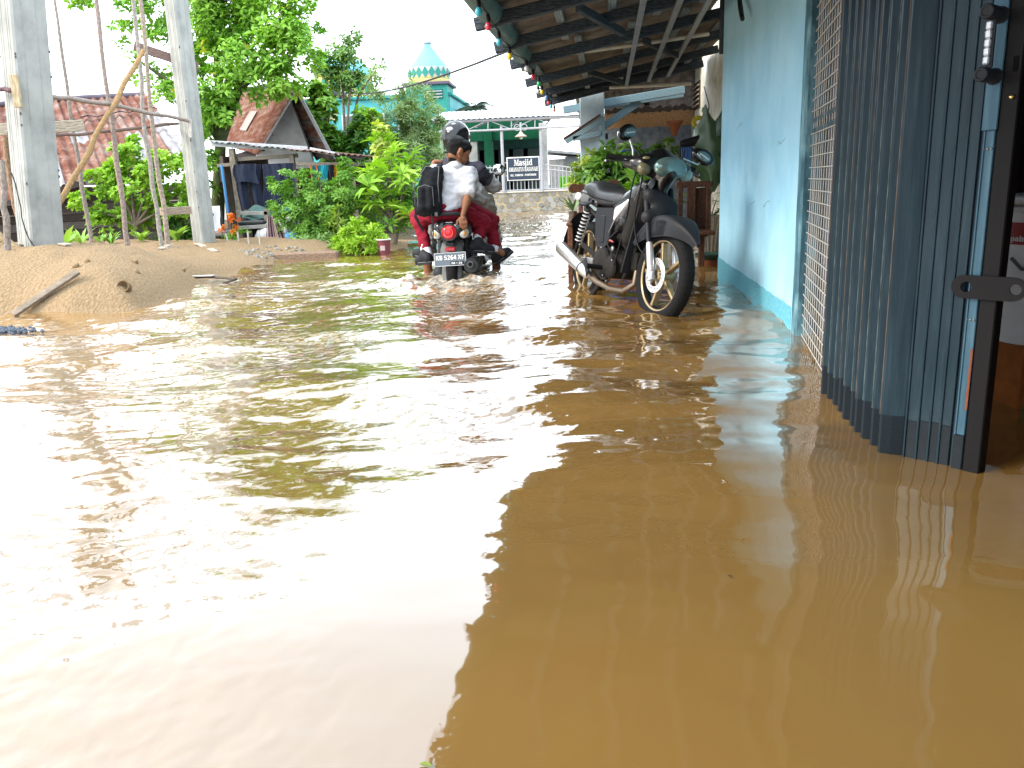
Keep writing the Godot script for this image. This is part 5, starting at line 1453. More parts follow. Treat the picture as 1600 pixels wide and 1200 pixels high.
func plants() -> void:
	var lime := Color(0.30, 0.50, 0.06)
	var mid := Color(0.12, 0.29, 0.04)
	var deep := Color(0.05, 0.15, 0.03)
	var bright := Color(0.22, 0.44, 0.05)
	# the big tree behind the scaffold
	var t := thing("broadleaf_tree", "tallest broadleaf tree, rising behind the concrete posts and beside the gable roof", "tree")
	var Z := -12.9
	var bl := [[Vector3(-4.94, 3.382, -12.9), 0.743], [Vector3(-5.829, 3.532, -13.2), 0.681], [Vector3(-4.411, 2.911, -12.7), 0.516], [Vector3(-5.287, 2.773, -12.7), 0.599], [Vector3(-6.129, 2.951, -13), 0.464], [Vector3(-4.676, 2.454, -12.6), 0.403], [Vector3(-5.773, 2.265, -12.5), 0.460], [Vector3(-5.494, 2.104, -12.4), 0.337], [Vector3(-5.94, 1.804, -12.5), 0.260], [Vector3(-5.804, 1.319, -12.4), 0.198], [Vector3(-5.84, 0.935, -12.3), 0.197],
		[Vector3(-6.613, 3.584, -13), 0.458, 0.9, 0.55], [Vector3(-7.047, 3.86, -13.1), 0.395, 0.8, 0.5], [Vector3(-7.283, 3.423, -13.2), 0.312, 1.0, 0.35], [Vector3(-7.046, 2.883, -13.2), 0.312, 1.0, 0.4], [Vector3(-6.609, 2.558, -13.1), 0.354, 1.0, 0.7], [Vector3(-4.275, 3.435, -12.9), 0.392, 1.0, 0.8], [Vector3(-4.932, 4.212, -13), 0.832], [Vector3(-5.941, 4.273, -13), 0.728], [Vector3(-4.048, 2.696, -12.6), 0.181, 1.0, 0.6], [Vector3(-7.955, 3.846, -13.1), 0.208, 0.5, 0.5]]
	limbs(t, Vector3(-5.94, -0.016, -12.6), Vector3(-5.734, 1.668, -12.8), [Vector3(-5.55, 2.86, -12.9), Vector3(-5.316, 3.293, -12.8), Vector3(-6.381, 3.386, -13), Vector3(-4.745, 3.064, -12.7), Vector3(-5.917, 2.666, -12.7), Vector3(-4.415, 2.865, -12.7), Vector3(-7.138, 2.97, -13.1), Vector3(-5.71, 3.717, -13)], 0.12, bark(Color(0.10, 0.12, 0.05)))
	foliage(t, "crown", bl, 92.0, sprig(5, 0.095, 0.044, 0.9, 0.35), mid * 1.25, Color(0.30, 0.52, 0.07), [0.7, 1.35], 0.5)
	foliage(t, "young_leaves", [bl[2], bl[3], bl[5], bl[6]], 3.0, sprig(4, 0.09, 0.045), Color(0.45, 0.30, 0.04), Color(0.40, 0.42, 0.05))
	# bush behind the scaffold poles
	t = thing("lime_bush", "large lime green bush behind the thin scaffold poles", "bush")
	limbs(t, Vector3(-6.354, 0.076, -11), Vector3(-6.326, 0.434, -11), [Vector3(-6.62, 1.059, -11), Vector3(-6.047, 1.122, -11), Vector3(-6.224, 1.471, -11), Vector3(-5.61, 0.933, -11), Vector3(-6.821, 0.632, -10.9), Vector3(-5.941, 0.597, -11)], 0.045, bark(Color(0.20, 0.17, 0.13)))
	foliage(t, "crown", [[Vector3(-6.245, 1.345, -11), 0.299], [Vector3(-6.628, 1.016, -11), 0.370], [Vector3(-6.114, 0.996, -11), 0.422], [Vector3(-5.631, 1.106, -11), 0.352], [Vector3(-5.741, 0.677, -11), 0.352], [Vector3(-6.607, 0.576, -11), 0.334], [Vector3(-6.241, 0.466, -11.2), 0.317], [Vector3(-7.076, 0.799, -10.9), 0.194, 0.7, 0.7], [Vector3(-5.475, 1.275, -11.2), 0.211], [Vector3(-5.566, 0.296, -11.4), 0.229]], 150.0, sprig(6, 0.062, 0.036, 0.8, 0.15), bright, Color(0.36, 0.56, 0.06), [0.7, 1.3], 0.55)
	t = thing("dark_shrub", "dark green shrub low behind the right scaffold pole", "shrub")
	limbs(t, Vector3(-5.804, -0.012, -11.3), Vector3(-5.771, 0.217, -11.3), [Vector3(-5.815, 0.582, -11.3), Vector3(-5.588, 0.483, -11.3)], 0.02, bark())
	foliage(t, "foliage", [[Vector3(-5.757, 0.444, -11.3), 0.264], [Vector3(-5.681, 0.168, -11.3), 0.229], [Vector3(-5.971, 0.178, -11.3), 0.194]], 110.0, sprig(6, 0.11, 0.032, 0.9, 0.3), deep, mid)
	# ground plants along the top of the sand
	for q in [[Vector3(-6.09, 0.305, -9), "broad-bladed green plant at the foot of the thick concrete post", 0.36, 0.10, 7], [Vector3(-6.136, 0.239, -9.4), "clump of upright blades between the first two scaffold poles", 0.26, 0.05, 12], [Vector3(-6.13, 0.167, -9.8), "low leafy clump left of the second scaffold pole", 0.20, 0.045, 14], [Vector3(-6.058, 0.189, -9.9), "low leafy clump just touching the second scaffold pole", 0.22, 0.04, 14], [Vector3(-5.71, 0.178, -10), "low leafy clump right of the second scaffold pole", 0.20, 0.04, 14], [Vector3(-5.282, 0.198, -10.1), "single broad taro-like plant by the small cross plank", 0.24, 0.13, 5]]:
		var w := thing("ground_plant", q[1], "plant")
		var root: Vector3 = q[0]
		root.y = land(root.x, root.z) - 0.02
		var lm := StandardMaterial3D.new()
		lm.albedo_color = Color(0.13, 0.32, 0.04).lerp(Color(0.20, 0.42, 0.05), rf(0, 1)).linear_to_srgb()
		lm.roughness = 0.45
		lm.backlight_enabled = true
		lm.backlight = Color(0.5, 0.6, 0.2)
		for i in q[4]:
			var a := rf(0, TAU)
			var ax := Vector3(cos(a) * 0.55, rf(0.6, 1.2), sin(a) * 0.55).normalized()
			var g := G.new()
			leaf_into(g, root + ax * 0.02, ax, Vector3(-ax.x, 0.4, -ax.z), q[2] * rf(0.7, 1.15), q[3] * rf(0.8, 1.2), 0.3)
			part(w, "leaf", g, lm)
	# shrubbery in front of the shed
	t = thing("green_shrub", "wide mid green shrub of small leaves in front of the laundry shed", "shrub")
	limbs(t, Vector3(-3.663, -0.045, -10.9), Vector3(-3.641, 0.173, -10.9), [Vector3(-4.029, 0.788, -10.9), Vector3(-3.396, 0.848, -10.9), Vector3(-3.743, 0.61, -10.8), Vector3(-3.153, 0.585, -10.9), Vector3(-4.157, 0.45, -10.9), Vector3(-3.565, 0.939, -10.9)], 0.03, bark(Color(0.22, 0.20, 0.14)))
	foliage(t, "crown", [[Vector3(-3.859, 0.696, -10.9), 0.349], [Vector3(-3.412, 0.68, -10.9), 0.366], [Vector3(-3.631, 0.393, -10.8), 0.415], [Vector3(-3.161, 0.501, -10.9), 0.366], [Vector3(-4.033, 0.407, -10.8), 0.225], [Vector3(-3.757, 0.147, -10.7), 0.223], [Vector3(-4.053, 0.975, -10.9), 0.157, 0.8, 0.5], [Vector3(-4.216, 0.88, -10.9), 0.140, 0.7, 0.5], [Vector3(-3.738, 0.987, -10.9), 0.174, 1.0, 0.7], [Vector3(-3.164, 0.965, -10.9), 0.227], [Vector3(-4.278, 0.584, -10.9), 0.122, 0.7, 0.6]], 290.0, sprig(7, 0.06, 0.020, 0.9, 0.3), mid, Color(0.24, 0.44, 0.08), [0.7, 1.3], 0.5)
	t = thing("pale_low_plant", "low pale green leafy plant at the foot of the green shrub", "plant")
	foliage(t, "foliage", [[Vector3(-3.66, 0.081, -10.4), 0.166, 0.7], [Vector3(-3.44, 0.116, -10.4), 0.183, 0.8], [Vector3(-3.253, 0.059, -10.2), 0.131, 0.7], [Vector3(-3.144, 0.218, -10.6), 0.116]], 120.0, sprig(5, 0.075, 0.038), Color(0.16, 0.30, 0.09), Color(0.27, 0.42, 0.14))
	part(t, "stem", G.new().tube([Vector3(-3.498, -0.033, -10.4), Vector3(-3.479, 0.159, -10.4)], 0.012, 6), bark(Color(0.2, 0.25, 0.1)))
	# long-leaved bright shrub
	t = thing("frangipani_shrub", "bright yellow-green shrub with whorls of long leaves left of the riders", "shrub")
	var whorl := sprig(11, 0.30, 0.075, 1.0, 0.35, 0.06)
	var ends := [Vector3(-2.756, 1.006, -10.8), Vector3(-2.555, 1.23, -10.9), Vector3(-2.346, 1.055, -10.8), Vector3(-2.571, 0.858, -10.6), Vector3(-2.302, 0.766, -10.7), Vector3(-2.778, 0.743, -10.7), Vector3(-2.459, 0.65, -10.6), Vector3(-2.264, 0.972, -11), Vector3(-2.715, 1.368, -11.1), Vector3(-2.202, 0.637, -10.8), Vector3(-2.975, 0.916, -11), Vector3(-2.359, 0.85, -10.6), Vector3(-2.303, 0.439, -10.6), Vector3(-2.585, 0.445, -10.7), Vector3(-2.201, 0.348, -10.7), Vector3(-2.777, 0.532, -10.8)]
	limbs(t, Vector3(-2.602, -0.044, -10.8), Vector3(-2.557, 0.314, -10.8), ends, 0.035, bark(Color(0.25, 0.22, 0.17)))
	var xf := []
	var cols := []
	for e in ends:
		for k in 2:
			var up := (Vector3.UP * 1.2 + jit(0.6)).normalized()
			var x := up.cross(jit(1)).normalized()
			xf.append(Transform3D(Basis(x, up, x.cross(up)) * rf(0.6, 1.0), (e as Vector3) + jit(0.07)))
			cols.append(Color(0.24, 0.46, 0.05).lerp(Color(0.42, 0.62, 0.09), rf(0, 1)))
	scatter(t, "leaf_whorls", whorl, leaf_mat(0.4), xf, cols)
	foliage(t, "crown_tips", [[Vector3(-2.715, 1.456, -11.2), 0.194], [Vector3(-2.707, 1.243, -11.1), 0.158]], 90.0, sprig(6, 0.08, 0.045), Color(0.38, 0.50, 0.08), Color(0.50, 0.56, 0.14))
	foliage(t, "lower_leaves", [[Vector3(-2.497, 0.477, -10.9), 0.264], [Vector3(-2.331, 0.638, -11), 0.211], [Vector3(-2.818, 0.656, -11), 0.246]], 80.0, sprig(6, 0.12, 0.04), mid, bright)
	# pink-flowered feathery shrub
	t = thing("oleander_shrub", "tall feathery grey-green shrub with pink flowers in front of the mosque", "shrub")
	limbs(t, Vector3(-3.255, 0.36, -15), Vector3(-3.214, 0.936, -15), [Vector3(-3.387, 1.845, -15), Vector3(-3.01, 2.159, -15), Vector3(-2.681, 1.814, -15), Vector3(-3.659, 1.409, -15), Vector3(-2.584, 1.476, -15), Vector3(-3.104, 2.491, -15), Vector3(-3.944, 2.219, -15.2)], 0.05, bark(Color(0.17, 0.13, 0.09)))
	var ob := [[Vector3(-3.131, 2.11, -15), 0.408, 1.1, 0.8], [Vector3(-3.399, 1.678, -15), 0.480], [Vector3(-2.809, 1.653, -15), 0.456], [Vector3(-3.672, 1.239, -15), 0.432], [Vector3(-3.075, 1.215, -15), 0.528], [Vector3(-2.598, 1.252, -15), 0.312], [Vector3(-2.93, 2.483, -15), 0.240, 1.2, 0.4], [Vector3(-3.651, 2.438, -15.3), 0.264, 1.2, 0.25], [Vector3(-3.768, 2.776, -15.3), 0.264, 1.4, 0.3], [Vector3(-2.57, 1.698, -15), 0.192, 1.0, 0.5], [Vector3(-2.72, 2.124, -15), 0.216, 1.0, 0.5]]
	foliage(t, "crown", ob, 165.0, sprig(7, 0.12, 0.02, 0.9, 0.3), Color(0.15, 0.25, 0.08), Color(0.32, 0.43, 0.20), [0.7, 1.3], 0.5)
	foliage(t, "flowers", ob.slice(0, 6), 1.2, sprig(6, 0.07, 0.05, 1.0, 0.0), Color(0.62, 0.13, 0.16), Color(0.68, 0.28, 0.26))
	# slender tree in front of the dome
	t = thing("slender_tree", "slender young tree with thin twin stems in front of the mosque dome", "tree")
	for q in [[Vector3(-4.81, 1.568, -16.5), Vector3(-4.767, 2.608, -16.5), Vector3(-4.748, 3.382, -16.5)], [Vector3(-4.802, 1.505, -16.5), Vector3(-4.633, 2.472, -16.4), Vector3(-4.407, 3.409, -16.4)], [Vector3(-4.816, 1.506, -16.5), Vector3(-4.455, 2.593, -16.5), Vector3(-4.024, 3.109, -16.5)]]: part(t, "stem", G.new().tube(q, [0.03, 0.025, 0.01], 6), bark(Color(0.25, 0.22, 0.18)))
	foliage(t, "crown", [[Vector3(-4.709, 3.38, -16.5), 0.317], [Vector3(-4.432, 3.6, -16.5), 0.211, 1.4, 0.7], [Vector3(-4.607, 3.079, -16.5), 0.370], [Vector3(-4.919, 3.214, -16.5), 0.264], [Vector3(-4.049, 3.11, -16.5), 0.198, 1.3, 0.7], [Vector3(-4.51, 2.716, -16.5), 0.290, 1.0, 0.6], [Vector3(-5.105, 2.973, -16.4), 0.317], [Vector3(-4.241, 2.823, -16.5), 0.198, 1.0, 0.4]], 65.0, sprig(6, 0.12, 0.042, 0.9, 0.35), Color(0.09, 0.21, 0.05), Color(0.20, 0.34, 0.09))
	t = thing("roadside_tree", "leafy green tree just right of the gable roof's peak", "tree")
	limbs(t, Vector3(-4.942, 0.765, -15.5), Vector3(-4.875, 1.71, -15.5), [Vector3(-4.92, 2.518, -15.5), Vector3(-4.768, 2.168, -15.5), Vector3(-5.087, 2.421, -15.6)], 0.05, bark())
	foliage(t, "crown", [[Vector3(-4.986, 2.511, -15.4), 0.298], [Vector3(-4.855, 2.221, -15.4), 0.298], [Vector3(-4.827, 1.876, -15.4), 0.273], [Vector3(-4.804, 1.524, -15.3), 0.246]], 90.0, sprig(5, 0.13, 0.075, 0.9, 0.4), Color(0.10, 0.24, 0.03), Color(0.20, 0.38, 0.05))
	t = thing("dark_hedge_tree", "dark leafy tree filling the gap between the gable house and the pink-flowered shrub", "tree")
	limbs(t, Vector3(-4.51, 0.37, -16), Vector3(-4.434, 1.231, -16), [Vector3(-4.648, 1.723, -16), Vector3(-4.128, 1.821, -16), Vector3(-4.361, 2.069, -16)], 0.06, bark())
	foliage(t, "crown", [[Vector3(-4.595, 1.652, -15.8), 0.384], [Vector3(-4.144, 1.751, -15.8), 0.410], [Vector3(-4.251, 1.335, -15.6), 0.461], [Vector3(-4.689, 1.353, -15.6), 0.333], [Vector3(-3.833, 1.081, -15.6), 0.435]], 90.0, sprig(6, 0.14, 0.05), deep, mid)
	foliage(t, "young_leaves", [[Vector3(-4.124, 2.088, -15.6), 0.200], [Vector3(-4.031, 1.847, -15.5), 0.174]], 90.0, sprig(5, 0.14, 0.07), bright, lime)
	# small bright bush at the water's edge
	t = thing("periwinkle_bush", "small yellow-green bush with pink flowers at the water's edge", "bush")
	limbs(t, Vector3(-2.824, -0.018, -10), Vector3(-2.812, 0.125, -10), [Vector3(-2.925, 0.248, -10), Vector3(-2.679, 0.24, -10), Vector3(-2.795, 0.323, -10)], 0.015, bark(Color(0.2, 0.2, 0.1)))
	var pb := [[Vector3(-2.971, 0.194, -10), 0.144], [Vector3(-2.773, 0.282, -10), 0.152], [Vector3(-2.597, 0.237, -10), 0.128], [Vector3(-2.744, 0.114, -9.9), 0.158, 0.8], [Vector3(-2.993, 0.075, -9.9), 0.103, 0.8], [Vector3(-2.541, 0.108, -9.9), 0.087], [Vector3(-3.117, 0.135, -10), 0.104], [Vector3(-2.613, 0.067, -9.85), 0.103, 0.7], [Vector3(-2.857, 0.067, -9.85), 0.111, 0.7]]
	foliage(t, "foliage", pb, 420.0, sprig(6, 0.065, 0.02, 0.7, 0.2), Color(0.24, 0.46, 0.04), Color(0.44, 0.62, 0.07), [0.7, 1.3], 0.6)
	foliage(t, "flowers", pb.slice(0, 4), 6.0, sprig(5, 0.018, 0.016, 1.0, 0.0), Color(0.65, 0.22, 0.38), Color(0.7, 0.4, 0.5))
	t = thing("tall_weed", "single tall pale weed between the green shrub and the small bright bush", "weed")
	part(t, "stem", G.new().tube([Vector3(-3.206, 0.157, -10.3), Vector3(-3.196, 0.361, -10.3), Vector3(-3.152, 0.562, -10.3)], 0.007, 5), bark(Color(0.25, 0.3, 0.1)))
	foliage(t, "leaves", [[Vector3(-3.155, 0.521, -10.3), 0.074, 1.2], [Vector3(-3.2, 0.402, -10.3), 0.082], [Vector3(-3.188, 0.263, -10.3), 0.066]], 160.0, sprig(5, 0.09, 0.02), Color(0.25, 0.38, 0.06), Color(0.36, 0.46, 0.10))
	var pot := thing("red_bucket_pot", "faded red bucket with a white rim standing in the water by the bush", "bucket")
	var pp: Vector3 = Vector3(-2.488, 0, -9.849)
	part(pot, "bucket", G.new().lathe([Vector2(0.065, -0.05), Vector2(0.085, 0.17)], 18, Transform3D(Basis(), pp)), mk(Color(0.24, 0.07, 0.085), 0.7, "speck", 0.5, Vector3.ONE * 3))
	part(pot, "rim", G.new().torus(0.086, 0.009, 20, 6, Transform3D(Basis(Vector3.RIGHT, PI / 2), pp + Vector3(0, 0.17, 0))), mk(Color(0.62, 0.6, 0.6), 0.5))
	part(pot, "label_patch", G.new().box(pp + Vector3(0, 0.07, 0.078), Vector3(0.06, 0.06, 0.008), 0.002), mk(Color(0.55, 0.45, 0.45), 0.6, "speck", 0.5, Vector3.ONE * 4))
	var sl := thing("clay_pot", "dark brown clay pot sunk in the water under the small bright bush", "pot")
	part(sl, "bowl", G.new().lathe([Vector2(0.05, -0.04), Vector2(0.07, 0.05), Vector2(0.075, 0.06), Vector2(0.06, 0.06)], 16, Transform3D(Basis(), Vector3(-2.777, 0, -9.955))), mk(Color(0.13, 0.045, 0.035), 0.7))
	# flame flowers on stakes by the chair
	t = thing("flame_flower_plant", "feathery plant with red and orange flower heads by the grey chair", "plant")
	for q in [[Vector3(-4.612, 0.045, -10.2), Vector3(-4.547, 0.413, -10.2)], [Vector3(-4.542, 0.043, -10.2), Vector3(-4.528, 0.289, -10.2)], [Vector3(-4.728, 0.09, -10.2), Vector3(-4.706, 0.32, -10.2)]]: part(t, "stem", G.new().tube(q, 0.008, 5), bark(Color(0.15, 0.22, 0.08)))
	foliage(t, "foliage", [[Vector3(-4.585, 0.25, -10.2), 0.114, 0.5], [Vector3(-4.439, 0.311, -10.2), 0.098, 0.4], [Vector3(-4.512, 0.149, -10.2), 0.114, 0.7]], 130.0, sprig(7, 0.05, 0.016), mid, bright)
	for q in [[Vector3(-4.507, 0.486, -10.15), 0.07], [Vector3(-4.496, 0.334, -10.12), 0.055], [Vector3(-4.679, 0.355, -10.15), 0.05]]: foliage(t, "flower_head", [[q[0], q[1]]], 420.0, sprig(5, 0.04, 0.02), Color(0.70, 0.05, 0.01), Color(0.75, 0.28, 0.03))
	for i in 5:
		var q: Array = [[Vector3(-4.529, 0.308, -9.9), Vector3(-4.481, 0.09, -9.9)], [Vector3(-4.367, 0.326, -9.9), Vector3(-4.373, 0.079, -9.9)], [Vector3(-4.234, 0.322, -9.9), Vector3(-4.24, 0.067, -9.9)], [Vector3(-4.091, 0.333, -9.9), Vector3(-4.091, 0.046, -9.9)], [Vector3(-4.811, 0.394, -9.95), Vector3(-4.827, 0.154, -9.95)]][i]
		if i < 4: single("pale_stake", G.new().tube([q[0], q[1]], 0.011, 6), mk(Color(0.55, 0.52, 0.45), 0.85, "grain"), ["leaning pale stake leftmost in the row by the flame flowers", "thin pale stake second in the row by the flame flowers", "thin pale stake third in the row by the flame flowers", "thin pale stake rightmost in the row, nearest the striped cloth"][i], "stake", "")
	# far palms
	for q in [[Vector3(-5.878, 3.743, -44), Vector3(-5.723, 4.765, -44), "crisp grey-green palm above the gate canopy", 1.25], [Vector3(-7.091, 3.809, -47), Vector3(-7.083, 4.603, -47), "paler palm left of the crisp one above the canopy", 1.0]]:
		t = thing("palm_tree", q[2], "palm")
		part(t, "trunk", G.new().tube([q[0] * Vector3(1, 0, 1), q[1]], [0.16, 0.12], 8), bark(Color(0.2, 0.18, 0.15)))
		for i in 15:
			var a := TAU * i / 15.0 + rf(-.2, .2)
			var el := rf(0.1, 1.3)
			var dir := Vector3(cos(a), el, sin(a)).normalized()
			var g := G.new()
			var pts := []
			for k in 9:
				var f := k / 8.0
				pts.append((q[1] as Vector3) + dir * f * q[3] + Vector3(0, -0.55 * f * f * q[3], 0))
			g.tube(pts, [0.03, 0.025, 0.02, 0.018, 0.015, 0.012, 0.01, 0.008, 0.005], 4)
			for k in range(1, 9):
				for s in [-1.0, 1.0]:
					for h in 2:
						var o: Vector3 = pts[k].lerp(pts[k - 1], 0.5 * h)
						var side: Vector3 = dir.cross(Vector3.UP).normalized() * s
						leaf_into(g, o, (side + dir * 0.6 + Vector3(0, -0.5, 0)).normalized(), Vector3.UP, 0.42 * q[3] * (1.1 - 0.07 * k), 0.07, 0.2)
			part(t, "frond", g, mk(Color(0.075, 0.125, 0.075), 0.6, ""))
	porch_plants()

func fern(t: Node, root: Vector3, n: int, len: float, w: float, c: Color, up := 0.9, called := "frond") -> void:
	var lm := mk(c, 0.4, "")
	lm.backlight_enabled = true
	lm.backlight = Color(0.4, 0.5, 0.2)
	for i in n:
		var a := TAU * i / n + rf(-.3, .3)
		var dir := Vector3(cos(a), up + rf(-.3, .3), sin(a)).normalized()
		var g := G.new()
		var pts := []
		for k in 8:
			var f := k / 7.0
			pts.append(root + dir * f * len + Vector3(0, -0.4 * f * f * len, 0))
		g.tube(pts, [0.005, 0.005, 0.004, 0.004, 0.003, 0.003, 0.002, 0.001], 4)
		for k in range(1, 8):
			for s in [-1.0, 1.0]:
				for h in 2:
					var o: Vector3 = pts[k].lerp(pts[k - 1], 0.5 * h)
					var side: Vector3 = dir.cross(Vector3.UP).normalized() * s
					leaf_into(g, o, (side + dir * 0.7 + Vector3(0, -0.15, 0)).normalized(), Vector3.UP, w * sin(PI * (0.25 + 0.09 * k)), 0.016, 0.15)
		part(t, called, g, lm)

func pot_shape(t: Node, c: Vector3, r: float, h: float, m: Material) -> void:
	part(t, "pot", G.new().lathe([Vector2(r * 0.7, 0), Vector2(r * 0.95, h * 0.85), Vector2(r * 1.06, h * 0.87), Vector2(r * 1.06, h), Vector2(r * 0.9, h), Vector2(r * 0.85, h * 0.9)], 18, Transform3D(Basis(), c)), m)

func porch_plants() -> void:
	var clay := mk(Color(0.25, 0.09, 0.045), 0.8)
	var dk := Color(0.045, 0.13, 0.03)
	var md := Color(0.12, 0.27, 0.05)
	var t := thing("leafy_pot_plant", "biggest potted plant, a mass of long green leaves behind the parked motorbike's seat", "potted plant")
	pot_shape(t, Vector3(0.36, -0.1, -7.6), 0.17, 0.3, clay)
	limbs(t, Vector3(0.36, 0.15, -7.6), Vector3(0.36, 0.3, -7.6), [Vector3(0.212, 0.838, -7.6), Vector3(0.415, 0.887, -7.6), Vector3(0.323, 0.721, -7.5), Vector3(0.495, 0.743, -7.5), Vector3(0.501, 0.995, -7.6)], 0.02, bark())
	foliage(t, "foliage", [[Vector3(0.212, 0.838, -7.6), 0.158], [Vector3(0.415, 0.859, -7.6), 0.158], [Vector3(0.265, 0.695, -7.5), 0.144], [Vector3(0.466, 0.688, -7.5), 0.156], [Vector3(0.537, 0.94, -7.7), 0.109, 1.0, 0.5], [Vector3(0.415, 1.026, -7.6), 0.073, 0.8, 0.35], [Vector3(0.243, 1.05, -7.6), 0.073, 0.8, 0.25], [Vector3(0.096, 0.758, -7.7), 0.123]], 210.0, sprig(7, 0.115, 0.032, 0.9, 0.45), dk, Color(0.17, 0.34, 0.06), [0.7, 1.3], 0.5, 0.3)
	t = thing("yellow_pot_plant", "feathery yellow-green potted plant left of the big leafy one", "potted plant")
	pot_shape(t, Vector3(-0.02, -0.1, -8.8), 0.14, 0.26, clay)
	limbs(t, Vector3(-0.02, 0.1, -8.8), Vector3(-0.02, 0.25, -8.8), [Vector3(-0.024, 0.86, -8.8), Vector3(0.032, 0.956, -8.8), Vector3(-0.06, 0.73, -8.8)], 0.015, bark())
	foliage(t, "foliage", [[Vector3(-0.011, 0.846, -8.8), 0.141], [Vector3(0.057, 0.908, -8.7), 0.099], [Vector3(-0.073, 0.763, -8.8), 0.099, 0.8], [Vector3(0.081, 1.055, -8.9), 0.084, 0.6, 0.5]], 190.0, sprig(7, 0.09, 0.018, 0.9, 0.3), Color(0.17, 0.33, 0.04), Color(0.42, 0.50, 0.07))
	t = thing("round_leaf_plant", "light green bushy plant beneath the orange wall pot", "potted plant")
	pot_shape(t, Vector3(0.75, 0.25, -8.6), 0.13, 0.24, clay)
	part(t, "plinth", G.new().box(Vector3(0.75, 0.05, -8.6), Vector3(0.28, 0.4, 0.28), 0.01), mk(Color(0.3, 0.3, 0.3), 0.9))
	limbs(t, Vector3(0.75, 0.45, -8.6), Vector3(0.75, 0.6, -8.6), [Vector3(0.858, 1.044, -8.6), Vector3(0.761, 1.092, -8.6)], 0.015, bark())
	foliage(t, "foliage", [[Vector3(0.857, 1.075, -8.6), 0.110], [Vector3(0.761, 1.029, -8.6), 0.096], [Vector3(0.657, 0.986, -8.5), 0.082], [Vector3(0.903, 0.979, -8.6), 0.083]], 260.0, sprig(6, 0.05, 0.03), Color(0.09, 0.19, 0.03), Color(0.19, 0.31, 0.06))
	t = thing("broad_leaf_plant", "low plant with a few broad bright leaves between seat and handlebar of the parked motorbike", "potted plant")
	pot_shape(t, Vector3(0.50, -0.1, -6.9), 0.12, 0.26, clay)
	foliage(t, "foliage", [[Vector3(0.471, 0.667, -6.9), 0.077]], 170.0, sprig(6, 0.17, 0.06, 0.8, 0.3), Color(0.12, 0.30, 0.04), Color(0.24, 0.44, 0.07))
	part(t, "stem", G.new().tube([Vector3(0.50, 0.1, -6.9), Vector3(0.471, 0.641, -6.9)], 0.01, 6), bark())
	t = thing("spiky_aloe", "spiky grey-green rosette at the water beside the brown wooden chair", "plant")
	var root: Vector3 = Vector3(-0.284, 0, -16.735)
	root = Vector3(-0.145, 0.438, -9.6)
	part(t, "crown_base", G.new().tube([root * Vector3(1, 0, 1) + Vector3(0, -0.1, 0), root], [0.07, 0.05], 8), bark())
	var al := mk(Color(0.17, 0.28, 0.13), 0.5, "")
	for i in 16:
		var a := rf(0, TAU)
		var ax := Vector3(cos(a), rf(0.3, 1.3), sin(a)).normalized()
		var g := G.new()
		leaf_into(g, root, ax, Vector3.UP, 0.28 * rf(0.7, 1.1), 0.035, 0.15)
		part(t, "leaf", g, al)
	# urn with a fern against the blue wall's corner
	var u := thing("urn_planter", "pale fluted stone urn planter beside the blue wall's far corner", "planter")
	var uc: Vector3 = Vector3(1.191, 0.04, -7.9)
	uc.y = -0.04
	var uh := (Vector3(1.183, 0.414, -7.9)).y + 0.04
	var um := ramped("urn_stone", "speck", [0.2, 0.6, 0.85], [Color(0.20, 0.18, 0.14), Color(0.36, 0.34, 0.29), Color(0.48, 0.47, 0.42)], 0.9, Vector3.ONE * 2, 0.4)
	part(u, "body", G.new().lathe([Vector2(0.09, 0), Vector2(0.10, 0.03), Vector2(0.065, 0.06), Vector2(0.08, uh * 0.4), Vector2(0.105, uh * 0.75), Vector2(0.14, uh * 0.96), Vector2(0.15, uh), Vector2(0.12, uh), Vector2(0.10, uh * 0.92)], 24, Transform3D(Basis(), uc)), um)
	for i in 16:
		var a := TAU * i / 16.0
		var d := Vector3(cos(a), 0, sin(a))
		part(u, "flute", G.new().tube([uc + d * 0.072 + Vector3(0, uh * 0.15, 0), uc + d * 0.083 + Vector3(0, uh * 0.4, 0), uc + d * 0.108 + Vector3(0, uh * 0.75, 0), uc + d * 0.14 + Vector3(0, uh * 0.94, 0)], [0.008, 0.010, 0.013, 0.012], 5), um)
	t = thing("urn_fern", "dark arching fern growing in the stone urn", "fern")
	fern(t, uc + Vector3(0, uh - 0.02, 0), 9, 0.62, 0.12, Color(0.075, 0.17, 0.045), 1.0)
	part(t, "dead_frond", G.new().tube([uc + Vector3(0, uh, 0), uc + Vector3(-0.12, uh + 0.12, 0.05), uc + Vector3(-0.2, uh + 0.08, 0.08), uc + Vector3(-0.22, uh + 0.02, 0.1)], 0.004, 5), mk(Color(0.5, 0.45, 0.36), 0.8, ""))
	t = thing("lobed_leaf_plant", "tall plant with big dark lobed leaves against the blue wall's edge", "plant")
	var big := mk(Color(0.022, 0.062, 0.018), 0.4, "")
	for q in [[Vector3(1.13, 0.634, -7.5), Vector3(-0.1, 1, 0.1), 0.75, 0.22], [Vector3(1.178, 0.688, -7.6), Vector3(0.1, 1, 0.0), 0.70, 0.20], [Vector3(1.119, 0.69, -7.7), Vector3(-0.35, 0.8, 0.1), 0.4, 0.14]]:
		var g := G.new()
		var ax: Vector3 = (q[1] as Vector3).normalized()
		var sd := ax.cross(Vector3(-0.5, 0.1, 1)).normalized()
		g.sheet(6, 14, func(uu, v):
			var wd: float = q[3] * sin(PI * clampf(v * 0.9 + 0.08, 0, 1)) * (1.0 + 0.28 * sin(v * 26.0))
			return q[0] + ax * v * q[2] + sd * (uu - 0.5) * wd + Vector3(0, 0, 0.05 * cos((uu - 0.5) * 3.0) - 0.05 * v * v))
		part(t, "leaf", g, big)
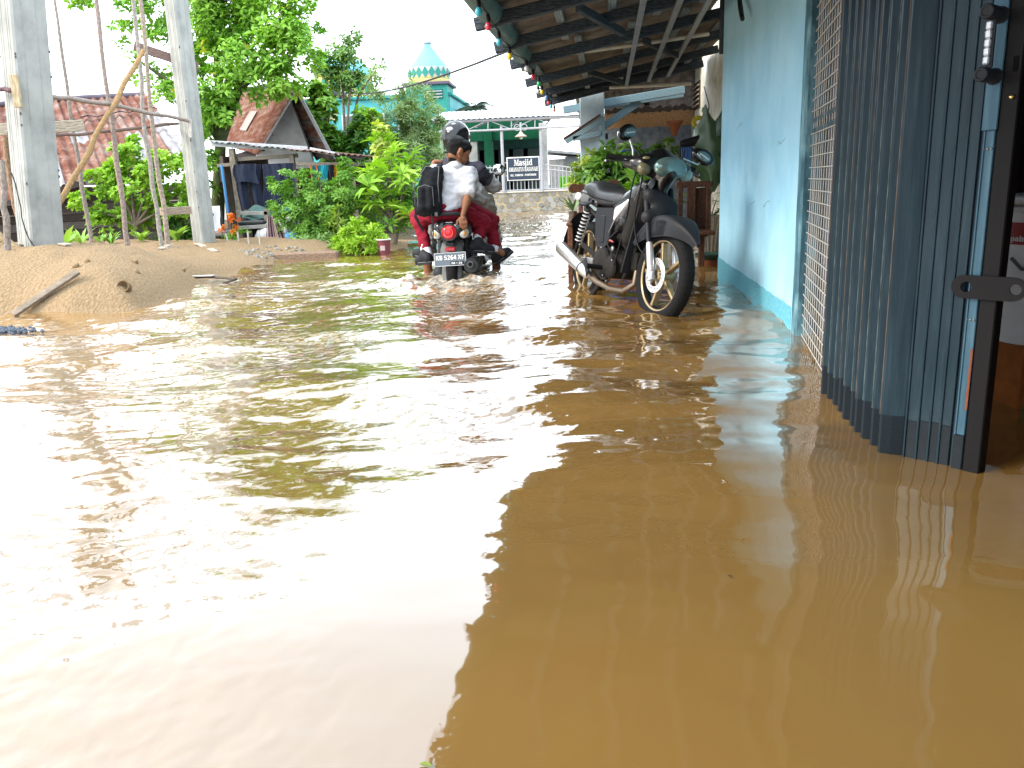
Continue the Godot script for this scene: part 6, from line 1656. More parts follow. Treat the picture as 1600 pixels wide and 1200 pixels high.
		part(t, "stalk", G.new().tube([Vector3(1.05, 0.4, -7.8), q[0], (q[0] as Vector3) + ax * q[2] * 0.9], [0.008, 0.006, 0.002], 5), mk(Color(0.10, 0.16, 0.05), 0.6, ""))
	t = thing("dark_saucer", "dark green saucer and clay pot in the water below the urn", "saucer")
	var sc: Vector3 = Vector3(1.126, 0.12, -7.4)
	part(t, "dish", G.new().lathe([Vector2(0.08, 0.02), Vector2(0.13, 0.06), Vector2(0.13, 0.08), Vector2(0.10, 0.05)], 18, Transform3D(Basis(), Vector3(sc.x - 0.02, 0.02, sc.z))), mk(Color(0.03, 0.075, 0.065), 0.4))
	part(t, "clay_foot", G.new().lathe([Vector2(0.07, -0.06), Vector2(0.095, 0.045)], 16, Transform3D(Basis(), Vector3(sc.x - 0.02, 0.0, sc.z))), clay)

# ---------------------------------------------------------------- posts, scaffold poles and debris on the sand
func posts() -> void:
	var conc := ramped("post_concrete", "cloud", [0.15, 0.45, 0.8], [Color(0.24, 0.25, 0.24), Color(0.31, 0.32, 0.305), Color(0.37, 0.38, 0.36)], 0.9, Vector3(1.3, 0.7, 1.3), 0.15)
	var scar := mk(Color(0.12, 0.12, 0.12), 0.95, "speck", 0.5)
	var k := 0
	for q in [[Vector3(-4.927, 0.25, -6.9), Vector3(-4.653, 2.72, -6.9), 0.285, 0.55, "thicker pale concrete post at the left edge standing in the sand"], [Vector3(-4.768, 0.124, -9.8), Vector3(-4.725, 3.425, -9.8), 0.205, 0.5, "second pale concrete post standing by the grey chair"]]:
		var p := thing("concrete_post", q[4], "post")
		var up := Vector3(cos(q[3]), 0, sin(q[3]))
		var b: Vector3 = q[0] - Vector3(0, 0.25, 0)
		var tt: Vector3 = q[1]
		part(p, "shaft", G.new().beam(b, tt, q[2], q[2], 0.016, up), conc)
		var ax := (tt - b).normalized()
		var xd := up.cross(ax).normalized()
		var yd := ax.cross(xd)
		# seams left by the formwork and small chips out of the edges
		for s in [[-0.18, 0.5], [0.22, 0.5], [0.5, 0.15], [0.5, -0.28]]:
			var o: Vector3 = xd * s[0] * q[2] - yd * s[1] * q[2] * 1.005
			var o2: Vector3 = xd * s[0] * q[2] + yd * s[1] * q[2] * 1.005
			part(p, "form_seam", G.new().beam(b + o, tt + o, 0.007, 0.006, 0.002, up), conc)
			part(p, "form_seam", G.new().beam(b + o2, tt + o2, 0.007, 0.006, 0.002, up), conc)
		for i in 26:
			var f := rf(0.05, 1.0)
			var sx := 1.0 if rng.randi() % 2 else -1.0
			var sy := 1.0 if rng.randi() % 2 else -1.0
			var o: Vector3 = b.lerp(tt, f) + (xd * sx + yd * sy) * q[2] * 0.487
			part(p, "chip", G.new().ball(o, Vector3(0.006, rf(0.008, 0.025), 0.006), 5), scar)
		k += 1
	var c := 0
	var pole := func(called: String, label: String, pts: Array, r0: float, r1: float, col: Color, cat := "pole"):
		var pp := []
		var rr := []
		var n := 11
		for i in n:
			var f := i / (n - 1.0)
			var a := f * (pts.size() - 1)
			var s := mini(int(a), pts.size() - 2)
			pp.append((pts[s] as Vector3).lerp(pts[s + 1], a - s) + (jit(0.012) if i > 0 and i < n - 1 else Vector3.ZERO))
			rr.append(lerpf(r0, r1, f) * rf(0.88, 1.12))
		single(called, G.new().tube(pp, rr, 8), mk(col, 0.9, "grain", 0.45, Vector3(6, 2, 6), 0.6), label, cat, "")
	var greyw := Color(0.36, 0.31, 0.27)
	pole.call("scaffold_pole", "thin grey scaffold pole nearest the thick concrete post", [Vector3(-5.239, 0.215, -8.2), Vector3(-5.242, 1.318, -8.2), Vector3(-5.209, 2.837, -8.2)], 0.024, 0.014, greyw)
	pole.call("scaffold_pole", "scaffold pole in the middle, crossing the lime bush", [Vector3(-5.077, 0.203, -8.6), Vector3(-5.05, 1.393, -8.6), Vector3(-5.005, 2.911, -8.6)], 0.031, 0.022, Color(0.40, 0.32, 0.28))
	pole.call("scaffold_pole", "left of the paired scaffold poles by the second concrete post", [Vector3(-4.896, 0.193, -9), Vector3(-4.908, 1.405, -9), Vector3(-4.819, 2.986, -9)], 0.026, 0.022, Color(0.44, 0.40, 0.36))
	pole.call("scaffold_pole", "right of the paired scaffold poles by the second concrete post", [Vector3(-4.958, 0.19, -9.25), Vector3(-4.941, 1.489, -9.25), Vector3(-4.872, 3.043, -9.25)], 0.030, 0.024, Color(0.46, 0.38, 0.31))
	pole.call("bamboo_brace", "golden brown bamboo brace slanting across the scaffold", [Vector3(-4.937, 0.71, -7.25), Vector3(-4.881, 1.388, -8), Vector3(-4.763, 2.339, -8.95)], 0.030, 0.024, Color(0.42, 0.27, 0.13))
	pole.call("branch_rail", "long sagging branch tied between the two concrete posts", [Vector3(-4.792, 1.708, -7.05), Vector3(-4.895, 1.726, -7.7), Vector3(-4.919, 1.732, -8.5), Vector3(-4.677, 1.653, -9.65)], 0.022, 0.022, Color(0.42, 0.35, 0.31))
	pole.call("branch_rail", "thin branch rail running behind the scaffold poles over the roof", [Vector3(-4.971, 1.373, -7.3), Vector3(-5.117, 1.47, -8.4), Vector3(-4.941, 1.652, -9.9)], 0.016, 0.018, Color(0.27, 0.19, 0.16))
	pole.call("branch_stub", "short dark branch end sticking out left of the thick post", [Vector3(-5.012, 1.739, -6.75), Vector3(-4.714, 1.689, -6.7)], 0.02, 0.022, Color(0.20, 0.13, 0.14))
	pole.call("leaning_stake", "stout grey stake at the very left edge", [Vector3(-4.709, 0.233, -6.2), Vector3(-4.6, 1.114, -6.2)], 0.028, 0.024, greyw)
	pole.call("leaning_stake", "brown leaning pole just left of the thick concrete post", [Vector3(-5.057, 0.312, -6.9), Vector3(-5.067, 0.877, -6.9), Vector3(-5.045, 1.339, -6.9)], 0.026, 0.022, Color(0.36, 0.24, 0.15))
	pole.call("fallen_log", "yellowish log lying on the sand at the left edge", [Vector3(-5.143, 0.571, -6.6), Vector3(-4.843, 0.365, -6.6)], 0.03, 0.026, Color(0.42, 0.31, 0.18), "log")
	pole.call("fallen_log", "thin stick lying under the yellowish log at the left edge", [Vector3(-5.026, 0.398, -6.4), Vector3(-4.917, 0.414, -6.7)], 0.018, 0.014, Color(0.33, 0.24, 0.16), "log")
	pole.call("rebar", "thin bent wire leaning on the thick concrete post", [Vector3(-4.753, 1.025, -6.5), Vector3(-4.722, 0.552, -6.5), Vector3(-4.634, 0.291, -6.5)], 0.005, 0.005, Color(0.09, 0.08, 0.08), "wire")
	var plank := func(label: String, a: Vector3, b: Vector3, w: float, h: float, col: Color, called := "plank"):
		single(called, G.new().beam(a, b, w, h, 0.004), mk(col, 0.9, "grain", 0.5, Vector3(1.2, 6, 1.2), 0.5), label, "plank", "")
	plank.call("pale plank fixed behind the thick concrete post", Vector3(-5.601, 1.449, -7.35), Vector3(-4.74, 1.472, -7.6), 0.03, 0.105, Color(0.52, 0.45, 0.36))
	plank.call("brown plank nailed across the second post high up", Vector3(-5.217, 2.514, -9.6), Vector3(-4.645, 2.296, -9.98), 0.03, 0.10, Color(0.28, 0.19, 0.165))
	plank.call("short pale crosspiece between scaffold pole and second post near the ground", Vector3(-5.016, 0.616, -9.3), Vector3(-4.791, 0.62, -9.6), 0.05, 0.09, Color(0.44, 0.35, 0.27))
	plank.call("short grey plank end behind the thick post, up against the sky", Vector3(-4.983, 1.95, -7.3), Vector3(-4.881, 1.914, -7.4), 0.03, 0.07, Color(0.52, 0.50, 0.50))
	single("wood_block", G.new().beam(Vector3(-4.694, 1.814, -6.66), Vector3(-4.701, 1.553, -6.66), 0.02, 0.072, 0.004, Vector3.RIGHT), mk(Color(0.50, 0.41, 0.27), 0.9, "grain", 0.5, Vector3(5, 1, 5)), "small yellowish wood block nailed to the thick post's face", "wood block")
	single("wood_strip", G.new().beam(Vector3(-4.661, 1.665, -9.62), Vector3(-4.682, 1.461, -9.62), 0.02, 0.035, 0.003, Vector3.RIGHT), mk(Color(0.50, 0.48, 0.45), 0.9, "grain"), "short pale strip nailed to the second post below the branch rail", "wood strip")

func debris() -> void:
	var pale := mk(Color(0.50, 0.43, 0.35), 0.9, "grain", 0.6, Vector3(1, 6, 1), 0.5)
	var a := Vector3(-4.03, 0.015, -5.26)
	var b := Vector3(-3.69, 0.0, -5.56)
	b.y = land(b.x, b.z) + 0.05
	var lift := 0.0
	for i in 12: lift = maxf(lift, land(lerpf(a.x, b.x, i / 11.0), lerpf(a.z, b.z, i / 11.0)) - lerpf(a.y, b.y, i / 11.0))
	a.y += lift * 0.8
	b.y += lift + 0.01
	single("sand_plank", G.new().beam(a, b, 0.06, 0.022, 0.003, Vector3(0.2, 1, 0.5)), mk(Color(0.27, 0.22, 0.17), 0.9, "grain", 0.5, Vector3(1, 6, 1), 0.5), "pale plank sloping down the sand mound into the water", "plank")
	for q in [[Vector3(-4.814, 0.2, -8.792), Vector3(-4.945, 0.2, -9.305), "pale chip of board lying left on top of the sand ridge"], [Vector3(-4.615, 0.2, -8.545), Vector3(-4.672, 0.2, -8.915), "pale chip of board lying in the middle of the sand ridge"], [Vector3(-4.725, 0.2, -9.511), Vector3(-4.169, 0.2, -8.805), "pale board scrap at the foot of the second post"], [Vector3(-4.362, 0.35, -6.406), Vector3(-4.273, 0.35, -6.374), "brown board scrap by the thick post's foot"]]:
		var p: Vector3 = q[0]
		var r: Vector3 = q[1]
		p.y = land(p.x, p.z) + 0.012
		r.y = land(r.x, r.z) + 0.012
		single("board_scrap", G.new().beam(p, r, 0.07, 0.015, 0.003), pale, q[2], "board", "")
	single("white_plank", G.new().beam((Vector3(-4.958, 0.351, -6.3)), (Vector3(-4.798, 0.352, -6.6)), 0.08, 0.03, 0.003), mk(Color(0.62, 0.60, 0.56), 0.9, "grain"), "whitish plank lying flat behind the sand at the left edge", "plank")
	var d0: Vector3 = Vector3(-3.783, 0.02, -7.4)
	var d1: Vector3 = Vector3(-3.232, 0.02, -7.161)
	single("driftwood", G.new().tube([d0, d0.lerp(d1, 0.4) + Vector3(0, 0.015, 0), d1, d1 + Vector3(-0.08, -0.03, 0.1)], [0.02, 0.024, 0.022, 0.012], 8, true, 0.5), mk(Color(0.14, 0.11, 0.09), 0.8, "grain", 0.5), "dark forked stick lying where sand meets water", "driftwood")
	single("white_board", G.new().beam(d0 + Vector3(-0.02, 0.015, 0.02), d0.lerp(d1, 0.55) + Vector3(0, 0.03, 0.02), 0.05, 0.012, 0.002), mk(Color(0.6, 0.58, 0.54), 0.8, "grain"), "thin whitish strip lying on the dark stick at the water's edge", "board")
	# round hollow lump in the sand
	var h: Vector3 = Vector3(-3.374, 0.02, -5.592)
	h.y = land(h.x, h.z)
	var lump := thing("hollow_husk", "round hollow husk half buried in sand at the water's edge", "husk")
	var xb := Basis(Vector3.RIGHT, 1.15) * Basis(Vector3.UP, 0.3)
	part(lump, "shell", G.new().lathe([Vector2(0.03, -0.06), Vector2(0.055, -0.03), Vector2(0.062, 0.03), Vector2(0.052, 0.032), Vector2(0.045, -0.01), Vector2(0.02, -0.03)], 18, Transform3D(xb.scaled(Vector3.ONE * 0.8), h + Vector3(0, 0.006, 0))), mk(Color(0.27, 0.185, 0.105), 0.95, "speck", 0.6, Vector3.ONE * 4, 0.5))
	for q in 14:
		var p := Vector3(rf(-4.6, -3.4), 0, rf(-7.6, -5.7))
		p.y = land(p.x, p.z)
		if p.y < 0.06: continue
		single("sand_clod", nets(G.new(), [[p + jit(0.01), p + jit(0.02), 0.018, 0.013], [p + jit(0.02), p + jit(0.02), 0.011, 0.011]], 0.007, 120.0, 0.004), mk(Color(0.33, 0.23, 0.13), 0.95, "speck", 0.5, Vector3.ONE * 4), "crumbled clod of damp sand on the mound", "clod", "clods of sand on the mound")
	# heap of dark gravel at the left edge, pale rubble by the kerb
	var xf := []
	var cols := []
	var stone := G.new().ball(Vector3.ZERO, Vector3(0.014, 0.009, 0.012), 5).mesh()
	var gc: Vector3 = Vector3(-3.628, 0, -4.638)
	for i in 500:
		var p := gc + Vector3(-0.15 + rng.randfn(0, 0.13), 0, rng.randfn(0, 0.07))
		p.y = maxf(0.0, 0.03 - 0.3 * Vector2(p.x - gc.x + 0.15, p.z - gc.z).length()) + rf(-0.006, 0.006)
		xf.append(Transform3D(Basis.from_euler(jit(3.0)) * rf(0.5, 1.3), p))
		cols.append(Color(0.06, 0.075, 0.10) * rf(0.6, 1.6))
	var vm := StandardMaterial3D.new()
	vm.vertex_color_use_as_albedo = true
	vm.roughness = 0.8
	scatter(self, "dark_gravel", stone, vm, xf, cols)
	tag(get_node("dark_gravel"), "small heap of dark blue-grey gravel at the left edge of the water", "gravel")
	xf = []
	cols = []
	for i in 170:
		var p := Vector3(rf(-4.0, -3.5), 0, rf(-9.9, -8.9))
		p.y = land(p.x, p.z)
		if p.y < 0.0: continue
		xf.append(Transform3D(Basis.from_euler(jit(3.0)) * rf(0.5, 1.9), p))
		cols.append(Color(0.27, 0.25, 0.21) * rf(0.5, 1.2))
	scatter(self, "pale_rubble", stone, vm, xf, cols)
	tag(get_node("pale_rubble"), "scatter of pale rubble where the sand meets the kerb", "rubble")
	var kb := thing("concrete_kerb", "low weathered concrete kerb along the water in front of the shrubs", "kerb")
	var km := ramped("kerb_concrete", "speck", [0.2, 0.6, 0.85], [Color(0.16, 0.105, 0.07), Color(0.25, 0.175, 0.125), Color(0.30, 0.23, 0.175)], 0.9, Vector3.ONE * 1.2, 0.4)
	var k0: Vector3 = Vector3(-3.77, 0, -9.428)
	var k1: Vector3 = Vector3(-2.984, 0, -9.497)
	part(kb, "kerb_beam", G.new().beam(k0 + Vector3(0, 0.0, -0.06), k1 + Vector3(0, 0.0, -0.06), 0.14, 0.15, 0.02), km)
	var lit := [Color(0.5, 0.5, 0.45), Color(0.03, 0.025, 0.02), Color(0.2, 0.25, 0.06), Color(0.6, 0.6, 0.6)]
	var i := 0
	for q in [[Vector3(0.081, 0, -2.442), 0.012, 3, "white scrap of litter floating in front of the parked motorbike"], [Vector3(-1.954, 0, -7.22), 0.03, 0, "pale flat scrap floating left of the scooter"], [Vector3(0.267, 0, -1.469), 0.004, 1, "dark speck floating on the brown water low at the right"], [Vector3(-0.241, 0, -0.928), 0.008, 2, "small green leaf floating at the bottom edge"]]:
		var g := G.new()
		var p: Vector3 = q[0]
		p.y = wave(p.x, p.z) + 0.003
		leaf_into(g, p, Vector3(1, 0.05, rf(-.4, .4)).normalized(), Vector3.UP, q[1] * 2.6, q[1] * 1.3, 0.02)
		single("floating_scrap", g, mk(lit[q[2]], 0.7, ""), q[3], "litter", "")
		i += 1

# ---------------------------------------------------------------- the parked motorbike
# built facing -z, x to its right, y up from the ground
func wheel(root: Node, called: String, c: Vector3, R: float, tw: float, rim_m: Material, spokes: int, disc: float, turn: Transform3D) -> void:
	var side := Basis(Vector3.UP, PI / 2)
	var tyre_m := mk(Color(0.010, 0.010, 0.011), 0.75, "speck", 0.6, Vector3.ONE * 6, 0.2)
	var w := part(root, called, G.new().torus(R - tw, tw, 48, 12, Transform3D(side, c), 1.05), tyre_m)
	w.transform = turn
	# tread blocks
	var tg := G.new()
	for i in 44:
		var a := TAU * i / 44.0
		for s in [-1.0, 1.0]:
			var d := Vector3(0, cos(a), sin(a))
			tg.box(c + d * (R - tw * 0.24) + Vector3(s * tw * 0.62, 0, 0), Vector3(tw * 0.5, 0.004, 0.016), 0.001, Basis(Vector3.RIGHT, a) * Basis(Vector3.UP, 0.5 * s) * Basis(Vector3.BACK, -0.75 * s))
	var tread := part(w, "tread", tg, tyre_m)
	tread.set_meta("kind", "stuff")
	var rp := []
	var r := R - tw * 1.75
	for q in [[r - 0.004, -0.028], [r + 0.002, -0.034], [r + 0.016, -0.032], [r + 0.018, -0.028], [r + 0.004, -0.018], [r + 0.002, 0.018], [r + 0.018, 0.028], [r + 0.016, 0.032], [r + 0.002, 0.034], [r - 0.004, 0.028], [r - 0.008, 0.0], [r - 0.004, -0.028]]: rp.append(Vector2(q[0], q[1]))
	part(w, "rim", G.new().lathe(rp, 48, Transform3D(Basis(Vector3.BACK, PI / 2), c), false), rim_m)
	part(w, "hub", G.new().lathe([Vector2(0.02, -0.06), Vector2(0.045, -0.05), Vector2(0.05, 0.0), Vector2(0.045, 0.05), Vector2(0.02, 0.06)], 18, Transform3D(Basis(Vector3.BACK, PI / 2), c)), rim_m)
	for i in spokes:
		var a := TAU * i / spokes + 0.25
		var d := Vector3(0, cos(a), sin(a))
		var t := Vector3(0, -sin(a), cos(a))
		var g := G.new()
		var rings := []
		for q in [[0.035, 0.014, 0.016], [0.10, 0.012, 0.014], [r - 0.03, 0.011, 0.013], [r - 0.008, 0.015, 0.013]]:
			var o: Vector3 = c + d * q[0]
			rings.append(PackedVector3Array([o - t * q[1] - Vector3(q[2], 0, 0), o - t * q[1] * 0.55 - Vector3(q[2] * 1.4, 0, 0), o + t * q[1] * 0.55 - Vector3(q[2] * 1.4, 0, 0), o + t * q[1] - Vector3(q[2], 0, 0), o + t * q[1] + Vector3(q[2], 0, 0), o + t * q[1] * 0.55 + Vector3(q[2] * 1.4, 0, 0), o - t * q[1] * 0.55 + Vector3(q[2] * 1.4, 0, 0), o - t * q[1] + Vector3(q[2], 0, 0)]))
		g.loft(rings)
		part(w, "spoke", g, rim_m)
	if disc != 0.0:
		var steel := mk(Color(0.62, 0.62, 0.62), 0.28, "speck", 0.8, Vector3.ONE * 6, 0.0, 0.6)
		part(w, "brake_disc", G.new().lathe([Vector2(0.066, -0.0018), Vector2(0.104, -0.0018), Vector2(0.104, 0.0018), Vector2(0.066, 0.0018), Vector2(0.066, -0.0018)], 40, Transform3D(Basis(Vector3.BACK, PI / 2), c + Vector3(disc, 0, 0)), false), steel)
		var hg := G.new()
		for i in 30:
			var a := TAU * i / 30.0
			hg.lathe([Vector2(0.0034, 0.0), Vector2(0.0034, 0.0008)], 8, Transform3D(Basis(Vector3.BACK, -PI / 2), c + Vector3(disc + 0.0018, 0, 0) + Vector3(0, cos(a), sin(a)) * (0.078 + 0.012 * float(i % 3 == 0) + 0.006 * (i % 2))))
		part(w, "disc_holes", hg, mk(Color(0.03, 0.03, 0.03), 0.8, ""))
		for i in 5:
			var a := TAU * i / 5.0
			part(w, "disc_arm", G.new().beam(c + Vector3(disc, 0, 0) + Vector3(0, cos(a), sin(a)) * 0.03, c + Vector3(disc, 0, 0) + Vector3(0, cos(a), sin(a)) * 0.069, 0.004, 0.016, 0.001, Vector3.RIGHT), steel)

func parked_bike() -> void:
	var b := thing("parked_motorbike", "black motorbike with gold five-spoke wheels parked in the water by the blue wall", "motorbike", Vector3(0.215, -0.075, -5.40), deg_to_rad(201.0))
	b.rotation.z = 0.12
	var black := mk(Color(0.006, 0.006, 0.008), 0.25, "cloud", 0.8)
	var satin := mk(Color(0.020, 0.022, 0.027), 0.5, "speck", 0.75, Vector3.ONE * 3)
	var grime := mk(Color(0.022, 0.020, 0.018), 0.6, "speck", 0.45, Vector3.ONE * 5, 0.3)
	var alu := mk(Color(0.45, 0.45, 0.46), 0.35, "speck", 0.6, Vector3.ONE * 4, 0.0, 0.7)
	var chrome := mk(Color(0.70, 0.68, 0.64), 0.22, "speck", 0.75, Vector3.ONE * 3, 0.0, 0.85)
	var gold := mk(Color(0.34, 0.255, 0.14), 0.32, "speck", 0.75, Vector3.ONE * 4, 0.0, 0.45)
	var rubber := mk(Color(0.008, 0.008, 0.009), 0.8, "speck", 0.7, Vector3.ONE * 8)
	var vinyl := mk(Color(0.026, 0.028, 0.033), 0.4, "speck", 0.8, Vector3.ONE * 10, 0.05)
	var fa := Vector3(0, 0.28, -0.60)
	var ra := Vector3(0, 0.28, 0.60)
	wheel(b, "rear_wheel", ra, 0.28, 0.040, gold, 5, 0.0, Transform3D())
	# everything that steers turns about the head tube
	var head := Vector3(0, 0.78, -0.385)
	var axis := (Vector3(0, 0.98, -0.31) - fa).normalized()
	var rot := Basis(axis, 0.10)
	var st := Transform3D(rot, head - rot * head)
	var low := [Vector3.ZERO]
	var steer := func(called: String, g: G, m: Material) -> MeshInstance3D:
		var o := part(b, called, g, m)
		o.transform = st.translated_local(low[0])
		return o
	wheel(b, "front_wheel", fa, 0.28, 0.043, gold, 5, 0.062, st)
	for s in [-1.0, 1.0]:
		var x := Vector3(s * 0.088, 0, 0)
		steer.call("fork_slider", G.new().tube([fa + x - axis * 0.03, fa + x, fa + x + axis * 0.17, fa + x + axis * 0.20], [0.020, 0.024, 0.021, 0.018], 12), mk(Color(0.55, 0.56, 0.60), 0.3, "cloud", 0.8, Vector3.ONE, 0, 0.4))
		steer.call("fork_tube", G.new().tube([fa + x + axis * 0.18, fa + x + axis * 0.56], 0.017, 10), satin)
		steer.call("axle_lug", G.new().box(fa + x + Vector3(s * 0.004, 0.005, 0), Vector3(0.035, 0.06, 0.05), 0.01), alu)
	steer.call("brake_caliper", G.new().box(fa + Vector3(0.075, 0.09, 0.075), Vector3(0.045, 0.09, 0.05), 0.01, Basis(Vector3.RIGHT, 0.6)), grime)
	# mudguard: a deep shell over the tyre with a pointed nose
	var mg := G.new()
	for lay in 2:
		mg.sheet(16, 24, func(u, v):
			var q: float = (u - 0.5) * 2.0
			var a := lerpf(-0.98, 1.02, v)
			var wide: float = 0.082 * smoothstep(-0.12, 0.35, v)
			var side: float = 0.115 * sin(PI * clampf(v * 0.85 + 0.05, 0.0, 1.0))
			var s: float = clampf(q * 1.8, -1.0, 1.0)
			var d := Vector3(0, cos(a), sin(a))
			var r: float = 0.335 + 0.02 * (1.0 - v) + 0.014 * sqrt(1.0 - s * s) - maxf(0.0, absf(q) - 0.55) / 0.45 * side - 0.004 * lay
			return fa + d * r + Vector3(s * wide, 0, 0))
	steer.call("front_mudguard", mg, satin)
	steer.call("fork_yoke", nets(G.new(), [[fa + axis * 0.36 + Vector3(-0.085, 0, 0), fa + axis * 0.36 + Vector3(0.085, 0, 0), 0.042, 0.042], [fa + axis * 0.38 + Vector3(0, 0, 0.02), fa + axis * 0.56 + Vector3(0, 0, 0.02), 0.075, 0.055], [fa + axis * 0.44 + Vector3(-0.07, 0, -0.02), fa + axis * 0.50 + Vector3(0.07, 0, -0.02), 0.045, 0.045]], 0.012, 70.0), satin)
	part(b, "centre_cover", nets(G.new(), [[Vector3(-0.05, 0.74, -0.30), Vector3(-0.08, 0.48, -0.22), 0.055, 0.05], [Vector3(0.05, 0.74, -0.30), Vector3(0.08, 0.48, -0.22), 0.055, 0.05], [Vector3(0, 0.62, -0.25), Vector3(0, 0.45, -0.15), 0.08, 0.08]], 0.013, 60.0), grime)
	# headlamp cowl and handlebar
	low[0] = Vector3(0, -0.095, -0.01)
	var cowl := nets(G.new(), [[Vector3(-0.13, 1.01, -0.40), Vector3(0.13, 1.01, -0.40), 0.055, 0.055], [Vector3(0, 1.04, -0.36), Vector3(0, 0.99, -0.47), 0.085, 0.06], [Vector3(-0.2, 1.02, -0.32), Vector3(-0.09, 1.02, -0.40), 0.035, 0.05], [Vector3(0.2, 1.02, -0.32), Vector3(0.09, 1.02, -0.40), 0.035, 0.05], [Vector3(0, 0.93, -0.42), Vector3(0, 0.88, -0.41), 0.055, 0.045]], 0.012, 60.0)
	var cw := steer.call("headlamp_cowl", cowl, black)
	var lens := ramped("lens_teal", "speck", [0.3, 0.5, 0.7], [Color(0.03, 0.08, 0.085), Color(0.12, 0.22, 0.22), Color(0.36, 0.46, 0.45)], 0.06, Vector3.ONE * 5, 0.0, 0.5, false)
	part(cw, "headlamp_lens", G.new().ball(Vector3(0, 1.005, -0.485), Vector3(0.112, 0.066, 0.048), 14, Basis(Vector3.RIGHT, -0.35)), lens)
	for s in [-1.0, 1.0]:
		part(cw, "indicator_lens", G.new().ball(Vector3(s * 0.145, 0.985, -0.43), Vector3(0.045, 0.038, 0.035), 10), mk(Color(0.16, 0.15, 0.08) if s > 0 else Color(0.25, 0.42, 0.40), 0.1, "speck", 0.6, Vector3.ONE * 6))
		part(cw, "cowl_flash", G.new().ball(Vector3(s * 0.10, 1.045, -0.405), Vector3(0.075, 0.018, 0.035), 8, Basis(Vector3.UP, s * 0.5)), mk(Color(0.20, 0.18, 0.08), 0.3, "", 1))
	part(cw, "dash_top", G.new().ball(Vector3(0, 1.075, -0.35), Vector3(0.10, 0.02, 0.08), 10), satin)
	var bar := []
	for i in 9:
		var f := -1.0 + i / 4.0
		bar.append(Vector3(f * 0.30, 1.03 + 0.01 * absf(f), -0.35 + 0.10 * f * f))
	steer.call("handlebar", G.new().tube(bar, 0.011, 8), black)
	for s in [-1.0, 1.0]:
		steer.call("grip", G.new().tube([Vector3(s * 0.20, 1.037, -0.31), Vector3(s * 0.315, 1.04, -0.25)], [0.019, 0.017], 10), rubber)
		steer.call("switch_box", G.new().box(Vector3(s * 0.18, 1.034, -0.32), Vector3(0.05, 0.055, 0.05), 0.012), satin)
		steer.call("brake_lever", G.new().tube([Vector3(s * 0.17, 1.03, -0.36), Vector3(s * 0.25, 1.02, -0.35), Vector3(s * 0.33, 1.01, -0.29)], [0.007, 0.006, 0.005], 6), satin)
		steer.call("lever_ball", G.new().ball(Vector3(s * 0.332, 1.01, -0.288), Vector3.ONE * 0.009, 8), alu)
		var mc := Vector3(s * 0.22, 1.19, -0.30) if s > 0 else Vector3(s * 0.33, 1.12, -0.31)
		steer.call("mirror_stalk", G.new().tube([Vector3(s * 0.17, 1.045, -0.32), Vector3(s * 0.175, 1.09, -0.32), mc + Vector3(-s * 0.03, -0.05, 0), mc], [0.006, 0.006, 0.007, 0.012], 8), chrome)
		var mb := Basis(Vector3.UP, s * 0.30) * Basis(Vector3.BACK, s * -0.35)
		var mir: MeshInstance3D = steer.call("mirror", G.new().ball(mc, Vector3(0.078, 0.048, 0.028), 14, mb), black)
		var mirror_glass := mk(Color(0.75, 0.78, 0.8), 0.03, "", 1, Vector3.ONE, 0, 1.0)
		part(mir, "mirror_glass", G.new().ball(mc + mb * Vector3(0, 0, 0.018), Vector3(0.068, 0.040, 0.013), 12, mb), mirror_glass)
		part(mir, "mirror_lamp", G.new().ball(mc + mb * Vector3(0, 0, -0.017), Vector3(0.052, 0.030, 0.014), 12, mb), lens)
		part(mir, "mirror_trim", G.new().beam(mc + mb * Vector3(-0.035, -0.004, -0.031), mc + mb * Vector3(0.035, 0.004, -0.031), 0.003, 0.008, 0.001), mk(Color(0.6, 0.6, 0.6), 0.3, ""))
	# frame
	var frame := G.new()
	frame.tube([head + Vector3(0, 0.06, 0.03), head + Vector3(0, -0.06, -0.02)], 0.03, 10)
	frame.tube([head + Vector3(0, -0.02, 0.0), Vector3(0, 0.66, -0.20), Vector3(0, 0.50, 0.0), Vector3(0, 0.42, 0.14), Vector3(0, 0.30, 0.20)], [0.03, 0.032, 0.032, 0.028, 0.025], 10)
	for s in [-1.0, 1.0]: frame.tube([Vector3(s * 0.05, 0.48, 0.05), Vector3(s * 0.10, 0.60, 0.30), Vector3(s * 0.10, 0.68, 0.55), Vector3(s * 0.07, 0.71, 0.72)], 0.014, 8)
	frame.tube([Vector3(0, 0.62, -0.25), Vector3(0.03, 0.42, -0.24), Vector3(0.05, 0.22, -0.14)], 0.016, 8)
	part(b, "frame", frame, grime)
	part(b, "leg_shield_strut", G.new().beam(Vector3(0.06, 0.70, -0.33), Vector3(0.10, 0.26, -0.24), 0.012, 0.05, 0.004, Vector3.RIGHT), satin)
	part(b, "leg_shield_strut", G.new().beam(Vector3(-0.06, 0.70, -0.33), Vector3(-0.10, 0.26, -0.24), 0.012, 0.05, 0.004, Vector3.RIGHT), satin)
	# tank cover with pale flashes, seat, tail
	var tank := nets(G.new(), [[Vector3(0, 0.74, -0.20), Vector3(0, 0.66, 0.02), 0.085, 0.10], [Vector3(-0.05, 0.58, -0.06), Vector3(-0.06, 0.52, 0.04), 0.06, 0.05], [Vector3(0.05, 0.58, -0.06), Vector3(0.06, 0.52, 0.04), 0.06, 0.05], [Vector3(0, 0.80, -0.27), Vector3(0, 0.74, -0.2), 0.05, 0.075]], 0.012, 60.0)
	var tk := part(b, "body_cover", tank, black)
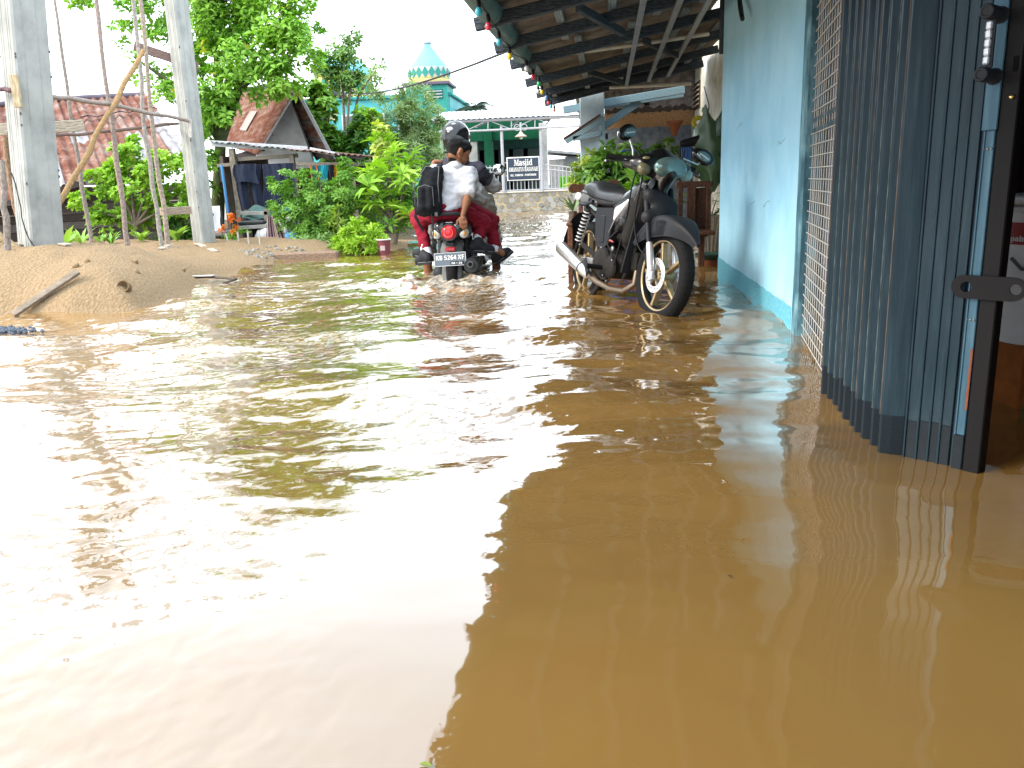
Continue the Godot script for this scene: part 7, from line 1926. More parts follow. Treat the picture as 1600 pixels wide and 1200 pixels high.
	for s in [-1.0, 1.0]:
		part(tk, "white_flash", nets(G.new(), [[Vector3(s * 0.078, 0.71, -0.17), Vector3(s * 0.092, 0.64, -0.07), 0.018, 0.036], [Vector3(s * 0.092, 0.64, -0.07), Vector3(s * 0.10, 0.565, 0.0), 0.036, 0.014]], 0.007, 120.0), mk(Color(0.62, 0.63, 0.68), 0.3, "cloud", 0.85))
		part(tk, "silver_edge", G.new().tube([Vector3(s * 0.10, 0.70, -0.19), Vector3(s * 0.128, 0.58, -0.07), Vector3(s * 0.122, 0.50, 0.02)], [0.003, 0.006, 0.003], 6), alu)
	var seat := G.new()
	var rings := []
	for q in [[-0.06, 0.735, 0.05, 0.02], [-0.03, 0.745, 0.085, 0.045], [0.05, 0.738, 0.105, 0.055], [0.22, 0.742, 0.118, 0.058], [0.30, 0.755, 0.122, 0.062], [0.36, 0.785, 0.120, 0.070], [0.50, 0.80, 0.112, 0.068], [0.62, 0.80, 0.095, 0.055], [0.67, 0.795, 0.07, 0.03]]:
		var ring := PackedVector3Array()
		for j in 20:
			var a := TAU * j / 20.0
			ring.append(Vector3(signf(cos(a)) * pow(absf(cos(a)), 0.6) * q[2], q[1] + signf(sin(a)) * pow(absf(sin(a)), 0.7) * q[3] - 0.02, q[0]))
		rings.append(ring)
	seat.loft(rings)
	var se := part(b, "seat", seat, vinyl)
	part(se, "seat_seam", G.new().tube([Vector3(0.119, 0.70, 0.02), Vector3(0.128, 0.725, 0.3), Vector3(0.115, 0.765, 0.60)], 0.003, 5), rubber)
	part(se, "seat_seam", G.new().tube([Vector3(-0.121, 0.745, 0.31), Vector3(-0.06, 0.806, 0.32), Vector3(0.06, 0.806, 0.32), Vector3(0.121, 0.745, 0.31)], 0.003, 5), rubber)
	var tail := nets(G.new(), [[Vector3(0, 0.73, 0.45), Vector3(0, 0.76, 0.74), 0.075, 0.045], [Vector3(-0.08, 0.69, 0.35), Vector3(-0.05, 0.755, 0.70), 0.035, 0.03], [Vector3(0.08, 0.69, 0.35), Vector3(0.05, 0.755, 0.70), 0.035, 0.03]], 0.012, 70.0)
	part(b, "tail_cover", tail, black)
	for s in [-1.0, 1.0]: part(b, "tail_panel", G.new().ball(Vector3(s * 0.088, 0.735, 0.56), Vector3(0.022, 0.055, 0.12), 12, Basis(Vector3.RIGHT, 0.25)), mk(Color(0.13, 0.135, 0.145), 0.4, "speck", 0.8, Vector3.ONE * 4))
	part(b, "tail_light", G.new().ball(Vector3(0, 0.745, 0.775), Vector3(0.06, 0.035, 0.03), 10), mk(Color(0.42, 0.012, 0.015), 0.12, ""))
	for s in [-1.0, 1.0]:
		part(b, "rear_indicator", G.new().ball(Vector3(s * 0.085, 0.735, 0.735), Vector3(0.025, 0.03, 0.05), 8), mk(Color(0.62, 0.62, 0.6), 0.12, ""))
		part(b, "grab_rail", G.new().tube([Vector3(s * 0.115, 0.70, 0.36), Vector3(s * 0.135, 0.675, 0.45), Vector3(s * 0.12, 0.68, 0.60), Vector3(s * 0.06, 0.70, 0.72)], 0.013, 8), satin)
		# boxed side cover below the seat
		var scv := PackedVector2Array([Vector2(-0.05, 0.66), Vector2(0.24, 0.66), Vector2(0.26, 0.60), Vector2(0.20, 0.40), Vector2(0.06, 0.39), Vector2(0.0, 0.43), Vector2(-0.06, 0.56)])
		var sc := part(b, "side_cover", G.new().ext(scv, 0.05, Transform3D(Basis(Vector3(0, 0, 1), Vector3(0, 1, 0), Vector3(-1, 0, 0)), Vector3(s * 0.095, 0, 0.03))), satin)
		part(sc, "cover_rib", G.new().box(Vector3(s * 0.122, 0.52, 0.14), Vector3(0.012, 0.18, 0.085), 0.005), satin)
		# rear spring and damper
		var p0 := Vector3(s * 0.135, 0.335, 0.57)
		var p1 := Vector3(s * 0.115, 0.655, 0.43)
		var sh := part(b, "shock_absorber", G.new().tube([p0, p0.lerp(p1, 0.4), p0.lerp(p1, 0.42), p1], [0.014, 0.014, 0.009, 0.009], 8), rubber)
		var helix := []
		var dd := (p1 - p0).normalized()
		var hx := dd.cross(Vector3.RIGHT).normalized()
		var hy := dd.cross(hx)
		for i in 109:
			var f := i / 108.0
			helix.append(p0.lerp(p1, 0.22 + 0.70 * f) + (hx * cos(f * TAU * 9) + hy * sin(f * TAU * 9)) * 0.026)
		part(sh, "spring", G.new().tube(helix, 0.0055, 6), mk(Color(0.55, 0.55, 0.56), 0.35, "speck", 0.6, Vector3.ONE * 4, 0, 0.3))
		part(sh, "spring_cap", G.new().tube([p0.lerp(p1, 0.90), p0.lerp(p1, 0.99)], 0.028, 12), satin)
		part(b, "swing_arm", G.new().beam(Vector3(s * 0.10, 0.30, 0.16), Vector3(s * 0.105, 0.28, 0.62), 0.022, 0.045, 0.006), alu if s > 0 else grime)
		part(b, "foot_peg", G.new().tube([Vector3(s * 0.10, 0.27, 0.02), Vector3(s * 0.25, 0.275, 0.03)], [0.014, 0.018], 8), rubber)
		part(b, "pillion_bracket", G.new().beam(Vector3(s * 0.12, 0.34, 0.22), Vector3(s * 0.15, 0.40, 0.40), 0.02, 0.035, 0.004), grime)
	# rear mudguard flap
	var mf := G.new()
	mf.sheet(6, 14, func(u, v):
		var a := lerpf(-0.25, 1.45, v)
		var d := Vector3(0, cos(a), sin(a))
		return ra + d * (0.325 + 0.02 * (1.0 - 4.0 * (u - 0.5) * (u - 0.5)) + 0.09 * v) + Vector3((u - 0.5) * 0.17, 0, 0))
	part(b, "rear_mudguard", mf, satin)
	# engine
	var eng := part(b, "engine", nets(G.new(), [[Vector3(-0.07, 0.31, 0.10), Vector3(0.07, 0.31, 0.10), 0.105, 0.105], [Vector3(-0.06, 0.29, -0.03), Vector3(0.06, 0.29, -0.03), 0.085, 0.085], [Vector3(0, 0.32, -0.10), Vector3(0, 0.33, -0.20), 0.06, 0.06]], 0.013, 70.0, 0.004), grime)
	part(eng, "clutch_cover", G.new().lathe([Vector2(0.105, 0.0), Vector2(0.10, 0.022), Vector2(0.07, 0.032), Vector2(0.03, 0.030), Vector2(0.025, 0.036), Vector2(0.0, 0.036)], 28, Transform3D(Basis(Vector3.BACK, -PI / 2), Vector3(0.115, 0.30, 0.08))), grime)
	part(eng, "clutch_cover", G.new().lathe([Vector2(0.075, 0.0), Vector2(0.07, 0.022), Vector2(0.03, 0.028), Vector2(0.0, 0.028)], 24, Transform3D(Basis(Vector3.BACK, -PI / 2), Vector3(0.11, 0.28, -0.06))), grime)
	for i in 8: part(eng, "cooling_fin", G.new().box(Vector3(0, 0.33, -0.13 - i * 0.014), Vector3(0.15, 0.13, 0.005), 0.002), grime)
	part(eng, "cylinder_head", G.new().box(Vector3(0, 0.335, -0.265), Vector3(0.12, 0.12, 0.07), 0.015), grime)
	part(eng, "carburettor", G.new().tube([Vector3(0.02, 0.45, -0.02), Vector3(0.03, 0.44, -0.12)], [0.03, 0.024], 10), alu)
	part(eng, "oil_cap", G.new().lathe([Vector2(0.018, 0), Vector2(0.018, 0.01), Vector2(0.008, 0.012)], 14, Transform3D(Basis(Vector3.BACK, -PI / 2), Vector3(0.10, 0.40, -0.03))), alu)
	for q in [[0.09, 0.40], [0.18, 0.27], [0.02, 0.22], [0.16, 0.36], [-0.11, 0.33]]: part(eng, "bolt", G.new().lathe([Vector2(0.006, 0), Vector2(0.006, 0.006), Vector2(0.0, 0.007)], 6, Transform3D(Basis(Vector3.BACK, -PI / 2), Vector3(0.132, q[1], q[0]))), alu)
	part(b, "air_box", G.new().box(Vector3(0, 0.52, 0.05), Vector3(0.14, 0.16, 0.22), 0.03), grime)
	# cables and hoses
	var cable := mk(Color(0.012, 0.012, 0.013), 0.5, "")
	for q in [[Vector3(0.18, 1.03, -0.36), Vector3(0.14, 0.90, -0.45), Vector3(0.12, 0.62, -0.36), Vector3(0.10, 0.45, -0.40), Vector3(0.09, 0.38, -0.53)], [Vector3(-0.16, 1.03, -0.36), Vector3(-0.08, 0.88, -0.44), Vector3(0.04, 0.70, -0.28), Vector3(0.08, 0.50, -0.12), Vector3(0.05, 0.43, -0.05)], [Vector3(0.10, 1.0, -0.34), Vector3(0.13, 0.82, -0.30), Vector3(0.12, 0.62, -0.24), Vector3(0.13, 0.44, -0.20), Vector3(0.14, 0.30, -0.16)], [Vector3(0.11, 0.52, -0.10), Vector3(0.14, 0.44, -0.02), Vector3(0.13, 0.36, -0.10), Vector3(0.12, 0.24, -0.06)]]:
		var pts := []
		for i in 17:
			var f: float = i / 16.0 * (q.size() - 1)
			var k := mini(int(f), q.size() - 2)
			pts.append((q[k] as Vector3).cubic_interpolate(q[k + 1], q[maxi(k - 1, 0)], q[mini(k + 2, q.size() - 1)], f - k))
		part(b, "cable", G.new().tube(pts, 0.005, 6), cable)
	part(b, "key_loop", G.new().torus(0.020, 0.003, 14, 5, Transform3D(Basis(Vector3.UP, 0.9), Vector3(0.09, 0.83, -0.33))), alu)
	part(b, "key_strap", G.new().tube([Vector3(0.09, 0.81, -0.33), Vector3(0.10, 0.72, -0.30), Vector3(0.105, 0.66, -0.27)], [0.006, 0.008, 0.006], 6, true, 0.4), mk(Color(0.25, 0.22, 0.20), 0.8, ""))
	part(b, "horn", G.new().lathe([Vector2(0.02, 0), Vector2(0.045, 0.012), Vector2(0.045, 0.02), Vector2(0.01, 0.025)], 18, Transform3D(Basis(Vector3.BACK, -1.2), Vector3(0.05, 0.80, -0.42))), satin)
	part(b, "red_wire", G.new().tube([Vector3(0.125, 0.44, 0.0), Vector3(0.135, 0.455, -0.05), Vector3(0.13, 0.445, -0.09)], 0.006, 6), mk(Color(0.40, 0.10, 0.10), 0.6, ""))
	# exhaust
	part(b, "exhaust_pipe", G.new().tube([Vector3(0.03, 0.29, -0.28), Vector3(0.05, 0.20, -0.31), Vector3(0.08, 0.145, -0.22), Vector3(0.10, 0.14, -0.05), Vector3(0.13, 0.165, 0.10), Vector3(0.155, 0.205, 0.20)], [0.018, 0.018, 0.018, 0.018, 0.020, 0.026], 12), mk(Color(0.20, 0.15, 0.11), 0.4, "speck", 0.5, Vector3.ONE * 4, 0.1, 0.6))
	var m0 := Vector3(0.155, 0.205, 0.20)
	var m1 := Vector3(0.18, 0.355, 0.76)
	part(b, "muffler", G.new().tube([m0, m0.lerp(m1, 0.06), m0.lerp(m1, 0.20), m0.lerp(m1, 0.8), m0.lerp(m1, 0.97), m1], [0.028, 0.040, 0.046, 0.050, 0.050, 0.046], 22), chrome)
	part(b, "muffler_end", G.new().tube([m1, m1 + (m1 - m0).normalized() * 0.012], [0.040, 0.030], 18), mk(Color(0.15, 0.13, 0.11), 0.5, "speck"))
	part(b, "muffler_strap", G.new().tube([m0.lerp(m1, 0.21), m0.lerp(m1, 0.23)], 0.0485, 22), satin)
	part(b, "heat_shield", G.new().beam(m0 + Vector3(0.04, 0.01, -0.06), m0 + Vector3(0.03, 0.10, 0.04), 0.012, 0.05, 0.004), satin)
	part(b, "brake_pedal", G.new().tube([Vector3(0.13, 0.25, 0.12), Vector3(0.15, 0.20, 0.0), Vector3(0.155, 0.21, -0.10)], [0.008, 0.008, 0.012], 6), grime)
	part(b, "centre_stand", G.new().beam(Vector3(0.06, 0.20, 0.16), Vector3(0.12, 0.03, 0.26), 0.03, 0.03, 0.005), grime)
	part(b, "side_stand", G.new().tube([Vector3(-0.10, 0.22, 0.05), Vector3(-0.24, -0.02, -0.02)], 0.012, 8), grime)
	part(b, "chain_case", G.new().box(Vector3(-0.09, 0.29, 0.36), Vector3(0.03, 0.07, 0.46), 0.01), grime)

# ---------------------------------------------------------------- the scooter in the water
func scooter() -> void:
	var s := thing("riding_scooter", "black scooter driving away through the flood with three riders, seen from behind", "scooter", Vector3(-1.13, -0.22, -6.87), deg_to_rad(2.0))
	var black := mk(Color(0.012, 0.012, 0.014), 0.18, "cloud", 0.85)
	var satin := mk(Color(0.030, 0.031, 0.034), 0.5, "speck", 0.75, Vector3.ONE * 3)
	var grey := mk(Color(0.13, 0.135, 0.14), 0.5, "speck", 0.75, Vector3.ONE * 3)
	wheel(s, "rear_wheel", Vector3(0, 0.25, 0), 0.25, 0.048, satin, 5, 0.0, Transform3D())
	wheel(s, "front_wheel", Vector3(0, 0.25, -1.2), 0.25, 0.045, satin, 5, 0.05, Transform3D())
	var tail := nets(G.new(), [[Vector3(-0.08, 0.68, -0.15), Vector3(-0.075, 0.66, 0.15), 0.085, 0.065], [Vector3(0.08, 0.68, -0.15), Vector3(0.075, 0.66, 0.15), 0.085, 0.065], [Vector3(0, 0.61, -0.05), Vector3(0, 0.60, 0.15), 0.10, 0.07], [Vector3(-0.07, 0.62, -0.55), Vector3(-0.09, 0.66, -0.1), 0.08, 0.08], [Vector3(0.07, 0.62, -0.55), Vector3(0.09, 0.66, -0.1), 0.08, 0.08], [Vector3(-0.10, 0.60, 0.10), Vector3(-0.12, 0.62, 0.05), 0.045, 0.05], [Vector3(0.10, 0.60, 0.10), Vector3(0.12, 0.62, 0.05), 0.045, 0.05]], 0.013, 60.0)
	part(s, "tail_body", tail, black)
	part(s, "grab_rail", G.new().tube([Vector3(-0.125, 0.72, 0.0), Vector3(-0.12, 0.755, 0.13), Vector3(-0.06, 0.775, 0.20), Vector3(0.06, 0.775, 0.20), Vector3(0.12, 0.755, 0.13), Vector3(0.125, 0.72, 0.0)], 0.016, 10), satin)
	part(s, "seat", nets(G.new(), [[Vector3(-0.07, 0.76, 0.08), Vector3(-0.08, 0.76, -0.55), 0.05, 0.05], [Vector3(0.07, 0.76, 0.08), Vector3(0.08, 0.76, -0.55), 0.05, 0.05]], 0.013, 60.0), satin)
	var tl := part(s, "tail_light", G.new().ball(Vector3(-0.005, 0.625, 0.205), Vector3(0.066, 0.060, 0.035), 16), mk(Color(0.62, 0.012, 0.018), 0.1, "speck", 0.7, Vector3.ONE * 8))
	part(tl, "light_ring", G.new().torus(0.064, 0.010, 28, 8, Transform3D(Basis(), Vector3(-0.005, 0.625, 0.207))), black)
	part(tl, "light_ring_inner", G.new().torus(0.036, 0.004, 24, 6, Transform3D(Basis(), Vector3(-0.005, 0.625, 0.238))), mk(Color(0.75, 0.10, 0.10), 0.1, ""))
	for k in [-1.0, 1.0]:
		part(s, "indicator_lens", G.new().ball(Vector3(k * 0.115, 0.615, 0.165), Vector3(0.046, 0.045, 0.032), 12, Basis(Vector3.UP, k * 0.7)), mk(Color(0.62, 0.62, 0.60), 0.1, "speck", 0.7, Vector3.ONE * 8))
		part(s, "indicator_bulb", G.new().ball(Vector3(k * 0.12, 0.612, 0.19), Vector3(0.016, 0.022, 0.014), 8), mk(Color(0.60, 0.28, 0.06), 0.2, ""))
	part(s, "badge_line", G.new().box(Vector3(0, 0.705, 0.205), Vector3(0.06, 0.006, 0.004), 0.001), mk(Color(0.4, 0.4, 0.4), 0.4, ""))
	# number plate on its grey holder
	var mud := G.new()
	var rings := []
	for q in [[0.54, 0.085, 0.10], [0.47, 0.10, 0.15], [0.38, 0.085, 0.16], [0.28, 0.09, 0.20], [0.17, 0.075, 0.22]]:
		var ring := PackedVector3Array()
		for j in 12:
			var a := TAU * j / 12.0
			ring.append(Vector3(cos(a) * q[1], q[0], q[2] + sin(a) * 0.028 - 0.03 * absf(cos(a))))
		rings.append(ring)
	mud.loft(rings)
	part(s, "rear_mudguard", mud, grey)
	part(s, "red_reflector", G.new().box(Vector3(-0.005, 0.485, 0.19), Vector3(0.085, 0.035, 0.02), 0.006), mk(Color(0.50, 0.015, 0.02), 0.15, "speck", 0.7, Vector3.ONE * 9))
	part(s, "plate_lamp", G.new().box(Vector3(-0.005, 0.525, 0.185), Vector3(0.07, 0.03, 0.03), 0.006), satin)
	var pb := Basis(Vector3.RIGHT, -0.12) * Basis(Vector3.BACK, 0.03)
	var pc := Vector3(-0.005, 0.405, 0.225)
	var pl := part(s, "number_plate", G.new().box(pc, Vector3(0.268, 0.112, 0.006), 0.003, pb), mk(Color(0.14, 0.17, 0.20), 0.45, "speck", 0.8, Vector3.ONE * 4))
	var wh := mk(Color(0.72, 0.73, 0.74), 0.5, "")
	for q in [[0, 0.053, 0.262, 0.003], [0, -0.053, 0.262, 0.003], [-0.131, 0, 0.003, 0.106], [0.131, 0, 0.003, 0.106]]: part(pl, "plate_border", G.new().box(pc + pb * Vector3(q[0], q[1], 0.004), Vector3(q[2], q[3], 0.003), 0.0, pb), wh)
	words(pl, "lettering", "KB 5264 XF", 0.052, 0.003, pc + pb * Vector3(0, 0.014, 0.004), pb, wh, "Droid Sans", 0.235)
	words(pl, "lettering", "08 • 26", 0.024, 0.003, pc + pb * Vector3(0.055, -0.034, 0.004), pb, wh, "Droid Sans", 0.09)
	part(pl, "date_box", G.new().box(pc + pb * Vector3(0.058, -0.034, 0.0025), Vector3(0.115, 0.030, 0.002), 0.0, pb), mk(Color(0.015, 0.02, 0.03), 0.5, ""))
	# silencer on the right
	part(s, "muffler", G.new().tube([Vector3(0.15, 0.30, -0.35), Vector3(0.165, 0.32, -0.1), Vector3(0.17, 0.345, 0.20), Vector3(0.17, 0.35, 0.25)], [0.05, 0.066, 0.070, 0.058], 18), satin)
	part(s, "muffler_tip", G.new().tube([Vector3(0.165, 0.36, 0.245), Vector3(0.165, 0.362, 0.275)], [0.026, 0.026], 14), grey)
	part(s, "muffler_bore", G.new().tube([Vector3(0.165, 0.362, 0.274), Vector3(0.165, 0.362, 0.278)], 0.018, 12), mk(Color(0.004, 0.004, 0.004), 0.9, ""))
	part(s, "heat_shield", G.new().ball(Vector3(0.235, 0.365, 0.05), Vector3(0.012, 0.05, 0.14), 10), satin)
	part(s, "engine_case", nets(G.new(), [[Vector3(-0.12, 0.27, 0.0), Vector3(-0.12, 0.28, -0.45), 0.07, 0.08], [Vector3(0.05, 0.28, -0.30), Vector3(-0.05, 0.28, -0.30), 0.10, 0.10]], 0.015, 60.0), satin)
	for k in [-1.0, 1.0]:
		part(s, "shock_absorber", G.new().tube([Vector3(k * 0.12, 0.30, 0.03), Vector3(k * 0.11, 0.55, -0.02)], 0.025, 10), satin)
		part(s, "pillion_peg", G.new().tube([Vector3(k * 0.12, 0.36, -0.25), Vector3(k * 0.24, 0.37, -0.24)], 0.016, 8), satin)
		part(s, "floor_board", G.new().box(Vector3(k * 0.13, 0.30, -0.78), Vector3(0.2, 0.05, 0.5), 0.02), satin)
		part(s, "mirror_stalk", G.new().tube([Vector3(k * 0.22, 1.02, -1.02), Vector3(k * 0.28, 1.10, -1.02), Vector3(k * 0.34, 1.13, -1.0)], 0.006, 6), satin)
		var mc := Vector3(k * 0.345, 1.13, -0.995)
		var mir := part(s, "mirror", G.new().ball(mc, Vector3(0.062, 0.058, 0.022), 12), black)
		part(mir, "mirror_glass", G.new().ball(mc + Vector3(0, 0, 0.014), Vector3(0.054, 0.050, 0.012), 12), mk(Color(0.75, 0.78, 0.8), 0.03, "", 1, Vector3.ONE, 0, 1.0))
		part(s, "grip", G.new().tube([Vector3(k * 0.22, 1.01, -0.98), Vector3(k * 0.35, 1.0, -0.92)], 0.017, 8), satin)
	part(s, "front_shield", nets(G.new(), [[Vector3(-0.14, 0.85, -1.05), Vector3(-0.16, 0.45, -0.98), 0.05, 0.05], [Vector3(0.14, 0.85, -1.05), Vector3(0.16, 0.45, -0.98), 0.05, 0.05], [Vector3(0, 0.9, -1.1), Vector3(0, 0.45, -1.02), 0.07, 0.06], [Vector3(-0.2, 0.99, -1.02), Vector3(0.2, 0.99, -1.02), 0.045, 0.045]], 0.016, 50.0), black)
	part(s, "front_mudguard", G.new().sheet(6, 12, func(u, v):
		var a := lerpf(-1.2, 1.2, v)
		return Vector3((u - 0.5) * 0.13, 0.25 + cos(a) * 0.285, -1.2 + sin(a) * 0.285)), black)
	part(s, "fork", G.new().tube([Vector3(0.07, 0.25, -1.2), Vector3(0.05, 0.8, -1.05)], 0.02, 8), grey)
	part(s, "fork", G.new().tube([Vector3(-0.07, 0.25, -1.2), Vector3(-0.05, 0.8, -1.05)], 0.02, 8), grey)

# ---------------------------------------------------------------- the three riders
func hand_bones(w: Vector3, d: Vector3, n: Vector3, s: float, curl: float, thumb: float) -> Array:
	# palm from the wrist along d, its back facing n; four fingers and a thumb, each a short chain
	var x := d.cross(n).normalized()
	n = x.cross(d).normalized()
	var out := [[w, w + d * 0.03 * s, 0.018 * s, 0.022 * s]]
	for i in 4:
		var off := x * (i - 1.5) * 0.017 * s
		var k := w + d * (0.072 - 0.004 * absf(i - 1.5)) * s + off
		out.append([w + d * 0.025 * s + off * 0.7, k, 0.013 * s, 0.0105 * s])
		var l: float = [0.034, 0.039, 0.036, 0.028][i] * s
		var dd := (d * cos(curl * 0.6) - n * sin(curl * 0.6)).normalized()
		var k2 := k + dd * l
		dd = (d * cos(curl * 1.4) - n * sin(curl * 1.4)).normalized()
		var k3 := k2 + dd * l * 0.75
		out.append([k, k2, 0.0098 * s, 0.0088 * s])
		out.append([k2, k3, 0.0088 * s, 0.0074 * s])
	var t0 := w + d * 0.022 * s + x * thumb * 0.024 * s
	var t1 := t0 + (d * 0.8 + x * thumb * 0.9 - n * 0.3).normalized() * 0.034 * s
	out.append([t0, t1, 0.0125 * s, 0.0105 * s])
	out.append([t1, t1 + (d + x * thumb * 0.25 - n * 0.4).normalized() * 0.03 * s, 0.0105 * s, 0.0085 * s])
	return out

func head_bones(c: Vector3, f: Vector3, up: Vector3, s: float) -> Array:
	var x := f.cross(up).normalized()
	up = x.cross(f).normalized()
	var at := func(a: float, b: float, d: float) -> Vector3: return c + (x * a + up * b + f * d) * s
	var o := [[at.call(0, 0.03, -0.022), at.call(0, 0.03, 0.018), 0.078 * s, 0.072 * s], [at.call(0, -0.02, 0.02), at.call(0, -0.075, 0.045), 0.056 * s, 0.034 * s], [at.call(0, -0.03, -0.03), at.call(0, -0.06, 0.0), 0.056 * s, 0.045 * s], [at.call(0, 0.012, 0.078), at.call(0, -0.024, 0.094), 0.010 * s, 0.014 * s], [at.call(-0.022, -0.03, 0.074), at.call(0.022, -0.03, 0.074), 0.012 * s, 0.012 * s], [at.call(-0.02, -0.052, 0.073), at.call(0.02, -0.052, 0.073), 0.010 * s, 0.010 * s], [at.call(-0.045, 0.028, 0.062), at.call(0.045, 0.028, 0.062), 0.014 * s, 0.014 * s]]
	for k in [-1.0, 1.0]:
		o.append([at.call(k * 0.036, -0.022, 0.045), at.call(k * 0.045, -0.015, 0.02), 0.026 * s, 0.022 * s])
		for q in [[[0.082, 0.022, -0.012], [0.088, 0.030, -0.026]], [[0.088, 0.030, -0.026], [0.088, 0.0, -0.032]], [[0.088, 0.0, -0.032], [0.080, -0.026, -0.012]], [[0.080, -0.026, -0.012], [0.076, 0.0, -0.005]], [[0.076, 0.0, -0.006], [0.082, 0.022, -0.012]]]:
			o.append([at.call(k * q[0][0], q[0][1], q[0][2]), at.call(k * q[1][0], q[1][1], q[1][2]), 0.0075 * s, 0.0075 * s])
	return o

func face_parts(p: Node, c: Vector3, f: Vector3, up: Vector3, s: float) -> void:
	var x := f.cross(up).normalized()
	up = x.cross(f).normalized()
	var dark := mk(Color(0.008, 0.006, 0.005), 0.3, "")
	for k in [-1.0, 1.0]:
		part(p, "eye", G.new().ball(c + (x * k * 0.031 + up * 0.006 + f * 0.070) * s, Vector3(0.013, 0.008, 0.010) * s, 8, Basis(x, up, -f)), mk(Color(0.6, 0.58, 0.55), 0.2, ""))
		part(p, "pupil", G.new().ball(c + (x * k * 0.031 + up * 0.006 + f * 0.0785) * s, Vector3(0.006, 0.006, 0.003) * s, 6, Basis(x, up, -f)), dark)
		part(p, "eyebrow", G.new().tube([c + (x * k * 0.014 + up * 0.028 + f * 0.080) * s, c + (x * k * 0.048 + up * 0.027 + f * 0.066) * s], 0.004 * s, 5), dark)
	part(p, "mouth", G.new().tube([c + (x * -0.02 - up * 0.040 + f * 0.083) * s, c + (-up * 0.041 + f * 0.087) * s, c + (x * 0.02 - up * 0.040 + f * 0.083) * s], 0.004 * s, 5), mk(Color(0.20, 0.06, 0.05), 0.5, ""))

func shoe(p: Node, heel: Vector3, toe: Vector3, s: float, m: Material, sole_m: Material) -> void:
	var d := (toe - heel).normalized()
	var x := d.cross(Vector3.UP).normalized()
	var up := x.cross(d).normalized()
	var l := heel.distance_to(toe)
	var sh := part(p, "shoe", nets(G.new(), [[heel + up * 0.03, heel + d * l * 0.3 + up * 0.055, 0.036 * s, 0.036 * s], [heel + d * l * 0.3 + up * 0.045, heel + d * l * 0.95 + up * 0.02, 0.040 * s, 0.036 * s], [heel + d * l * 0.6 + x * 0.012 + up * 0.02, heel + d * l * 0.85 - x * 0.012 + up * 0.018, 0.036 * s, 0.036 * s], [heel + up * 0.05, heel + d * 0.05 + up * 0.085, 0.034 * s, 0.036 * s]], 0.009, 90.0), m)
	var out := PackedVector2Array()
	for i in 24:
		var a := TAU * i / 24.0
		out.append(Vector2(sin(a) * 0.044 * s * (1.0 - 0.12 * cos(a)), l * 0.5 - cos(a) * (l * 0.5 + 0.038)))
	part(sh, "sole", G.new().ext(out, 0.022, Transform3D(Basis(x, d, up), heel - up * 0.006)), sole_m)
	part(sh, "sole_line", G.new().ext(out, 0.005, Transform3D(Basis(x * 1.02, d, up), heel + up * 0.006)), mk(Color(0.16, 0.16, 0.16), 0.7, ""))

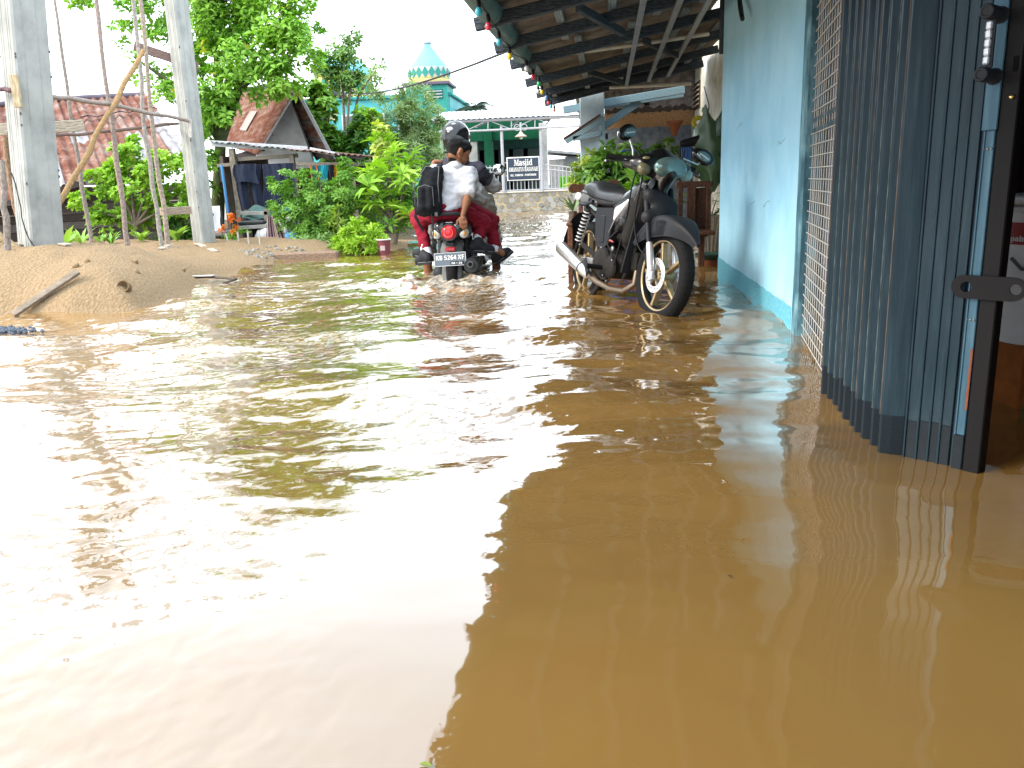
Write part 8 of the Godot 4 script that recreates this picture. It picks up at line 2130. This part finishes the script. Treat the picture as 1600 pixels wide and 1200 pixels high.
func riders() -> void:
	var skin := mk(Color(0.255, 0.115, 0.062), 0.55, "cloud", 0.85, Vector3.ONE * 3)
	skin.subsurf_scatter_enabled = true
	skin.subsurf_scatter_strength = 0.08
	var maroon := mk(Color(0.23, 0.012, 0.028), 0.9, "grain", 0.72, Vector3(5, 3, 5), 0.25)
	var white := mk(Color(0.50, 0.50, 0.525), 0.9, "cloud", 0.92, Vector3(3, 3, 3))
	var sock := mk(Color(0.72, 0.72, 0.76), 0.95, "grain", 0.85, Vector3(9, 9, 9), 0.15)
	var shoe_m := mk(Color(0.022, 0.023, 0.028), 0.6, "speck", 0.7, Vector3.ONE * 6)
	var sole_m := mk(Color(0.03, 0.03, 0.033), 0.8, "speck", 0.7, Vector3.ONE * 5)
	var hair := mk(Color(0.010, 0.009, 0.009), 0.55, "grain", 0.35, Vector3(14, 14, 14), 0.8)
	# ---- boy at the back
	var b := thing("person", "rearmost child on the scooter, white shirt, maroon trousers, looking down", "person")
	var pel: Vector3 = Vector3(-1.18, 0.595, -6.8)
	var neck: Vector3 = Vector3(-1.077, 0.939, -6.86)
	var hc: Vector3 = Vector3(-1.042, 1.047, -6.88)
	var shl: Vector3 = Vector3(-1.239, 0.899, -6.84)
	var shr: Vector3 = Vector3(-0.947, 0.877, -6.87)
	var elr: Vector3 = Vector3(-0.978, 0.646, -6.74)
	var wrr: Vector3 = Vector3(-1.008, 0.535, -6.68)
	var ell: Vector3 = Vector3(-1.354, 0.842, -7.05)
	var wrl: Vector3 = Vector3(-1.32, 0.983, -7.22)
	var hpr: Vector3 = Vector3(-1.089, 0.579, -6.84)
	var hpl: Vector3 = Vector3(-1.281, 0.576, -6.84)
	var knr: Vector3 = Vector3(-0.893, 0.448, -7.1)
	var knl: Vector3 = Vector3(-1.461, 0.485, -7.1)
	var anr: Vector3 = Vector3(-0.935, 0.301, -6.93)
	var anl: Vector3 = Vector3(-1.36, 0.195, -6.92)
	var f := Vector3(0.80, -0.34, -0.50).normalized()
	var up := Vector3(0.35, 0.93, 0.05).normalized()
	var g := nets(G.new(), [[pel, neck - Vector3(0, 0.1, 0), 0.09, 0.08], [shl, shr, 0.045, 0.045], [neck - Vector3(0, 0.06, 0), hc, 0.045, 0.042], [shl, ell, 0.038, 0.030], [ell, wrl, 0.029, 0.020], [shr, elr, 0.038, 0.030], [elr, wrr, 0.029, 0.021], [hpr, knr, 0.06, 0.045], [knr, anr, 0.042, 0.028], [hpl, knl, 0.06, 0.045], [knl, anl, 0.042, 0.028], [anr, anr + Vector3(0.05, -0.04, 0), 0.028, 0.03], [anl, anl + Vector3(-0.03, -0.04, -0.03), 0.028, 0.03]], 0.012, 80.0)
	nets(g, head_bones(hc, f, up, 1.0), 0.005, 160.0)
	nets(g, hand_bones(wrr, (Vector3(-1.002, 0.484, -6.66) - wrr).normalized(), Vector3(0.3, 0.1, 1).normalized(), 0.92, 0.9, 1.0), 0.0032, 350.0)
	nets(g, hand_bones(wrl, Vector3(0.25, 0.25, -1).normalized(), Vector3(-0.1, 1, 0.2).normalized(), 0.92, 0.7, 1.0), 0.0035, 350.0)
	part(b, "body", g, skin)
	face_parts(b, hc, f, up, 1.0)
	var x := f.cross(up).normalized()
	part(b, "hair", nets(G.new(), [[hc + up * 0.046 - f * 0.034, hc + up * 0.050 + f * 0.020, 0.0765, 0.068], [hc - f * 0.044 + up * 0.02, hc - f * 0.030 - up * 0.062, 0.063, 0.047], [hc + up * 0.05 + f * 0.05 - x * 0.02, hc + up * 0.05 + f * 0.05 + x * 0.02, 0.042, 0.042], [hc + x * 0.05 + up * 0.035 - f * 0.01, hc + x * 0.058 + up * 0.012 - f * 0.04, 0.032, 0.018], [hc - x * 0.05 + up * 0.035 - f * 0.01, hc - x * 0.058 + up * 0.012 - f * 0.04, 0.032, 0.018]], 0.006, 130.0, 0.011), hair)
	part(b, "shirt", nets(G.new(), [[pel + Vector3(-0.045, 0.01, 0), neck + Vector3(-0.055, -0.11, 0), 0.100, 0.095], [pel + Vector3(0.05, 0.01, 0), neck + Vector3(0.05, -0.11, 0), 0.100, 0.092], [shl + Vector3(0.02, -0.01, 0), shr + Vector3(-0.02, -0.012, 0), 0.056, 0.056], [neck - Vector3(0.015, 0.035, 0), neck + Vector3(0.0, -0.005, 0), 0.062, 0.052], [shr, shr.lerp(elr, 0.62), 0.056, 0.066], [shl, shl.lerp(ell, 0.62), 0.056, 0.062]], 0.010, 75.0, 0.014), white)
	part(b, "collar", G.new().torus(0.052, 0.014, 24, 8, Transform3D(Basis(Vector3.RIGHT, PI / 2) * Basis(Vector3.UP, -0.15), neck + Vector3(0.002, -0.002, 0)), 1.5), white)
	part(b, "trousers", nets(G.new(), [[pel + Vector3(-0.05, -0.03, 0), pel + Vector3(0.05, -0.03, 0), 0.098, 0.098], [hpr, knr, 0.088, 0.070], [knr, anr + (knr - anr).normalized() * 0.085, 0.066, 0.050], [hpl, knl, 0.085, 0.068], [knl, anl + (knl - anl).normalized() * 0.10, 0.062, 0.045]], 0.010, 70.0, 0.016), maroon)
	var bt := pel + Vector3(0.0, 0.012, 0)
	part(b, "belt_line", nets(G.new(), [[bt + Vector3(-0.05, -0.012, 0), bt + Vector3(0.055, -0.012, 0), 0.0995, 0.0995]], 0.012, 200.0), maroon)
	for q in [[anr, knr, 0.040], [anl, knl, 0.040]]: part(b, "sock", G.new().tube([q[0] - ((q[1] as Vector3) - q[0]).normalized() * 0.03, q[0], (q[0] as Vector3).lerp(q[1], 0.45)], [0.034, q[2], q[2] * 0.98], 14), sock)
	shoe(b, Vector3(-0.971, 0.23, -6.88), Vector3(-0.815, 0.207, -6.96), 1.05, shoe_m, sole_m)
	shoe(b, Vector3(-1.359, 0.141, -6.9), Vector3(-1.465, 0.129, -7), 1.0, shoe_m, sole_m)
	# ---- child in the middle
	var c := thing("person", "child in maroon trousers squeezed between the driver and the rearmost child", "person")
	pel = Vector3(-1.163, 0.606, -7.1)
	neck = Vector3(-1.103, 0.908, -7.12)
	hc = Vector3(-1.089, 1.015, -7.14)
	hpr = Vector3(-1.073, 0.586, -7.1)
	hpl = Vector3(-1.254, 0.588, -7.1)
	knr = Vector3(-0.86, 0.457, -7.36)
	knl = Vector3(-1.533, 0.52, -7.38)
	anr = Vector3(-0.807, 0.204, -7.2)
	anl = Vector3(-1.442, 0.226, -7.18)
	shl = Vector3(-1.218, 0.869, -7.12)
	shr = Vector3(-0.999, 0.86, -7.12)
	f = Vector3(0.1, 0, -1).normalized()
	g = nets(G.new(), [[pel, neck - Vector3(0, 0.1, 0), 0.085, 0.075], [shl, shr, 0.042, 0.042], [neck - Vector3(0, 0.06, 0), hc, 0.043, 0.04], [hpr, knr, 0.06, 0.045], [knr, anr, 0.04, 0.028], [hpl, knl, 0.06, 0.045], [knl, anl, 0.04, 0.028], [shl, shl + Vector3(-0.02, -0.12, -0.06), 0.036, 0.03], [shl + Vector3(-0.02, -0.12, -0.06), shl + Vector3(0.04, -0.14, -0.2), 0.028, 0.02], [shr, shr + Vector3(0.02, -0.12, -0.06), 0.036, 0.03], [shr + Vector3(0.02, -0.12, -0.06), shr + Vector3(-0.04, -0.14, -0.2), 0.028, 0.02], [anr, anr + Vector3(0.06, -0.03, 0), 0.028, 0.03], [anl, anl + Vector3(-0.03, -0.04, -0.03), 0.028, 0.03]], 0.013, 80.0)
	nets(g, head_bones(hc, f, Vector3.UP, 0.95), 0.006, 150.0)
	nets(g, hand_bones(shl + Vector3(0.04, -0.14, -0.2), Vector3(0.5, 0, -0.8).normalized(), Vector3.UP, 0.9, 0.6, 1.0), 0.004, 300.0)
	nets(g, hand_bones(shr + Vector3(-0.04, -0.14, -0.2), Vector3(-0.5, 0, -0.8).normalized(), Vector3.UP, 0.9, 0.6, -1.0), 0.004, 300.0)
	part(c, "body", g, skin)
	part(c, "hair", nets(G.new(), [[hc + Vector3(0, 0.042, 0.03), hc + Vector3(0, 0.045, -0.02), 0.075, 0.066], [hc + Vector3(0, 0.015, 0.045), hc + Vector3(0, -0.02, 0.045), 0.06, 0.048]], 0.008, 120.0, 0.005), hair)
	part(c, "shirt", nets(G.new(), [[pel + Vector3(-0.04, 0.02, 0), neck + Vector3(-0.04, -0.1, 0), 0.09, 0.085], [pel + Vector3(0.04, 0.02, 0), neck + Vector3(0.04, -0.1, 0), 0.09, 0.085], [shl, shr, 0.05, 0.05], [shl, shl + Vector3(-0.01, -0.09, -0.04), 0.05, 0.055], [shr, shr + Vector3(0.01, -0.09, -0.04), 0.05, 0.055]], 0.013, 75.0, 0.012), white)
	part(c, "trousers", nets(G.new(), [[pel + Vector3(-0.04, -0.02, 0), pel + Vector3(0.04, -0.02, 0), 0.095, 0.095], [hpr, knr, 0.085, 0.072], [knr, anr + (knr - anr).normalized() * 0.05, 0.068, 0.050], [hpl, knl, 0.082, 0.066], [knl, anl + (knl - anl).normalized() * 0.05, 0.060, 0.046]], 0.011, 70.0, 0.016), maroon)
	for q in [[anr, knr], [anl, knl]]: part(c, "sock", G.new().tube([q[0] - ((q[1] as Vector3) - q[0]).normalized() * 0.03, q[0], (q[0] as Vector3).lerp(q[1], 0.3)], [0.034, 0.040, 0.040], 14), sock)
	shoe(c, Vector3(-0.791, 0.099, -7.22), Vector3(-0.687, 0.172, -7.26), 1.0, shoe_m, sole_m)
	shoe(c, Vector3(-1.423, 0.162, -7.18), Vector3(-1.561, 0.169, -7.34), 1.0, shoe_m, sole_m)
	# ---- driver
	var d := thing("person", "adult driver in a black helmet and loose grey clothes, feet trailing in the water", "person")
	var charcoal := mk(Color(0.055, 0.055, 0.075), 0.9, "cloud", 0.75, Vector3(4, 4, 4), 0.15)
	var greyc := mk(Color(0.40, 0.395, 0.39), 0.9, "cloud", 0.8, Vector3(4, 4, 4), 0.2)
	pel = Vector3(-1.127, 0.642, -7.4)
	neck = Vector3(-1.151, 1.004, -7.46)
	hc = Vector3(-1.15, 1.183, -7.48)
	shl = Vector3(-1.291, 0.925, -7.46)
	shr = Vector3(-0.968, 0.907, -7.46)
	elr = Vector3(-0.844, 0.76, -7.6)
	wrr = Vector3(-0.943, 0.775, -7.78)
	ell = Vector3(-1.465, 0.824, -7.62)
	wrl = Vector3(-1.498, 0.79, -7.78)
	hpr = Vector3(-1.037, 0.615, -7.42)
	hpl = Vector3(-1.237, 0.622, -7.42)
	knr = Vector3(-0.933, 0.517, -7.8)
	knl = Vector3(-1.494, 0.519, -7.8)
	anr = Vector3(-0.842, 0.077, -7.52)
	anl = Vector3(-1.459, 0.09, -7.34)
	g = nets(G.new(), [[pel, neck - Vector3(0, 0.14, 0), 0.11, 0.11], [shl, shr, 0.05, 0.05], [neck - Vector3(0, 0.08, 0), hc, 0.055, 0.05], [shl, ell, 0.045, 0.036], [ell, wrl, 0.034, 0.024], [shr, elr, 0.045, 0.036], [elr, wrr, 0.034, 0.024], [hpr, knr, 0.075, 0.055], [knr, anr, 0.052, 0.033], [hpl, knl, 0.075, 0.055], [knl, anl, 0.052, 0.033], [anr, anr + Vector3(0.0, -0.07, -0.02), 0.033, 0.036], [anr + Vector3(0, -0.07, -0.02), anr + Vector3(0.02, -0.14, -0.13), 0.034, 0.028], [anl, anl + Vector3(0.0, -0.07, -0.02), 0.033, 0.036], [anl + Vector3(0, -0.07, -0.02), anl + Vector3(-0.02, -0.14, -0.13), 0.034, 0.028]], 0.013, 80.0)
	nets(g, head_bones(hc, Vector3.FORWARD, Vector3.UP, 1.0), 0.006, 150.0)
	nets(g, hand_bones(wrr, Vector3(-0.45, 0.0, -0.9).normalized(), Vector3.UP, 1.0, 1.0, -1.0), 0.004, 300.0)
	nets(g, hand_bones(wrl, Vector3(0.45, 0.0, -0.9).normalized(), Vector3.UP, 1.0, 1.0, 1.0), 0.004, 300.0)
	part(d, "body", g, skin)
	part(d, "scarf", nets(G.new(), [[hc + Vector3(0, -0.03, 0.02), neck, 0.088, 0.085], [neck + Vector3(-0.05, -0.03, 0.03), neck + Vector3(0.05, -0.04, 0.03), 0.075, 0.075], [neck + Vector3(0, -0.03, 0.05), neck + Vector3(0, -0.2, 0.06), 0.075, 0.06]], 0.012, 70.0, 0.014), charcoal)
	part(d, "jacket", nets(G.new(), [[pel + Vector3(-0.06, 0.08, 0), neck + Vector3(-0.07, -0.14, 0), 0.125, 0.12], [pel + Vector3(0.06, 0.08, 0), neck + Vector3(0.07, -0.14, 0), 0.125, 0.12], [shl, shr, 0.068, 0.068], [shl, shl.lerp(ell, 0.75), 0.066, 0.060], [shr, shr.lerp(elr, 0.75), 0.068, 0.066]], 0.012, 70.0, 0.016), charcoal)
	part(d, "sleeve", nets(G.new(), [[shr.lerp(elr, 0.70), elr, 0.068, 0.064], [elr, wrr, 0.062, 0.046]], 0.010, 80.0, 0.016), greyc)
	part(d, "sleeve", nets(G.new(), [[shl.lerp(ell, 0.70), ell, 0.064, 0.06], [ell, wrl, 0.058, 0.044]], 0.010, 80.0, 0.016), greyc)
	part(d, "tunic", nets(G.new(), [[pel + Vector3(-0.06, 0.04, 0.0), pel + Vector3(0.07, 0.05, 0.0), 0.135, 0.135], [pel + Vector3(0.09, 0.20, 0), hpr.lerp(knr, 0.55), 0.075, 0.10], [hpl, hpl.lerp(knl, 0.5), 0.11, 0.10], [hpr + Vector3(0.03, 0.02, 0), hpr.lerp(knr, 0.6) + Vector3(0.03, 0.03, 0), 0.12, 0.11]], 0.012, 60.0, 0.022), greyc)
	part(d, "trousers", nets(G.new(), [[hpr, knr, 0.10, 0.080], [knr, anr + (knr - anr).normalized() * 0.12, 0.082, 0.088], [hpl, knl, 0.10, 0.078], [knl, anl + (knl - anl).normalized() * 0.16, 0.078, 0.078]], 0.011, 65.0, 0.022), mk(Color(0.33, 0.315, 0.295), 0.9, "cloud", 0.8, Vector3(4, 4, 4), 0.2))
	# helmet
	var hm: Vector3 = hc + Vector3(0, 0.028, 0.0)
	var shell := nets(G.new(), [[hm + Vector3(0, 0.012, 0.02), hm + Vector3(0, 0.012, -0.025), 0.122, 0.120], [hm + Vector3(0, -0.05, 0.03), hm + Vector3(0, -0.05, -0.03), 0.112, 0.112]], 0.010, 90.0)
	var he := part(d, "helmet", shell, mk(Color(0.010, 0.010, 0.012), 0.12, "cloud", 0.8))
	part(he, "visor", nets(G.new(), [[hm + Vector3(-0.05, 0.0, -0.085), hm + Vector3(0.05, 0.0, -0.085), 0.068, 0.068]], 0.010, 90.0), mk(Color(0.02, 0.02, 0.03), 0.05, ""))
	part(he, "rim_band", G.new().torus(0.115, 0.010, 30, 6, Transform3D(Basis(Vector3.RIGHT, PI / 2), hm + Vector3(0, -0.135, 0))), mk(Color(0.03, 0.03, 0.035), 0.6, ""))
	for q in [[-0.028, 0.058, 0.040, 0.020], [0.0, 0.10, 0.022, 0.012]]:
		var o := hm + Vector3(q[0], q[1], 0.02 + sqrt(maxf(0.0, 0.1225 * 0.1225 - q[0] * q[0] - (q[1] - 0.012) * (q[1] - 0.012))))
		part(he, "decal", G.new().ball(o - Vector3(0, 0, 0.004), Vector3(q[2], q[3], 0.008), 10, Basis(Vector3.RIGHT, -0.45 if q[1] < 0.08 else -0.8)), mk(Color(0.40, 0.42, 0.46), 0.3, "speck", 0.6, Vector3.ONE * 8))
	part(he, "hinge_cap", G.new().ball(hm + Vector3(0.118, -0.01, -0.02), Vector3(0.012, 0.024, 0.024), 8), mk(Color(0.03, 0.03, 0.03), 0.4, ""))
	# backpack
	var bp := thing("school_backpack", "black school backpack hanging off the back child's left shoulder", "backpack")
	var cloth := mk(Color(0.012, 0.0135, 0.017), 0.85, "grain", 0.6, Vector3(8, 8, 8), 0.25)
	var b0: Vector3 = Vector3(-1.289, 0.603, -6.66)
	var b1: Vector3 = Vector3(-1.247, 0.898, -6.74)
	part(bp, "bag", nets(G.new(), [[b0 + Vector3(-0.055, 0, 0), b1 + Vector3(-0.045, 0, 0), 0.052, 0.046], [b0 + Vector3(0.055, -0.005, 0), b1 + Vector3(0.045, 0, 0), 0.052, 0.046], [b0 + Vector3(0, 0.02, 0.03), b1 + Vector3(0, -0.04, 0.02), 0.058, 0.05], [b0 + Vector3(-0.05, 0, 0), b0 + Vector3(0.05, 0, 0), 0.056, 0.056]], 0.010, 75.0, 0.010), cloth)
	part(bp, "front_pocket", nets(G.new(), [[b0 + Vector3(-0.035, 0.02, 0.07), b0 + Vector3(-0.035, 0.15, 0.06), 0.034, 0.028], [b0 + Vector3(0.035, 0.02, 0.07), b0 + Vector3(0.035, 0.15, 0.06), 0.034, 0.028]], 0.009, 80.0, 0.006), cloth)
	var zipm := mk(Color(0.07, 0.07, 0.075), 0.4, "")
	part(bp, "zip", G.new().tube([b0 + Vector3(-0.065, 0.02, 0.085), b0 + Vector3(-0.06, 0.17, 0.078), b0 + Vector3(0.0, 0.19, 0.082), b0 + Vector3(0.06, 0.17, 0.078), b0 + Vector3(0.065, 0.02, 0.085)], 0.004, 6), zipm)
	part(bp, "zip", G.new().tube([b0 + Vector3(0.10, 0.03, 0.025), b0 + Vector3(0.098, 0.2, 0.02), b1 + Vector3(0.06, 0.035, 0.03), b1 + Vector3(-0.05, 0.04, 0.03), b0 + Vector3(-0.10, 0.2, 0.02), b0 + Vector3(-0.105, 0.03, 0.025)], 0.004, 6), zipm)
	part(bp, "strap", G.new().tube([b1 + Vector3(0.03, 0.03, -0.02), Vector3(-1.199, 0.96, -6.85), Vector3(-1.231, 0.91, -6.95), Vector3(-1.258, 0.731, -6.98)], [0.02, 0.022, 0.022, 0.02], 8, true, 0.3), cloth)
	part(bp, "strap", G.new().tube([b0 + Vector3(0.10, -0.02, 0.02), Vector3(-1.253, 0.563, -6.6), Vector3(-1.245, 0.439, -6.6), Vector3(-1.264, 0.282, -6.62)], [0.014, 0.014, 0.012, 0.012], 8, true, 0.3), cloth)
	part(bp, "strap", G.new().tube([b0 + Vector3(-0.10, -0.02, 0.01), Vector3(-1.392, 0.546, -6.62), Vector3(-1.359, 0.473, -6.62), Vector3(-1.33, 0.425, -6.62)], [0.013, 0.013, 0.012, 0.010], 8, true, 0.3), cloth)
	part(bp, "side_loop", G.new().tube([b1 + Vector3(-0.08, 0.01, 0.0), b1 + Vector3(-0.105, -0.08, 0.01), b0 + Vector3(-0.115, 0.14, 0.02), b0 + Vector3(-0.115, 0.02, 0.02)], 0.010, 7, true, 0.5), cloth)
	part(bp, "buckle", G.new().box(b0 + Vector3(0.075, -0.045, 0.05), Vector3(0.03, 0.035, 0.02), 0.005), zipm)

# ---------------------------------------------------------------- wooden chair and bench on the porch
func furniture() -> void:
	var wood := mk(Color(0.155, 0.068, 0.038), 0.5, "grain", 0.55, Vector3(4, 2, 4), 0.3)
	var c := thing("brown_wooden_chair", "brown wooden armchair with a shaped top rail standing left of the parked motorbike", "chair")
	var rail := PackedVector2Array()
	for i in 25:
		var f := i / 24.0
		rail.append(Vector2(lerpf(-0.175, 0.175, f), 0.018 + 0.020 * pow(absf(f - 0.5) * 2.0, 2.0)))
	for i in 7: rail.append(Vector2(0.175, 0) + Vector2.from_angle(PI * 0.45 - i / 6.0 * PI * 0.9) * 0.037)
	for i in 25:
		var f := 1.0 - i / 24.0
		rail.append(Vector2(lerpf(-0.175, 0.175, f), -0.018 - 0.020 * pow(absf(f - 0.5) * 2.0, 2.0)))
	for i in 7: rail.append(Vector2(-0.175, 0) + Vector2.from_angle(PI * 1.45 - i / 6.0 * PI * 0.9) * 0.037)
	var rc: Vector3 = Vector3(0.073, 0.729, -6.75)
	part(c, "top_rail", G.new().ext(rail, 0.035, Transform3D(Basis(Vector3.UP, 0.25) * Basis(Vector3.BACK, 0.06), rc)), wood)
	for q in [[Vector3(-0.036, 0.708, -6.72), Vector3(-0.046, 0.172, -6.72)], [Vector3(0.179, 0.73, -6.82), Vector3(0.173, 0.156, -6.82)]]: part(c, "back_post", G.new().beam(Vector3(q[0].x, -0.12, q[0].z), q[0], 0.035, 0.035, 0.005), wood)
	for y in [0.42, 0.30]: part(c, "back_rail", G.new().beam(Vector3((Vector3(-0.038, 0.586, -6.72)).x, y, -6.72), Vector3((Vector3(0.177, 0.576, -6.82)).x, y, -6.82), 0.02, 0.05, 0.004), wood)
	part(c, "arm_rest", G.new().beam(Vector3(-0.125, 0.457, -6.2), Vector3(-0.034, 0.52, -6.72), 0.05, 0.022, 0.005), wood)
	part(c, "front_leg", G.new().beam(Vector3((Vector3(-0.121, 0.216, -6.25)).x, -0.12, -6.25), Vector3(-0.116, 0.449, -6.25), 0.075, 0.04, 0.005), wood)
	part(c, "front_leg", G.new().beam(Vector3((Vector3(0.121, 0.2, -6.35)).x, -0.12, -6.35), Vector3(0.124, 0.436, -6.35), 0.05, 0.04, 0.005), wood)
	part(c, "seat_board", G.new().beam((Vector3(-0.078, 0.304, -6.5)) , (Vector3(0.152, 0.313, -6.55)), 0.42, 0.025, 0.005), wood)
	wood = mk(Color(0.085, 0.042, 0.027), 0.5, "grain", 0.55, Vector3(4, 2, 4), 0.3)
	var b := thing("brown_wooden_bench", "dark brown wooden bench with a panelled back behind the parked motorbike's front wheel", "bench")
	var x0 := (Vector3(0.814, 0.65, -7.2)).x
	var x1 := (Vector3(1.063, 0.641, -7.2)).x
	var yt := (Vector3(0.911, 0.7, -7.2)).y
	var yb := (Vector3(0.917, 0.287, -7.2)).y
	part(b, "back_panel", G.new().box(Vector3((x0 + x1) / 2 + 0.05, (yt + yb) / 2 - 0.02, -7.22), Vector3(x1 - x0 - 0.12, yt - yb, 0.02), 0.004), wood)
	part(b, "top_rail", G.new().box(Vector3((x0 + x1) / 2, yt + 0.01, -7.2), Vector3(x1 - x0 + 0.06, 0.05, 0.035), 0.008), wood)
	part(b, "low_rail", G.new().box(Vector3((x0 + x1) / 2, yb, -7.2), Vector3(x1 - x0, 0.05, 0.035), 0.008), wood)
	for f in [0.02, 0.32, 0.46, 0.98]: part(b, "upright", G.new().box(Vector3(lerpf(x0, x1, f), (yt + yb) / 2, -7.19), Vector3(0.04, yt - yb, 0.03), 0.005), wood)
	for f in [0.0, 1.0]: part(b, "leg", G.new().box(Vector3(lerpf(x0 + 0.02, x1 - 0.06, f), yb / 2 - 0.06, -7.18), Vector3(0.05, yb + 0.14, 0.05), 0.006), wood)
	part(b, "seat", G.new().box(Vector3((x0 + x1) / 2, yb + 0.03, -7.0), Vector3(x1 - x0, 0.03, 0.36), 0.006), wood)
	var w := thing("orange_wall_pot", "orange clay half pot hung on the porch end wall", "wall pot")
	part(w, "pot", G.new().lathe([Vector2(0.03, -0.13), Vector2(0.11, 0.06), Vector2(0.13, 0.07), Vector2(0.12, 0.10), Vector2(0.09, 0.08)], 18, Transform3D(Basis().scaled(Vector3.ONE * 0.8), Vector3(1.136, 1.387, -10.7))), mk(Color(0.22, 0.075, 0.035), 0.8, "speck", 0.6, Vector3.ONE * 3))
	var fl := thing("yellow_paper_flower", "yellow flower ornament in a greenish glass vase on the window ledge", "ornament")
	var fc: Vector3 = Vector3(1.188, 1.323, -8.9)
	for i in 10: part(fl, "petal", G.new().ball(fc + Vector3(cos(TAU * i / 10.0), sin(TAU * i / 10.0), 0) * 0.045, Vector3(0.026, 0.026, 0.018), 7), mk(Color(0.50, 0.42, 0.04), 0.7, "speck", 0.7, Vector3.ONE * 5))
	part(fl, "vase", G.new().lathe([Vector2(0.035, -0.24), Vector2(0.055, -0.17), Vector2(0.05, -0.08), Vector2(0.03, -0.04)], 14, Transform3D(Basis(), fc)), mk(Color(0.30, 0.40, 0.35), 0.1, ""))
	part(fl, "ledge", G.new().box(fc + Vector3(0.03, -0.26, 0), Vector3(0.2, 0.025, 0.25), 0.004), mk(Color(0.4, 0.4, 0.38), 0.8))
	var s := thing("blue_ribbed_frame", "blue ribbed panel under a black padded hood, parked behind the motorbike's left mirror", "pushchair")
	var sc: Vector3 = Vector3(0.912, 0.933, -7.6)
	for i in 5: part(s, "blue_rib", G.new().box(sc + Vector3(-0.04 + i * 0.02, 0, 0), Vector3(0.015, 0.30, 0.02), 0.005), mk(Color(0.05, 0.13, 0.36), 0.4, ""))
	part(s, "panel", G.new().box(sc + Vector3(0, 0, -0.015), Vector3(0.11, 0.32, 0.012), 0.004), mk(Color(0.035, 0.09, 0.27), 0.4, ""))
	part(s, "hood", nets(G.new(), [[Vector3(0.882, 1.065, -7.55), Vector3(1.05, 1.091, -7.55), 0.035, 0.045], [Vector3(1.05, 1.091, -7.55), Vector3(1.128, 1.066, -7.55), 0.045, 0.03]], 0.012, 80.0, 0.006), mk(Color(0.012, 0.012, 0.014), 0.6, "grain", 0.6, Vector3(6, 6, 6)))
	part(s, "handle", G.new().tube([Vector3(0.856, 0.857, -7.55), Vector3(0.849, 1.023, -7.55), Vector3(0.871, 1.082, -7.55), Vector3(0.938, 1.101, -7.55)], 0.011, 8), mk(Color(0.015, 0.015, 0.016), 0.5, ""))
	for i in 2: part(s, "leg", G.new().tube([sc + Vector3(-0.05 + 0.1 * i, -0.15, 0), Vector3(sc.x - 0.06 + 0.12 * i, -0.1, sc.z + 0.05)], 0.011, 6), mk(Color(0.03, 0.03, 0.03), 0.5, ""))
	var bx := thing("blue_crate", "plain blue plastic crate standing behind the porch plants", "crate")
	var bc: Vector3 = Vector3(0.633, 0.899, -9.6)
	part(bx, "box", G.new().box(bc + Vector3(0, -0.1, 0), Vector3(0.42, 0.55, 0.3), 0.02), mk(Color(0.01, 0.05, 0.30), 0.4, "cloud", 0.8))
	part(bx, "rim", G.new().box(bc + Vector3(0, 0.17, 0), Vector3(0.46, 0.05, 0.34), 0.015), mk(Color(0.01, 0.06, 0.34), 0.4, ""))
	part(bx, "stand", G.new().box(Vector3(bc.x, (bc.y - 0.35) / 2 - 0.05, bc.z), Vector3(0.36, bc.y - 0.28, 0.26), 0.01), mk(Color(0.12, 0.09, 0.07), 0.8))
